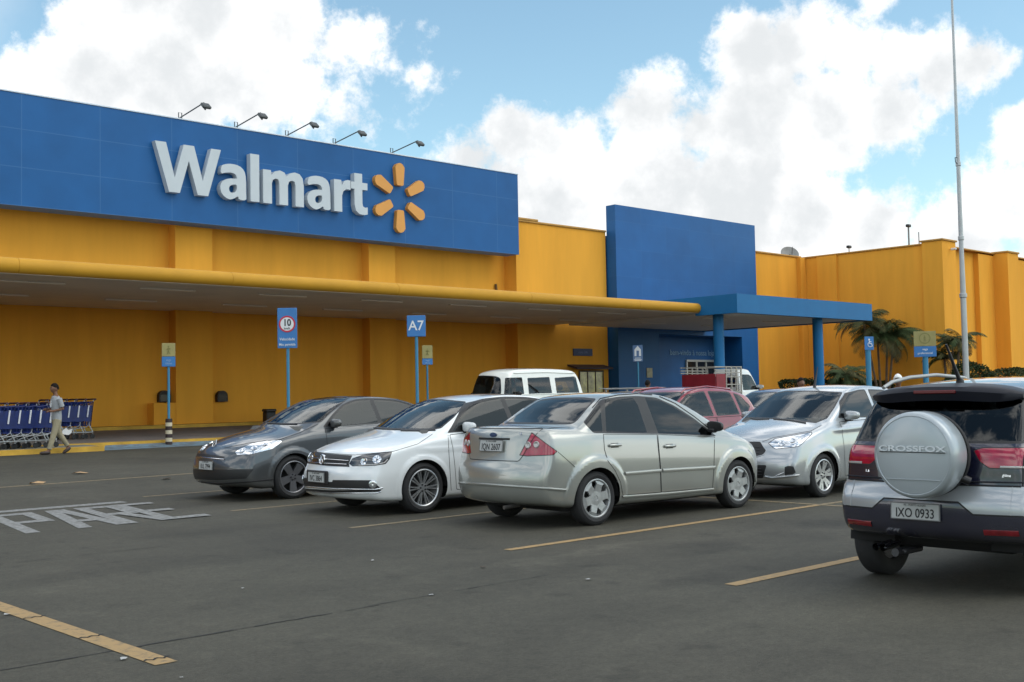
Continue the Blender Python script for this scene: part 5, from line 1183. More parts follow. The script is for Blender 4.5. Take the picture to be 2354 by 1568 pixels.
def navy_offroader():
    t = vehicle('hatchback', 'navy off-road hatchback with silver spare wheel cover on its back, cut off at the right', (8.30, 4.69), 0, .62, .735)
    hw = .765
    s = dict(L=3.62, hw=hw, side=[(.12,.36),(.02,.42),(.0,.52),(.0,.66),(.035,.72),(.06,.76),(.07,.99),(.11,1.07),(.36,1.395),(.50,1.455),(.9,1.505),(1.35,1.53),(1.75,1.515),(2.05,1.45),(2.70,1.08),(2.85,1.02),(3.2,.93),(3.45,.82),(3.56,.70),(3.60,.55),(3.60,.40),(3.52,.30),(3.2,.27),(.7,.28)],
        sec=[(-.75,hw-.07),(-.60,hw-.015),(-.45,hw-.003),(-.30,hw),(-.25,hw-.028),(-.14,hw-.04),(-.05,hw-.05),(0,hw-.06)], taper=[(0,.08),(.14,.05),(.5,.01),(1.0,0),(2.7,0),(3.0,.02),(3.3,.09),(3.62,.22)],
        belt=[(0,1.02),(1.0,1.0),(1.9,.97),(2.45,.95),(3.0,.87),(3.62,.70)], shift=[(0,-.13),(.5,-.09),(1.2,-.02),(1.6,0),(2.1,.08),(2.7,.14),(3.2,.18),(3.62,.30)], tumble=.24, tum2=.08, crown=.06, r=.055, pow=2.4,
        flares=[(.62,.30,.335,.07,.02),(2.86,.30,.335,.07,.02)])
    c = Car(t, s); P = car_paint('navy_paint', (.008,.010,.030), .15, .25); S_ = car_paint('bumper_silver_paint', (.37,.395,.415), .4, .32); cx = zoom(3100, 1380, 740, 1450); V = c.survey()
    DK = mat('dark_bumper_plastic', (.012,.013,.019), .6, spec=.3, var=.2, vscale=6)
    c.arch(.62,.30,.335); c.arch(2.86,.30,.335)
    c.cut('rear_window', rounded([(-.655,1.055),(.655,1.055),(.64,1.12),(.575,1.37),(.3,1.40),(-.3,1.40),(-.575,1.37),(-.64,1.12)], .03), REAR, GLT, False, .018)
    for lp in ([(2.38,1.01),(2.18,1.22),(1.98,1.36),(1.70,1.42),(1.50,1.42),(1.46,1.0)], [(1.40,1.0),(1.44,1.42),(.95,1.42),(.55,1.36),(.38,1.16),(.52,1.04)]): c.cut('side_window', rounded(lp, .04), SIDE_R, GLT, seal=.022)
    c.cut('windscreen', rounded([(-.62,1.07),(.62,1.07),(.52,1.43),(-.52,1.43)], .05), FRONT, GLC, False, .02)
    for nm, lp in (('tail_lamp', [(-.84,.885),(-.45,.885),(-.385,.93),(-.34,1.01),(-.40,1.03),(-.84,1.035)]),): 
        for o_ in c.cut(nm, rounded(lp, .012), REAR, LENSR, seal=.006, sealname='lamp_rim', mn=.02): pass
    both(lambda g_: c.ribbon('reversing_lamp', [(-.665,.898),(-.52,.898)], g_, .018, LENSC, th=.003), REAR)
    # silver upper bumper with the plate notch, dark lower bumper
    up = [(-.84,.765),(-.84,.575),(-.36,.575),(-.26,.655),(.30,.655),(.40,.575),(.84,.575),(.84,.765)]
    c.cut('rear_bumper', up, REAR, S_, False, mn=.0); c.cut('lower_bumper', [(-.84,.2),(.84,.2),(.84,.575),(.40,.575),(.30,.655),(-.26,.655),(-.36,.575),(-.84,.575)], REAR, DK, False, mn=.0)
    c.ribbon('bumper_gap', [(-.84,.768),(.84,.768)], REAR, .012, GAP); c.ribbon('bumper_gap', [(-.8,.572),(-.36,.572),(-.26,.652),(.30,.652),(.40,.572),(.8,.572)], REAR, .010, GAP)
    both(lambda g_: c.ribbon('bumper_seam', [(.595,.765),(.60,.575)], g_, .004, S_, th=.003), REAR)
    both(lambda g_: c.ribbon('reflector', [(.42,.452),(.64,.455)], g_, .040, LENSDR, th=.005), REAR)
    c.ribbon('hatch_gap', [(-.66,1.045),(-.655,.77)], REAR, .008, GAP); c.ribbon('hatch_gap', [(.66,1.045),(.655,.77)], REAR, .008, GAP); c.ribbon('hatch_step', [(-.66,.795),(0,.79),(.66,.795)], REAR, .012, DK, th=.008)
    for lp in (rounded([(2.42,.96),(2.40,.60),(2.36,.34),(1.44,.33),(1.42,.98)], .03), rounded([(1.41,.98),(1.43,.33),(1.04,.33),(.96,.52),(.82,.72),(.78,.99)], .03)):
        c.cut('door', lp, SIDE_R, P); both(lambda g_: c.ring('door_gap', lp, g_, .007, GAP), SIDE_R)
    c.cut('front_bumper', [(-.9,.1),(.9,.1),(.9,.56),(-.9,.56)], FRONT, DK, False, mn=.2); c.cut('headlamp', rounded([(.30,.66),(.72,.66),(.74,.78),(.45,.80)], .03), FRONT, LENSW, True)
    c.finish(P)
    # spoiler
    b = MB(); n_ = 18; vs = []
    for k in range(n_+1):
        y = -.575 + 1.15*k/n_; e = 1 - abs(y/.575)**6; cv = .07*(y/.6)**2; zt = 1.470 - .045*(y/.6)**2
        sec_ = [(.50+cv, zt+.012), (.36+cv, zt+.006), (.265+cv, zt-.014), (.245+cv, zt-.045), (.265+cv, zt-.115), (.38+cv, zt-.110), (.50+cv, zt-.045)]
        m_ = (.42+cv, zt-.035); vs += [(m_[0]+(x-m_[0])*(.5+.5*e), y, m_[1]+(z-m_[1])*(.35+.65*e)) for x, z in sec_]
    fs = [(i*7+j, i*7+(j+1) % 7, (i+1)*7+(j+1) % 7, (i+1)*7+j) for i in range(n_) for j in range(7)] + [tuple(range(7)), tuple(n_*7+j for j in range(7))]
    b.add(vs, fs); b.build('roof_spoiler', mat('spoiler_black', (.008,.009,.015), .42, spec=.3), t, 45)
    c_ = MB(); c_.rbox((.240,-.16,1.405), (.26,.16,1.43), .005); c_.build('brake_lamp', mat('dark_red_lens', (.10,.004,.008), .25), t)
    # spare wheel in its hard cover
    sp = empty('spare_wheel', (-.235, -.082, .985), 0, t); mt = Matrix.Rotation(R(-90), 4, 'Y'); SP = mat('cover_silver', (.36,.40,.42), .34, .25, coat=.6)
    b = MB(); b.lathe([(.235,-.20),(.285,-.19),(.302,-.15),(.301,-.01),(.296,.014),(.284,.030),(.272,.034)], 64, mtx=mt, caps=False)
    b.lathe([(.272,.034),(.268,.030),(.262,.032),(.12,.040),(.0001,.041)], 64, mtx=mt, caps=False); b.build('cover', SP, sp, 40)
    b = MB(); b.lathe([(.29,-.235),(.285,-.19),(.2,-.19)], 48, mtx=mt, caps=False); b.lathe([(.296,-.185),(.298,-.215),(.27,-.24),(.0001,-.24)], 48, mtx=mt, caps=False); b.build('tyre', RUB, sp, 40)
    fm = frame_mtx((-.0425,0,0), (0,-1,0), (0,0,1))
    text_obj('cover_lettering', 'CROSSFOX', .054, mat('raised_letter_silver', (.62,.66,.69), .3, .3), sp, fm @ Matrix.Translation((.0,.045,0)), .003, .0012, 1.80, spacing=1.0)
    for z, w_, col_ in ((.022,.24,GAP), (-.165,.20,SP)):
        b = MB(); b.rbox((-.045, -w_, z-.0025), (-.0395, w_, z+.0025), .001); b.build('cover_rib', col_, sp)
    b = MB(); b.tube([(.0,-.36,.80),(-.06,-.25,.86),(-.10,-.12,.92)], .03, 8); b.tube([(.0,-.36,.98),(-.06,-.25,.98),(-.10,-.12,.98)], .03, 8); b.build('spare_wheel_arm', BLK, t, 50)
    p_, n_ = c.surf((.05,.585), REAR); plate(t, 'IXO 0933', frame_mtx((p_.x-.014, .045, .572), (0,-1,0), (.06,0,1)) @ Matrix.Scale(.93, 4))
    for s_ in (1, -1):
        b = MB(); b.tube([(.55,s_*.565,1.455),(.68,s_*.56,1.50),(.95,s_*.555,1.535),(1.4,s_*.55,1.555),(1.9,s_*.55,1.53),(2.12,s_*.555,1.475),(2.2,s_*.56,1.43)], .015, 8); b.build('roof_rail', mat('rail_grey', (.34,.35,.34), .4, .4), t, 60)
    p_, n_ = c.surf((.62,-.02), TOP); b = MB(); b.tube([p_ + Vector((0,0,-.01)), p_ + Vector((0,0,.03)), p_ + Vector((-.02,.0,.05)), p_ + Vector((-.16,.02,.30))], [.035,.03,.016,.008], 8); b.build('aerial', BLK, t, 50)
    for y in (.30,.36): b = MB(); b.tube([(.2,y,.305),(-.015,y,.295)], .026, 12, caps=False); b.tube([(.19,y,.305),(.185,y,.305)], .024, 12); b.build('exhaust_tip', CHR, t, 40)
    b = MB(); b.tube([(.06,.20,.27),(.0,.20,.265),(-.03,.20,.27)], .03, 10); b.rbox((.03,.15,.25), (.3,.25,.29), .01); b.build('tow_hook', BLK, t, 40)
    for y, tx in ((.47,'1.6'), (-.55,'highline')):
        p_, n_ = c.surf((y,.84), REAR); text_obj('model_badge', tx, .027, CHR, t, frame_mtx(p_ + n_*.003, (0,-1,0), (.1,0,1)), .001)
    wheels(c, (.62, 2.86), .305, .195, 'five', ALLOYD, .66); cabin(c, .6, 2.6, .98, 2.25, .62, (1.6, 1.12)); under(c, .35, 3.3, .50, .27, .40)
    p_, n_ = c.surf((2.2,1.0), SIDE_L); mirror_part(t, p_ + Vector((0,-.02,.0)), 1, P); mirror_part(t, (p_.x, -p_.y+.02, p_.z), -1, P)
    return t

def plain_car(label, P, loc, rz, L_=3.85, hw=.82, top=1.50, boot=False, name='hatchback', rails=False, rack=False, up=0.0):
    t = thing(name, label, 'car', (*loc, gz(loc[1])), R(rz), 'cars parked in the lot')
    k = L_/3.89; z_ = top/1.525
    sd_ = [(.12,.26),(.02,.36),(.0,.55),(.05,.80),(.12,1.0),(.34,1.34),(.50,1.42),(1.0,1.50),(1.45,1.525),(1.85,1.51),(2.15,1.45),(2.88,1.09),(3.02,1.03),(3.35,.95),(3.62,.85),(3.76,.76),(3.80,.62),(3.87,.52),(3.885,.36),(3.84,.22),(3.4,.17),(.8,.17)]
    s = dict(L=L_, hw=hw, side=[(x*k, z*(1 if z < .8 else z_)) for x, z in sd_], sec=[(-.85,hw-.10),(-.74,hw-.03),(-.55,hw-.008),(-.34,hw),(-.16,hw-.015),(0,hw-.05)], taper=[(0,.14),(.14,.08),(.5,.02),(1.0,0),(L_-.9,0),(L_-.55,.02),(L_-.25,.09),(L_,.24)],
        belt=[(0,1.06*z_),(1.0*k,1.04*z_),(2.65*k,.99*z_),(3.2*k,.90*z_),(L_,.72)], shift=[(0,-.14),(.6,-.08),(1.2,-.02),(1.7*k,0),(2.2*k,.09),(2.9*k,.16),(L_,.33)], tumble=.30, tum2=.12, crown=.06, r=.06)
    c = Car(t, s, .04); f_, r_ = 3.09*k, .62*k
    c.arch(f_,.29,.335); c.arch(r_,.29,.335); Z_ = lambda lp: [(x*k, z*z_) for x, z in lp]
    for lp in ([(2.60,1.05),(2.38,1.27),(2.12,1.40),(1.80,1.44),(1.68,1.445),(1.62,1.04)], [(1.54,1.04),(1.60,1.445),(1.10,1.435),(.98,1.42),(.88,1.05)], [(.82,1.06),(.90,1.41),(.72,1.37),(.48,1.18),(.62,1.08)]): c.cut('side_window', rounded(Z_(lp), .035), SIDE_L, GLC, seal=.022)
    c.cut('windscreen', rounded([(-.64,1.10*z_),(.64,1.10*z_),(.52,1.44*z_),(-.52,1.44*z_)], .05), FRONT, GLC, False, .02); c.cut('rear_window', rounded([(-.58,1.03*z_),(.58,1.03*z_),(.50,1.36*z_),(-.50,1.36*z_)], .06), REAR, GLT, False, .02)
    c.cut('headlamp', rounded([(.34,.64),(.72,.66),(.74,.80),(.45,.80)], .03), FRONT, LENSW, True); c.cut('tail_lamp', rounded([(.50,.82),(.80,.82),(.80,1.05),(.60,1.1)], .03), REAR, LENSR, True); c.cut('grille', rounded([(-.3,.5),(.3,.5),(.35,.66),(-.35,.66)], .03), FRONT, BLK, False)
    for lp in (Z_([(2.62,1.0),(2.60,.60),(2.56,.26),(1.60,.25),(1.58,1.02)]), Z_([(1.57,1.02),(1.59,.25),(1.06,.25),(.96,.55),(.84,.75),(.80,1.03)])): c.cut('door', rounded(lp, .03), SIDE_L, P); both(lambda g_: c.ring('door_gap', lp, g_, .008, GAP), SIDE_L)
    c.finish(P); p_, n_ = c.surf((2.42*k,1.03*z_), SIDE_L); mirror_part(t, p_ + Vector((0,-.02,0)), 1, P); mirror_part(t, (p_.x, -p_.y+.02, p_.z), -1, P)
    if rails:
        for s_ in (1,-1):
            b = MB(); b.tube([(.75*k,s_*.53,1.41*z_),(.85*k,s_*.53,1.47*z_),(1.5*k,s_*.53,1.52*z_),(2.1*k,s_*.53,1.48*z_),(2.2*k,s_*.53,1.42*z_)], .016, 6); b.build('roof_rail', P if rails == 'body' else BLK, t, 60)
    if rack:
        b = MB()
        for x in (1.0, 1.8):
            b.rbox((x-.02,-.62,1.56*z_), (x+.02,.62,1.59*z_), .008)
            for y in (-.56,.56): b.box((x-.02,y-.02,1.40*z_), (x+.02,y+.02,1.56*z_))
        for y in (-.6,-.2,.2,.6): b.box((.9,y-.012,1.59*z_), (2.0,y+.012,1.605*z_))
        b.build('roof_rack', mat('rack_grey', (.25,.25,.24), .5, .4), t)
    wheels(c, (r_, f_), .295, .18, 'cap7', HUBCAP); cabin(c, .7*k, 2.8*k, 1.0, 2.45*k, .64, (1.75*k, 1.25*k)); under(c, .5, L_-.3, .68)
    return t
def old_van():
    t = thing('van', 'old white van with tall side windows and rounded roof, behind the white sedan', 'van', (28.09, 27.13, gz(27)), R(186), 'cars parked in the lot')
    hw = .86; s = dict(L=4.40, hw=hw, side=[(x, z*1.08 if z > .5 else z) for x, z in [(.10,.34),(.02,.46),(.0,.9),(.06,1.25),(.22,1.72),(.36,1.88),(.6,1.945),(1.8,1.975),(3.3,1.955),(3.75,1.90),(3.95,1.80),(4.22,1.22),(4.34,1.08),(4.40,.7),(4.38,.38),(4.25,.30),(3.6,.26),(.6,.26)]],
        sec=[(-.95,hw-.06),(-.8,hw-.01),(-.5,hw),(-.2,hw),(0,hw-.02)], taper=[(0,.12),(.2,.04),(.7,0),(3.6,0),(4.0,.05),(4.25,.13),(4.40,.24)], belt=[(0,1.29),(4.4,1.27)], shift=[(0,-.10),(1,-.03),(2,0),(3,.03),(3.8,.12),(4.40,.30)], tumble=.16, tum2=.10, crown=.10, r=.10, pow=2.3, step=.015)
    c = Car(t, s, .04); P = car_paint('cream_white_paint', (.74,.74,.68), 0, .35); V = c.survey(); cq = zoom(1720, 1360, 500)
    c.arch(.95,.33,.36); c.arch(3.35,.33,.36)
    c.cut('windscreen', rounded(cq((128,560),(150,420),(190,300),(240,240),(420,226),(640,236),(722,262),(744,300),(752,480),(748,560)), [4,2,2,3,4,4,4,3,2,4]), V, GLK, False, .018)
    for lp in (cq((820,268),(1118,258),(1160,560),(800,560)), cq((1212,270),(1600,252),(1655,560),(1240,560)), cq((1692,268),(2040,242),(2070,270),(2140,560),(1735,560))): c.cut('side_window', rounded(lp, 2), V, GLK if lp[0][0] < 1210 else GLC, seal=.02)
    c.cut('rear_window', rounded([(-.58,1.28),(.58,1.28),(.52,1.70),(-.52,1.70)], .08), REAR, GLK, False, .02)
    for k in range(6): both(lambda g_: c.ribbon('air_vent', cq((2128+8*k,262+30*k),(2182+7*k,262+30*k)), g_, .022, BLK), V)
    c.cut('headlamp', [(.62+.10*math.cos(R(a_)), .86+.10*math.sin(R(a_))) for a_ in range(0,360,20)], FRONT, LENSW, True, seal=.015); c.cut('tail_lamp', rounded([(.62,.75),(.74,.75),(.74,1.05),(.62,1.05)], .03), REAR, LENSR, True)
    both(lambda g_: c.ribbon('belt_line', [(.15,1.275),(2,1.275),(4.0,1.255)], g_, .03, P, th=.015), SIDE_L); both(lambda g_: c.ribbon('roof_gutter', [(.5,1.94),(2,1.975),(3.6,1.94)], g_, .03, P, th=.025), SIDE_L)
    both(lambda g_: c.ring('door_gap', rounded([(3.9,1.16),(3.78,.5),(3.0,.36),(2.98,1.16)], .03), g_, .008, GAP), SIDE_L)
    c.finish(P); wheels(c, (.95, 3.35), .33, .19, 'cap6', HUBCAP); cabin(c, .4, 4.0, 1.12, 3.7, .70, (3.1, 2.1, 1.2)); under(c, .4, 4.1, .75, .22, .4)
    p_, n_ = c.surf((3.7,1.25), SIDE_L); mirror_part(t, p_, 1, BLK); mirror_part(t, (p_.x, -p_.y, p_.z), -1, BLK)
    return t
def small_truck():
    t = thing('pickup_truck', 'white light truck with red load and grey rack, in front of the entrance', 'truck', (36.5, 28.0, gz(28)), 0, 'cars parked in the lot')
    P = car_paint('truck_white_paint', (.74,.76,.74), 0, .35); hw = .80
    s = dict(L=1.75, hw=hw, side=[(.0,.55),(.0,1.2),(.02,1.92),(.10,2.12),(.30,2.17),(.75,2.14),(.92,2.05),(1.45,1.24),(1.60,1.14),(1.72,1.0),(1.75,.6),(1.70,.45),(1.5,.40),(.1,.45)],
        sec=[(-.8,hw-.03),(-.5,hw),(0,hw-.02)], taper=[(0,.02),(.5,0),(1.1,.02),(1.5,.08),(1.75,.18)], belt=[(0,1.22),(1.75,1.15)], shift=[(0,0),(.5,.02),(1.0,.08),(1.75,.2)], tumble=.13, tum2=.05, crown=.05, r=.06)
    cabe = empty('cab', (1.72, 0, 0), 0, t); c = Car(cabe, s, .04); c.root.rotation_euler = (0,0,0)
    c.arch(.95,.34,.37)
    c.cut('side_window', rounded([(.18,1.26),(.22,1.90),(.72,1.90),(.90,1.82),(1.26,1.28)], .05), SIDE_R, GLK, seal=.025); c.cut('windscreen', rounded([(-.68,1.30),(.68,1.30),(.58,1.92),(-.58,1.92)], .06), FRONT, GLK, False, .025)
    c.cut('rear_window', rounded([(-.5,1.4),(.5,1.4),(.5,1.85),(-.5,1.85)], .05), REAR, GLK, False, .02)
    c.finish(P, 'cab_shell'); p_, n_ = c.surf((1.2,1.30), SIDE_R); mirror_part(cabe, p_ + Vector((0,0,.02)), -1, P, sc=1.3); mirror_part(cabe, (p_.x, -p_.y, p_.z+.02), 1, P, sc=1.3)
    b = MB(); b.rbox((.1,-.7,.95), (.6,.7,1.1), .05); b.rbox((.08,-.7,1.05), (.22,.7,1.6), .05); b.build('cab_bench', CLOTH, cabe)
    b = MB(); b.rbox((0,-.82,.78), (1.7,.82,.90), .02); b.rbox((.1,-.3,.5), (2.3,.3,.78), .02); b.build('load_bed', mat('bed_steel', (.10,.10,.10), .6), t)
    RD = mat('red_board', (.22,.010,.022), .5, var=.15, vscale=3); GR = mat('rack_paint', (.34,.32,.28), .6)
    for nm, a_, b_ in (('side_board',(.0,-.86,.9),(.6,-.82,1.92)), ('side_board',(.0,.82,.9),(.6,.86,1.92)), ('tail_board',(-.03,-.82,.9),(.0,.82,1.92))): b = MB(); b.rbox(a_, b_, .01); b.build(nm, RD, t)
    b = MB()
    for y in (-.84,.84):
        for x in (.65,1.0,1.35,1.66): b.box((x-.025,y-.025,.9), (x+.025,y+.025,2.2))
        for z in (1.98,2.08,2.2): b.box((-.1,y-.022,z-.02), (1.7,y+.022,z+.02))
        for z in (1.2,1.5,1.8): b.box((.65,y-.02,z-.02), (1.7,y+.02,z+.02))
    for x in (.0,.55,1.1,1.66): b.box((x-.02,-.84,2.185), (x+.02,.84,2.22))
    b.build('ladder_rack', GR, t)
    for x in (.75, 2.67):
        for s_ in (-1,1): wheel(t, x, s_*.70, .33, .2, 'cap6', HUBCAP, s_)
    return t
silver_sedan(); white_sedan(); grey_sedan(); silver_hatch(); navy_offroader()
plain_car('red hatchback with roof rails, half hidden behind the beige silver sedan', car_paint('red_paint', (.24,.006,.016), .05, .3), (16.66, 12.05), 180, 3.75, .82, 1.545, rails='body')
plain_car('dark blue car whose roof shows beside the red hatchback', car_paint('deep_blue_paint', (.010,.014,.075), .1, .3), (24.6, 15.2), 180, 4.0, .83, 1.50)
plain_car('grey car with a roof rack, behind the roof of the beige silver sedan', car_paint('warm_grey_paint', (.30,.29,.27), .3, .35), (23.0, 18.6), 180, 4.1, .82, 1.48, rack=True)
old_van(); small_truck()
# ------------------------------------------------------------------ signs, poles and small things
BPOLE = mat('sign_post_blue', (.035,.20,.34), .5, var=.1, vscale=4); SBLUE = mat('sign_blue', (.030,.17,.44), .4, var=.05, vscale=4); SWHITE = mat('sign_white', (.72,.73,.74), .45); SRED = mat('sign_red', (.50,.02,.05), .45); SYEL = mat('sign_pale_yellow', (.32,.275,.10), .5, var=.1, vscale=5); SDARK = mat('sign_back_dark', (.06,.04,.05), .6); INK = mat('sign_ink', (.02,.02,.022), .5)
def sign_post(label, x, y, parts, z0, ztop, yaw=-43, pole_r=.035, group='sign posts in the car park'):
    t = thing('sign_post', label, 'sign', (x, y, gz(y) + z0), 0, group); zz = gz(y) + z0
    b = MB(); b.tube([(0,0,0),(0,0,ztop-zz)], pole_r, 12); b.lathe([(.09,.0),(.09,.015),(pole_r,.03)], 12); b.build('post', BPOLE, t, 40)
    rot = Matrix.Rotation(R(yaw), 4, 'Z')
    for nm, w, za, zb, m, dy in parts:
        b = MB(); b.rbox((-w/2,-pole_r-.022-dy,za-zz), (w/2,-pole_r-.002-dy,zb-zz), .008, mtx=rot); b.build(nm, m, t)
    face = lambda z, xo=0, d=.056: rot @ frame_mtx((xo,-(d-.056)-pole_r-.026,z-zz), (1,0,0), (0,0,1))
    return t, face, rot, zz
def disc(r0, r1, m, name, t, mt, d=.003):
    b = MB(); b.lathe([(r1+.0001,0),(r1,d),(r0,d),(r0,0)] if r0 else [(r1,0),(r1,d),(.0001,d)], 40, mtx=mt, caps=False); return b.build(name, m, t, 40)
# speed limit
t, face, rot, zz = sign_post('blue post with a round red-rimmed 10 speed limit sign, above the dark grey sedan', 13.80, 22.0, [('sign_panel', .44, 2.60, 3.50, SBLUE, 0)], 0, 3.45)
disc(0, .165, SWHITE, 'speed_disc', t, face(3.14)); disc(.150, .185, SRED, 'speed_ring', t, face(3.14, 0, .0565), .005)
text_obj('speed_number', '10', .21, INK, t, face(3.165, 0, .062), .001, .006, .85); text_obj('speed_unit', 'km/h', .07, INK, t, face(3.04, 0, .062), .001, .001)
text_obj('speed_text', 'Velocidade', .085, SWHITE, t, face(2.80, 0, .060), .001, .001, .9); text_obj('speed_text', 'M\u00e1x. permitida', .075, SWHITE, t, face(2.68, 0, .060), .001, .001, .8)
# aisle
t, face, rot, zz = sign_post('blue aisle sign reading A7 on a slim post, right of the speed limit sign', 15.48, 19.5, [('sign_panel', .40, 2.77, 3.23, SBLUE, 0), ('sign_panel', .40, 2.77, 3.23, SBLUE, -.092)], 0, 3.2)
text_obj('aisle_number', 'A7', .30, SWHITE, t, face(3.0), .001, .003, .95)
def parking_symbol(t, face, z, s, m):
    # person-with-cane style pictogram: head, body, limbs
    mt = face(z); b = MB(); b.lathe([(.16*s,0),(.16*s,.002),(.0001,.002)], 14, mtx=mt @ Matrix.Translation((0,.62*s,0)), caps=False)
    for q in (((0,.42),(0,-.1)), ((0,.36),(.34,.1)), ((0,.36),(-.3,.05)), ((0,-.1),(.22,-.7)), ((0,-.1),(-.2,-.7))): b.tube([mt @ Vector((q[0][0]*s,q[0][1]*s,.002)), mt @ Vector((q[1][0]*s,q[1][1]*s,.002))], .075*s, 6)
    return b.build('pictogram', m, t)
for (x, y, top, mid, bot, lab, bol) in ((14.60, 29.35, 3.07, 2.70, 2.42, 'pale yellow and blue sign on a post with a striped bollard foot beside the carts', True), (24.03, 29.72, 3.18, 2.74, 2.53, 'pale yellow and blue sign on a thin post behind the A7 sign', False)):
    t, face, rot, zz = sign_post(lab, x, y, [('sign_panel', .36, mid, top, SYEL, 0), ('lower_panel', .36, bot, mid - .005, SBLUE, 0), ('sign_panel', .30, mid-.05, top, SDARK, -.092)], .13 if not bol else 0.0, top - .02, -25)
    parking_symbol(t, face, (mid+top)/2, .15, mat('sign_olive_ink', (.22,.20,.06), .6)); text_obj('sign_text', 'vaga', .08, mat('sign_pale_text', (.30,.42,.6), .5), t, face((mid+bot)/2 + .04), .001); text_obj('sign_text', 'idoso', .08, MATS['sign_pale_text'], t, face((mid+bot)/2 - .05), .001)
    if bol:
        for k in range(7):
            b = MB(); b.tube([(0,0,.105*k+.002),(0,0,.105*(k+1))], .092, 20); b.build('bollard_band', mat('bollard_black', (.03,.015,.015), .6) if k % 2 == 0 else mat('bollard_cream', (.55,.47,.33), .6, var=.12, vscale=8), t, 40)
t, face, rot, zz = sign_post('blue sign with a white house-shaped pictogram in front of the entrance', 35.15, 30.0, [('sign_panel', .40, 2.72, 3.38, mat('sign_soft_blue', (.08,.16,.32), .45), 0)], .13, 3.3, -49)
b = MB(); b.prism([(-.13,-.2),(-.05,-.2),(-.05,.02),(.05,.02),(.05,-.2),(.13,-.2),(.13,.06),(0,.22),(-.13,.06)], 0, .004, mtx=face(3.14)); b.build('pictogram', SWHITE, t)
for z, w in ((2.86,.24),(2.80,.3),(2.76,.26)): b = MB(); b.box((-w/2,-.012,0), (w/2,.012,.003), mtx=face(z)); b.build('text_line', SWHITE, t)
t, face, rot, zz = sign_post('small blue sign with white wheelchair pictogram on a thick grey-blue post', 39.0, 22.0, [('sign_panel', .36, 2.90, 3.40, SBLUE, 0)], 0, 2.95, -35, .10); 
b = MB(); mt = face(3.16, .02); b.lathe([(.035,0),(.035,.004),(.0001,.004)], 14, mtx=mt @ Matrix.Translation((-.02,.13,0)), caps=False)
for q in (((-.02,.09),(-.01,-.02)), ((-.01,-.02),(.07,-.03)), ((.07,-.03),(.10,-.13)), ((-.015,.05),(.06,.04))): b.tube([mt @ Vector((*q[0],.003)), mt @ Vector((*q[1],.003))], .016, 6)
b.tube([mt @ Vector((.01+.085*math.cos(R(100+20*k)), -.06+.085*math.sin(R(100+20*k)), .003)) for k in range(12)], .012, 6); b.build('pictogram', SWHITE, t)
t, face, rot, zz = sign_post('large pale yellow square sign with round emblem above blue strip, beside the right palm', 47.4, 24.0, [('sign_panel', .92, 3.27, 3.92, SYEL, 0), ('lower_panel', .92, 2.80, 3.262, SBLUE, 0)], 0, 3.3, -60, .12)
disc(.20, .24, mat('sign_olive_ink', (.22,.20,.06), .6), 'emblem_ring', t, face(3.61)); parking_symbol(t, face, 3.61, .16, MATS['sign_olive_ink'])
text_obj('sign_text', 'vaga', .13, SWHITE, t, face(3.13), .001, .001); text_obj('sign_text', 'preferencial', .13, SWHITE, t, face(2.96), .001, .001)
# flagpole
t = thing('flagpole', 'tall tapering pale metal flagpole rising out of the picture at the right', 'pole', (38.45, 18.0, gz(18))); PM = mat('galvanised_pole', (.40,.41,.41), .4, .5, var=.1, vscale=2)
b = MB(); b.lathe([(.10,0),(.095,4.6),(.078,6.0),(.068,9.0),(.046,12.5),(.036,17),(.03,24)], 20); b.build('shaft', PM, t, 40)
for z, r_ in ((4.6,.125),(6.6,.10),(9.2,.09)): b = MB(); b.lathe([(r_-.02,z-.08),(r_,z-.06),(r_,z+.06),(r_-.02,z+.08)], 20); b.build('collar', PM, t, 40)
b = MB(); b.tube([(-.08,0,9.2),(-.20,0,9.25),(-.22,0,9.40),(-.10,0,9.42)], .015, 6); b.build('cleat', BLK, t)
b = MB(); b.lathe([(.28,0),(.28,.03),(.13,.05),(.13,.3)], 20); b.build('base_flange', PM, t, 40)
# wall and roof fittings
def wall_lamp(x, z, y, label):
    t = thing('wall_lamp', label, 'lamp', (x, y, z), 0, 'dark round-topped lamps on the wall'); b = MB()
    b.prism([(-.21,-.2),(.21,-.2)] + [(.21*math.cos(R(a)), .02+.19*math.sin(R(a))) for a in range(0,181,15)], 0, .18, mtx=frame_mtx((0,0,0), (1,0,0), (0,0,1))); b.build('hood', mat('dark_bronze', (.018,.012,.010), .6), t)
    b = MB(); b.box((-.16,-.185,-.17), (.16,-.181,.06)); b.build('lens', mat('dull_lens', (.03,.02,.015), .2), t); return t
wall_lamp(20.93, 1.62, 37.99, 'dark round-topped lamp on bare ochre wall right of the pilaster'); wall_lamp(18.66, 1.65, 37.99, 'dark round-topped lamp on the plinth behind the bollard sign')
t = thing('litter_bin', 'small black bin on the walkway against the ochre wall', 'bin', (21.9, 36.2, gz(36.2)+.13)); b = MB(); b.rbox((-.19,-.16,0), (.19,.16,.50), .03); b.build('bin_body', BLK, t); b = MB(); b.rbox((-.21,-.18,.50), (.21,.18,.60), .03); b.build('bin_lid', mat('bin_lid', (.03,.025,.02), .5), t)
t = thing('wall_plaque', 'small dark blue plaque on the ochre wall above the window', 'sign', (39.55, 37.19, 3.44)); b = MB(); b.rbox((-.66,-.05,-.17), (.66,0,.17), .01); b.build('panel', mat('plaque_navy', (.03,.05,.14), .5), t); text_obj('plaque_text', 'caixa 24h', .17, mat('plaque_text', (.12,.17,.32), .5), t, frame_mtx((0,-.052,0), (1,0,0), (0,0,1)), .001)
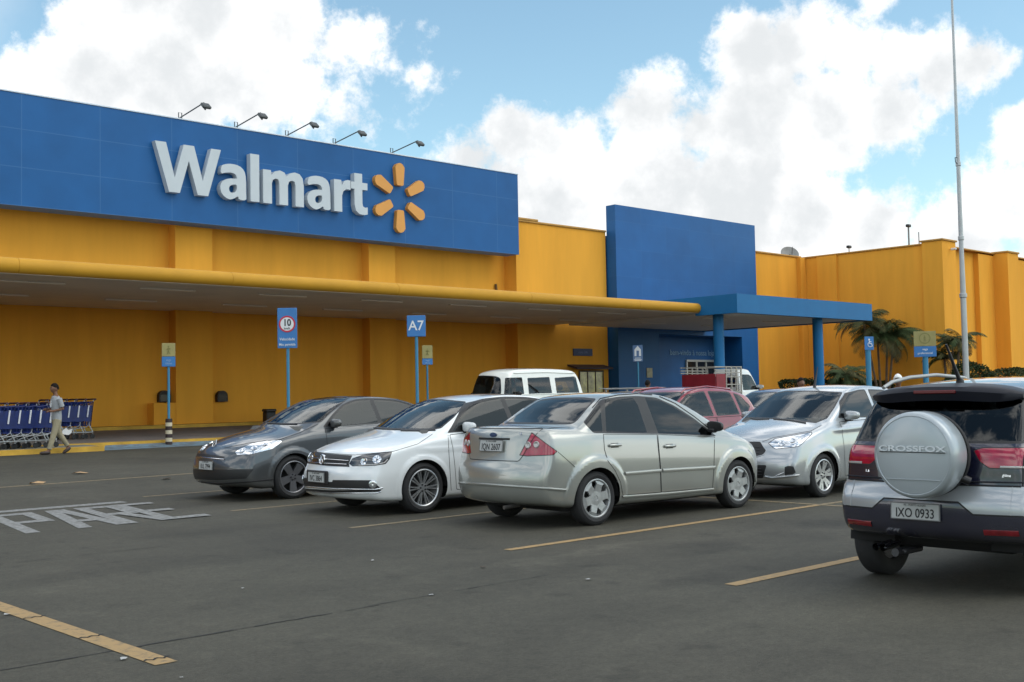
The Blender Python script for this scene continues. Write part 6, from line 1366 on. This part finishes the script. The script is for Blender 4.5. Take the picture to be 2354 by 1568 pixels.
b = MB(); b.rbox((-.22,-.03,-.24), (.22,0,.24), .01); o = b.build('notice', mat('notice_beige', (.42,.38,.26), .6, var=.3, vscale=7), None); o.location = (43.72, 36.59, 2.45); tag(o, 'beige square notice on the blue entrance wall', 'notice')
t = thing('satellite_dish', 'grey satellite dish on the roof above the inner corner', 'dish', (59.6, 38.6, 9.4)); b = MB(); mt = Matrix.Translation((0,0,.35)) @ Matrix.Rotation(R(-38), 4, 'Z') @ Matrix.Rotation(R(55), 4, 'X'); b.lathe([(.0001,-.16)] + [(.56*k/8, -.16+.16*(k/8)**2) for k in range(1,9)] + [(.55,.012),(.40,-.07),(.0001,-.15)], 32, mtx=mt, caps=False); b.build('reflector', mat('dish_grey', (.22,.22,.21), .6, var=.15, vscale=4), t, 40)
b = MB(); b.tube([mt @ Vector((0,-.5,0)), mt @ Vector((0,0,.6))], .02, 6); b.tube([(0,0,-.9),(0,0,.3)], .04, 8); b.build('mount', BLK, t)
def mast(label, x, y, z, h, r_, head):
    t = thing('roof_mast', label, 'antenna', (x, y, z), 0, 'thin masts on the roof'); b = MB(); b.tube([(0,0,-1.0),(0,0,h)], r_, 8); b.build('mast', mat('mast_grey', (.22,.21,.20), .6), t)
    if head: b = MB(); b.rbox((-.16,-.1,h-.02), (.16,.1,h+.14), .03); b.build('head', BLK, t)
mast('roof mast with a dark box on top, above the side wing', 60.1, 31.15, 9.4, 1.12, .05, True); mast('thin bare roof mast right of the boxed mast', 60.1, 30.55, 9.4, .75, .03, False); mast('short roof mast halfway along the wing parapet', 60.1, 34.9, 9.4, .33, .03, True)
t = thing('security_camera', 'white security camera on the corner of the side wing', 'camera', (60.6, 29.0, 9.05)); b = MB(); b.rbox((-.06,-.35,-.06), (.06,-.03,.06), .03); b.build('camera_body', SWHITE, t); b = MB(); b.tube([(0,0,0),(0,-.1,.02)], .02, 6); b.build('bracket', BLK, t)

# ------------------------------------------------------------------ shopping carts
NAVY = mat('cart_navy_plastic', (.004,.016,.11), .4, var=.25, vscale=9); STEEL = mat('cart_steel', (.34,.35,.36), .35, .6); CWH = mat('cart_white_label', (.62,.62,.66), .5)
def cart():
    # pushed along -x; handle at +x
    t = thing('shopping_cart', 'x', 'shopping cart', (0,0,0), 0, 'rows of navy shopping carts'); b = MB()
    B_ = [(-.42,-.20,.40),(.34,-.25,.34),(.34,.25,.34),(-.42,.20,.40)]; T_ = [(-.50,-.24,.86),(.40,-.29,.95),(.40,.29,.95),(-.50,.24,.86)]
    for i, j in ((0,1),(1,2),(2,3),(3,0)):
        a0, a1, c0, c1_ = map(Vector, (B_[i], B_[j], T_[i], T_[j])); n_ = 11 if i % 2 == 0 else 6
        for k in range(n_+1): b.tube([a0.lerp(a1, k/n_), c0.lerp(c1_, k/n_)], .012, 4)
        for k in range(6): b.tube([a0.lerp(c0, k/5), a1.lerp(c1_, k/5)], .014 if k in (0,5) else .010, 4)
    for k in range(6): b.tube([Vector(B_[0]).lerp(Vector(B_[1]), k/5), Vector(B_[3]).lerp(Vector(B_[2]), k/5)], .012, 4)
    b.build('basket', NAVY, t)
    for s_ in (-1,1):
        b = MB(); b.add([(.05,s_*.272,.46),(.33,s_*.285,.44),(.36,s_*.298,.86),(.0,s_*.285,.84)], [(0,1,2,3)]); b.add([(-.40,s_*.225,.46),(.02,s_*.268,.46),(-.02,s_*.282,.82),(-.44,s_*.245,.80)], [(0,1,2,3)]); b.build('basket_panel', NAVY, t)
    b = MB()
    for s_ in (-1,1):
        b.tube([(.42,s_*.26,1.0),(.30,s_*.25,.36),(.20,s_*.25,.30),(-.05,s_*.24,.27),(-.22,s_*.22,.20),(-.30,s_*.22,.12)], .014, 6); b.tube([(.40,s_*.25,.12),(.40,s_*.25,.17),(-.30,s_*.22,.17),(-.42,s_*.2,.14)], .016, 6); b.tube([(.30,s_*.25,.36),(.40,s_*.25,.17)], .014, 6)
    b.tube([(-.42,-.2,.14),(-.42,.2,.14)], .014, 6); b.tube([(.40,-.25,.17),(.40,.25,.17)], .014, 6); b.build('chassis', STEEL, t, 60)
    b = MB(); b.tube([(.43,-.28,1.0),(.47,-.28,1.02),(.47,.28,1.02),(.43,.28,1.0)], .022, 8); b.build('handle', mat('cart_handle', (.035,.012,.03), .5), t, 60)
    for s_ in (-1,1):
        b = MB(); b.tube([(.23,s_*.305,.56),(.27,s_*.305,.86)], .020, 6); b.build('side_label', CWH, t)
        for x in (-.34,.40):
            b = MB(); b.lathe([(.0001,-.014),(.06,-.014),(.062,0),(.06,.014),(.0001,.014)], 14, mtx=Matrix.Translation((x,s_*.23,.062)) @ Matrix.Rotation(R(90), 4, 'X'), caps=False); b.build('castor', RUB, t, 40)
    return t
c0 = cart(); ROW = []
for k in range(7): ROW.append((10.90 - k*.255, 29.10, gz(29.1)+.117, 0, 0))
for k in range(6): ROW.append((13.15 - k*.27, 32.2, gz(32.2)+.132, 0, 1))
for k, (x, y, z, a, g_) in enumerate(ROW):
    t = c0 if k == 0 else copy_tree(c0); t.location = (x, y, z); t.rotation_euler = (0, 0, R(a)); t.scale = (1.06, 1.0, 1.1)
    n_ = k if g_ == 0 else k - 7
    t['label'] = (('rearmost', 'second', 'third', 'fourth', 'fifth', 'sixth', 'seventh')[n_] + (' navy cart from the walking man in the nested front row' if g_ == 0 else ' navy cart from the handle end of the back row, behind the walking man'))
t = thing('carrier_bag', 'white plastic bag hanging among the navy carts behind the walking man', 'bag', (11.55, 28.75, gz(28.7)+.50)); b = MB(); b.prism([(-.10,-.05),(.04,-.08),(.11,-.02),(.12,.07),(.03,.05),(-.02,.10),(-.11,.03)], -.03, .03, mtx=frame_mtx((0,0,0), (1,-.5,0), (0,0,1))); b.build('bag_body', SWHITE, t)

# ------------------------------------------------------------------ litter on the asphalt
def scrap(name, label, x, y, s, m, seed, leaf=False, cat='litter'):
    rr = random.Random(seed); b = MB(); n_ = 7; s *= .75 if not leaf else 1; c_ = [(0,0,s*.18)] + [(s*rr.uniform(.6,1.1)*math.cos(2*math.pi*k/n_)*(1.5 if leaf else 1), s*rr.uniform(.5,1)*math.sin(2*math.pi*k/n_), s*rr.uniform(.02,.35)) for k in range(n_)]
    b.add(c_, [(0,k+1,(k+1) % n_ + 1) for k in range(n_)]); o = b.build(name, m); o.location = (x, y, gz(y)+.006); o.rotation_euler = (0,0,rr.uniform(0,6)); tag(o, label, cat)
PAP = mat('paper_white', (.36,.36,.35), .8); LEAF = mat('dry_leaf', (.40,.25,.12), .8, var=.3, vscale=20); DLEAF = mat('dark_leaf', (.05,.035,.02), .8)
for a_ in (('fallen_leaf','crumpled tan leaf above the start of the road lettering', 7.6, 20.2, .13, LEAF, 1, True, 'leaf'), ('fallen_leaf','tan leaf near the yellow kerb left of the grey sedan', 9.0, 21.8, .12, LEAF, 2, True, 'leaf'), ('fallen_leaf','dark tan leaf just left of the grey sedan nose', 9.6, 19.4, .09, LEAF, 3, True, 'leaf'),
    ('paper_scrap','white paper scrap at the left edge beside the yellow line', 2.88, 8.20, .04, PAP, 4), ('paper_scrap','white paper scrap at the foot of the yellow line', 2.84, 6.27, .035, PAP, 5), ('paper_scrap','white scrap in the middle of the empty asphalt', 4.53, 7.90, .025, PAP, 6), ('dark_scrap','dark crumb left of the paving joint', 3.50, 7.95, .02, DLEAF, 7), ('dark_scrap','dark crumb above the paving joint', 3.61, 6.82, .02, DLEAF, 8),
    ('dark_scrap','dark leaf in front of the beige silver sedan', 6.45, 7.27, .045, DLEAF, 9), ('paper_scrap','white scrap in front of the rear of the beige silver sedan', 6.07, 8.32, .035, PAP, 10), ('paper_scrap','white scrap low in the middle of the picture', 5.30, 6.55, .03, PAP, 11), ('paper_scrap','pale torn scrap between the two yellow bay lines', 6.55, 6.15, .04, PAP, 12), ('paper_scrap','tiny pale scrap near the bottom edge', 2.86, 5.62, .02, PAP, 13)): scrap(*a_)
# ------------------------------------------------------------------ palms and clipped shrubs
FROND = [mat('palm_frond_green', (.042,.064,.022), .75, spec=.2, var=.5, vscale=1.5), mat('palm_frond_olive', (.080,.076,.030), .75, spec=.2, var=.4, vscale=1.5), mat('palm_frond_dry', (.12,.07,.03), .8, spec=.2, var=.3, vscale=2)]
TRUNK = mat('palm_trunk', (.13,.085,.05), .8, var=.35, vscale=5, bump=.6, bscale=18)
def palm(label, loc, stems, h, fl, seed, nf=11):
    rr = random.Random(seed); t = thing('palm_tree', label, 'palm', loc, 0, 'palms against the side wing')
    for s_ in range(stems):
        a = rr.uniform(0, 6.28); lean = rr.uniform(.05,.55) if stems > 1 else .1; hh = h*rr.uniform(.72,1.0); bx, by = .18*math.cos(a), .18*math.sin(a)
        top = Vector((bx + lean*math.cos(a)*hh*.35, by + lean*math.sin(a)*hh*.35, hh)); b = MB(); n_ = 9; pts = [Vector((bx, by, 0)).lerp(top, k/n_) + Vector((0,0,0)) for k in range(n_+1)]
        b.tube(pts, [.075 - .028*k/n_ + (.006 if k % 2 else 0) for k in range(n_+1)], 9); b.build('trunk', TRUNK, t, 40)
        b = MB()
        for k in range(nf):
            az = 2*math.pi*k/nf + rr.uniform(-.3,.3); el = rr.uniform(.15,1.25); ln = fl*rr.uniform(.75,1.1); mi = 2 if (el < .3 and rr.random() < .5) else rr.choice((0,0,1)); d = Vector((math.cos(az), math.sin(az), 0)); p_ = top.copy(); mid = []; m_ = 16
            for j in range(m_+1):
                mid.append(p_.copy()); ang = el - (j/m_)**1.25*(1.9 + .5*(1-el)); p_ = p_ + (d*math.cos(ang) + Vector((0,0,1))*math.sin(ang))*(ln/m_)
            b.tube(mid, [.022*(1-j/m_)+.004 for j in range(m_+1)], 4, mi)
            sd_ = d.cross(Vector((0,0,1)))
            for j in range(2, m_+1):
                t_ = (mid[j]-mid[j-1]).normalized()
                for q in range(2):
                    for s2 in (-1,1):
                        ll = .52*fl/1.7*math.sin(math.pi*min(1,(j/m_)*.85+.12))**.7*rr.uniform(.75,1.1); base = mid[j-1].lerp(mid[j], q*.5+.2); dr = (sd_*s2*.85 + t_*.55 + Vector((0,0,-.35-.25*rr.random()))).normalized(); w_ = .020
                        e1 = base + dr*ll*.55; e2 = base + dr*ll + Vector((0,0,-.10*ll)); wv = t_*w_
                        b.add([base-wv*.5, base+wv*.5, e1+wv, e1-wv, e2], [(0,1,2,3),(3,2,4)], mi)
        b.build('crown', FROND, t)
    return t
palm('tall clustered palm with drooping fronds beside the portico', (57.6, 31.6, gz(31.6)), 4, 4.7, 2.3, 4, 17)
palm('short dark palm with hanging brown fronds left of the tall palm', (53.2, 31.0, gz(31)), 2, 2.3, 1.5, 9, 14)
palm('palm behind the pale yellow sign near the wing corner', (58.0, 28.0, gz(28)), 3, 3.7, 1.5, 15, 14)
BUSH = [mat('hedge_dark_green', (.020,.034,.012), .8, spec=.15, var=.5, vscale=2), mat('hedge_mid_green', (.038,.054,.018), .8, spec=.15, var=.4, vscale=2), mat('hedge_olive', (.062,.060,.025), .8, spec=.15, var=.4, vscale=2)]
def shrub(label, loc, size, seed, n_=2600, cols=(0,0,1), group=None, name='clipped_shrub', box=False):
    rr = random.Random(seed); t = thing(name, label, 'shrub', loc, 0, group); b = MB(); sx, sy, sz = size
    for k in range(n_):
        u, v, w_ = rr.gauss(0,1), rr.gauss(0,1), rr.gauss(0,1); l = math.sqrt(u*u+v*v+w_*w_) + 1e-6; ra = rr.uniform(.72,1.0)**.5
        if box: e = .55; u, v, w_ = [math.copysign(abs(c_/l)**e, c_) for c_ in (u,v,w_)]; l = 1
        bump = 1 + .10*math.sin(u/l*5+seed)*math.cos(v/l*4) + .07*math.sin(w_/l*9+seed*2)
        p_ = Vector((u/l*sx*ra*bump, v/l*sy*ra*bump, sz*(.5 + .5*w_/l*ra*bump))); 
        if p_.z < .05: continue
        a_ = Vector((rr.gauss(0,1), rr.gauss(0,1), rr.gauss(0,1))).normalized(); c_ = a_.cross(Vector((rr.gauss(0,1), rr.gauss(0,1), rr.gauss(0,1)))).normalized(); s_ = rr.uniform(.04,.085)
        b.add([p_-a_*s_, p_+c_*s_*.5, p_+a_*s_, p_-c_*s_*.5], [(0,1,2,3)], rr.choice(cols))
    b.build('foliage', BUSH, t)
    b = MB()
    for k in range(5): a = k*1.26; b.tube([(.1*math.cos(a),.1*math.sin(a),0),(sx*.45*math.cos(a),sy*.45*math.sin(a),sz*.6)], [.04,.02], 5); 
    b.build('stems', TRUNK, t); return t
shrub('large rounded dark green shrub behind the roof of the navy hatchback', (56.4, 26.2, gz(26)), (1.7, 1.2, 2.45), 3, 9000, (0,0,1))
shrub('broad olive green shrub at the right edge behind the navy hatchback', (61.2, 26.2, gz(26)), (2.9, 1.3, 2.35), 5, 9000, (0,1,2))
shrub('low dark hedge under the portico end behind the silver hatchback', (51.6, 32.4, gz(32)), (2.6, .7, 1.75), 7, 6000, (0,0,0), box=True, name='low_hedge')
shrub('low dark hedge below the tall palm', (57.4, 32.6, gz(32)), (2.4, .7, 1.65), 8, 6000, (0,0,1), box=True, name='low_hedge')
shrub('bright green tuft at the foot of the small blue sign', (45.5, 26.5, gz(26)), (.5, .5, 1.55), 11, 700, (1,2), name='green_tuft')
# ------------------------------------------------------------------ people
def skinned(name, m, parent, verts, edges, radii, root=0, sub=2):
    me = bpy.data.meshes.new(name); me.from_pydata([Vector(v) for v in verts], edges, []); o = bpy.data.objects.new(name, me); COL.objects.link(o)
    md = o.modifiers.new('skin', 'SKIN'); md.use_smooth_shade = True; md.branch_smoothing = .6
    sv = me.skin_vertices[0].data
    for i, r_ in enumerate(radii): sv[i].radius = r_ if isinstance(r_, tuple) else (r_, r_)
    for v in sv: v.use_root = False
    sv[root].use_root = True
    o.modifiers.new('sub', 'SUBSURF').levels = sub; o.modifiers['sub'].render_levels = sub
    dg = bpy.context.evaluated_depsgraph_get(); dg.update(); nm = bpy.data.meshes.new_from_object(o.evaluated_get(dg)); o.modifiers.clear(); old = o.data; o.data = nm; bpy.data.meshes.remove(old); nm.name = name
    nm.materials.clear(); nm.materials.append(m); nm.polygons.foreach_set('use_smooth', [True]*len(nm.polygons)); o.parent = parent; return o
SKIN = mat('brown_skin', (.16,.075,.042), .55, var=.1, vscale=10); HAIR = mat('black_hair', (.007,.005,.004), .8, spec=.2); SHIRT = mat('pale_grey_shirt', (.31,.32,.335), .85, var=.12, vscale=6, bump=.3, bscale=14); TROU = mat('khaki_trousers', (.30,.26,.17), .85, var=.15, vscale=6, bump=.3, bscale=14); SHOE = mat('dark_shoe', (.035,.022,.020), .6)
def head(parent, c_, skin, hair, face=(-1,0,0)):
    """ellipsoid skull with brow, nose, jaw and ears; looks along face"""
    f_ = Vector(face).normalized(); u_ = Vector((0,0,1)); s_ = u_.cross(f_); b = MB(); nu, nv = 24, 18; vs = []; fs = []
    for j in range(nv+1):
        ph = math.pi*j/nv
        for i in range(nu):
            th = 2*math.pi*i/nu; a, bb, z = math.sin(ph)*math.cos(th), math.sin(ph)*math.sin(th), math.cos(ph)
            x = a*.098; y = bb*.075; zz = z*.118
            if z < -.1: x *= 1 - .10*(-z); y *= 1 - .32*(-z-.1)
            if a > .55:
                x += .022*math.exp(-((zz+.012)/.020)**2 - (y/.016)**2) + .006*math.exp(-((zz+.058)/.012)**2 - (y/.025)**2) + .010*math.exp(-((zz+.098)/.020)**2 - (y/.03)**2) - .007*math.exp(-((zz-.012)/.014)**2)*(1 if .014 < abs(y) < .05 else 0)
            p_ = Vector(c_) + f_*x + s_*y + u_*zz; vs.append(tuple(p_))
    for j in range(nv):
        for i in range(nu): fs.append((j*nu+i, (j+1)*nu+i, (j+1)*nu+(i+1) % nu, j*nu+(i+1) % nu))
    for sg_ in (-1,1):
        k = len(vs); e = Vector(c_) + s_*sg_*.074 - f_*.008
        for q in range(8): a = 2*math.pi*q/8; vs.append(tuple(e + u_*.030*math.sin(a) + f_*.018*math.cos(a) + s_*sg_*.012))
        fs.append(tuple(range(k, k+8)))
    return vs, fs
def hand_bm(b, wrist, fwd, palm, s=1.0, curl=.5, side=1):
    """palm plus five separate bent fingers; palm = direction the palm faces"""
    f_ = Vector(fwd).normalized(); p_ = Vector(palm); p_ = (p_ - f_*p_.dot(f_)).normalized(); x_ = f_.cross(p_)*side; w_ = Vector(wrist)
    b.tube([w_ - f_*.02*s, w_ + f_*.02*s, w_ + f_*.05*s, w_ + f_*.085*s], [.024*s,.030*s,.036*s,.030*s], 8)
    for k, (off, ln) in enumerate(((-.027,.066),(-.009,.076),(.009,.071),(.026,.055))):
        q = w_ + f_*.082*s + x_*off*s; pts = [q]; d = f_
        for j in range(3): d = (d + p_*curl*.55).normalized(); q = q + d*ln*s/3; pts.append(q)
        b.tube(pts, [.0095*s,.009*s,.008*s,.006*s], 6)
    q = w_ + f_*.025*s - x_*.030*s; pts = [q]
    for d in ((f_*.55 - x_*.8), (f_*.85 - x_*.35 + p_*.3)): q = q + Vector(d).normalized()*.036*s; pts.append(q)
    b.tube(pts, [.012*s,.0105*s,.008*s], 6)
def merge(o, b):
    """joins extra geometry into an existing body mesh"""
    bm = bmesh.new(); bm.from_mesh(o.data); vs = [bm.verts.new(v) for v in b.v]
    for f_ in b.f:
        try: fc = bm.faces.new([vs[i] for i in f_]); fc.smooth = True
        except ValueError: pass
    bmesh.ops.recalc_face_normals(bm, faces=bm.faces[:]); bm.to_mesh(o.data); bm.free(); o.data.update()
def hair_cap(parent, c_, face, m, name='hair', low=-.25, puff=1.0):
    f_ = Vector(face).normalized(); u_ = Vector((0,0,1)); s_ = u_.cross(f_); b = MB(); nu, nv = 22, 10; vs = []; fs = []
    for j in range(nv+1):
        for i in range(nu):
            th = 2*math.pi*i/nu; lim = 1.05 + (1 - math.cos(th))*.42 ; ph = lim*j/nv; a, bb, z = math.sin(ph)*math.cos(th), math.sin(ph)*math.sin(th), math.cos(ph)
            r_ = (1.09 if j < nv else 1.0)*puff + .012*math.sin(9*th+5*j); vs.append(tuple(Vector(c_) + f_*(a*.100*r_-.003) + s_*bb*.078*r_ + u_*z*.122*r_))
    for j in range(nv):
        for i in range(nu): fs.append((j*nu+i, (j+1)*nu+i, (j+1)*nu+(i+1) % nu, j*nu+(i+1) % nu))
    b.add(vs, fs); return b.build(name, m, parent, 80)
def fused(name, m, parent, b, vox=.009, it=6):
    """closed pieces fused into one continuous skin"""
    me = bpy.data.meshes.new(name); me.from_pydata(b.v, [], b.f); bm = bmesh.new(); bm.from_mesh(me); bmesh.ops.remove_doubles(bm, verts=bm.verts[:], dist=1e-5); bmesh.ops.recalc_face_normals(bm, faces=bm.faces[:]); bm.to_mesh(me); bm.free()
    o = bpy.data.objects.new(name, me); COL.objects.link(o); md = o.modifiers.new('remesh', 'REMESH'); md.mode = 'VOXEL'; md.voxel_size = vox; md.use_smooth_shade = True
    sm = o.modifiers.new('smooth', 'SMOOTH'); sm.iterations = it; sm.factor = .5
    dg = bpy.context.evaluated_depsgraph_get(); dg.update(); nm = bpy.data.meshes.new_from_object(o.evaluated_get(dg)); o.modifiers.clear(); old = o.data; o.data = nm; bpy.data.meshes.remove(old); nm.name = name
    nm.materials.clear(); nm.materials.append(m); nm.polygons.foreach_set('use_smooth', [True]*len(nm.polygons)); o.parent = parent; return o
def loft(b, secs, n=20):
    # stacked horizontal ellipses: (x, y, z, front radius, side radius)
    k = len(b.v); vs = []
    for x, y, z, ra, rb in secs:
        for i in range(n): a = 2*math.pi*i/n; vs.append((x + ra*math.cos(a), y + rb*math.sin(a), z))
    m_ = len(secs); fs = [(j*n+i, j*n+(i+1) % n, (j+1)*n+(i+1) % n, (j+1)*n+i) for j in range(m_-1) for i in range(n)] + [tuple(range(n))[::-1], tuple((m_-1)*n+i for i in range(n))]
    b.add(vs, fs)
def limb(b, pts, rs, n=12):
    P_ = [Vector(p_) for p_ in pts]; q = []; r_ = []
    for i in range(len(P_)-1):
        for k in range(4): q.append(P_[i].lerp(P_[i+1], k/4)); r_.append(rs[i] + (rs[i+1]-rs[i])*k/4)
    q.append(P_[-1]); r_.append(rs[-1]); b.tube(q, r_, n)
def figure(t, J, shirt, trou, hat=None, vox=.009):
    """J: joints of a figure facing -x: hip, knees, ankles, shoulders, elbows, wrists, head"""
    cx_, hz = J['hip'][0], J['hip'][2]; b = MB(); sx_ = J['chest'][0]
    loft(b, [(cx_,0,hz-.06,.085,.135),(cx_,0,hz+.04,.100,.150),((cx_+sx_)/2,0,hz+.16,.092,.132),(sx_,0,hz+.30,.110,.155),(sx_,0,hz+.42,.105,.165),(sx_,0,hz+.50,.075,.12),(sx_-.01,0,hz+.55,.052,.058),(sx_-.025,0,hz+.64,.050,.052)])
    for k in (0, 1):
        limb(b, [J['thigh'][k], J['knee'][k], J['ankle'][k]], [.082,.052,.036]); limb(b, [J['sh'][k], J['el'][k], J['wr'][k]], [.050,.036,.025])
        toe = Vector(J['toe'][k]); limb(b, [J['ankle'][k], toe], [.036,.030])
    hc = J['head']; vs, fs = head(t, hc, SKIN, HAIR, J.get('look', (-1,0,0))); b.add(vs[:-16], [f_ for f_ in fs if len(f_) == 4])
    body = fused('body', SKIN, t, b, vox, 3); b = MB(); k0 = len(vs)-16; b.add(vs[k0:], [tuple(range(8)), tuple(range(8,16))])
    for k, sd in ((0,1),(1,-1)): hand_bm(b, J['wr'][k], J['hand'][k], J['palm'][k], .98, J.get('curl', .5), sd)
    merge(body, b); look = J.get('look', (-1,0,0))
    if hat: hair_cap(t, (hc[0], hc[1], hc[2]+.01), look, hat, 'helmet', puff=1.22)
    else: hair_cap(t, (hc[0]+.003, hc[1], hc[2]+.006), look, HAIR)
    b = MB(); loft(b, [(cx_,0,hz-.07,.112,.168),(cx_,0,hz+.04,.114,.166),((cx_+sx_)/2+.003,0,hz+.16,.108,.150),(sx_,0,hz+.30,.122,.168),(sx_,0,hz+.42,.116,.176),(sx_,0,hz+.49,.090,.135),(sx_-.005,0,hz+.535,.062,.070)])
    for k in (0, 1):
        s_, e_ = Vector(J['sh'][k]), Vector(J['el'][k]); limb(b, [s_, s_.lerp(e_, .82)], [.066,.060])
    fused('shirt', shirt, t, b, vox, 4)
    b = MB(); loft(b, [(cx_,0,hz-.12,.098,.155),(cx_,0,hz-.02,.104,.158),(cx_,0,hz+.06,.100,.152)])
    for k in (0, 1):
        a_, kn, an = Vector(J['thigh'][k]), Vector(J['knee'][k]), Vector(J['ankle'][k]); limb(b, [a_, kn, kn.lerp(an, .90)], [.098,.072,.058])
    fused('trousers', trou, t, b, vox, 4)
    for k in (0, 1):
        h_, o_ = Vector(J['heel'][k]), Vector(J['toe'][k]); d = (o_-h_).normalized(); b = MB(); b.tube([h_ - d*.02, h_ + d*.03, h_.lerp(o_, .5), o_, o_ + d*.055], [.030,.045,.044,.040,.018], 10); b.build('shoe', SHOE, t, 60)
    return t
def walker():
    # mid-stride towards -x, forearms raised in front, looking ahead
    t = thing('person', 'man in a pale grey shirt and khaki trousers walking left past the carts', 'person', (11.0, 28.02, gz(28.0)))
    J = dict(hip=(0,0,.90), chest=(-.015,0,1.2), thigh=((0,-.085,.84),(0,.085,.84)), knee=((-.10,-.09,.49),(.10,.09,.50)), ankle=((-.225,-.09,.085),(.33,.09,.16)), heel=((-.21,-.09,.05),(.355,.09,.13)), toe=((-.385,-.09,.045),(.235,.09,.045)),
        sh=((-.01,-.185,1.36),(-.01,.185,1.36)), el=((.07,-.215,1.10),(.06,.215,1.11)), wr=((-.165,-.16,1.05),(-.175,.15,1.09)), hand=((-1,.25,.05),(-1,-.25,0)), palm=((0,.5,-1),(0,-.5,-1)), head=(-.055,0,1.60), curl=.6)
    figure(t, J, SHIRT, TROU)
    b = MB(); b.tube([(-.085,-.05,1.42),(-.137,-.01,1.28),(-.137,.01,1.28),(-.085,.05,1.42)], .005, 6); b.rbox((-.150,-.035,1.14), (-.136,.035,1.26), .004); b.build('badge_lanyard', SWHITE, t)
    return t
walker()
def stander(label, loc, yaw, shirt, trou, hat=None, arms=0.0):
    t = thing('person', label, 'person', loc, R(yaw))
    J = dict(hip=(0,0,.90), chest=(0,0,1.2), thigh=((0,-.085,.84),(0,.085,.84)), knee=((-.02,-.10,.48),(-.02,.10,.48)), ankle=((.02,-.10,.085),(.02,.10,.085)), heel=((.035,-.10,.05),(.035,.10,.05)), toe=((-.13,-.11,.045),(-.13,.11,.045)),
        sh=((0,-.185,1.36),(0,.185,1.36)), el=((.03,-.245,1.09),(.03,.245,1.09)), wr=((-.12,-.21,.86+arms),(-.12,.21,.86+arms)), hand=((-.4,0,-.9+arms*3),(-.4,0,-.9+arms*3)), palm=((0,1,0),(0,-1,0)), head=(-.03,0,1.60))
    return figure(t, J, shirt, trou, hat, .012)
GRT = mat('grey_tshirt', (.30,.30,.29), .85); RDT = mat('red_shirt', (.26,.03,.03), .85, var=.2, vscale=7); DKT = mat('dark_jeans', (.03,.035,.05), .85); MRT = mat('maroon_shirt', (.12,.02,.04), .85)
stander('person in a grey shirt and white helmet between the silver hatchback and the navy one', (23.5, 12.55, 0), 25, GRT, DKT, mat('helmet_white', (.75,.75,.72), .25, coat=.5))
stander('person in a red shirt standing just left of the right portico column', (22.5, 14.4, 0), 60, RDT, DKT, arms=.1)
stander('person in a dark red shirt in front of the blue entrance wall', (26.9, 22.6, gz(22.6)), 200, MRT, DKT)
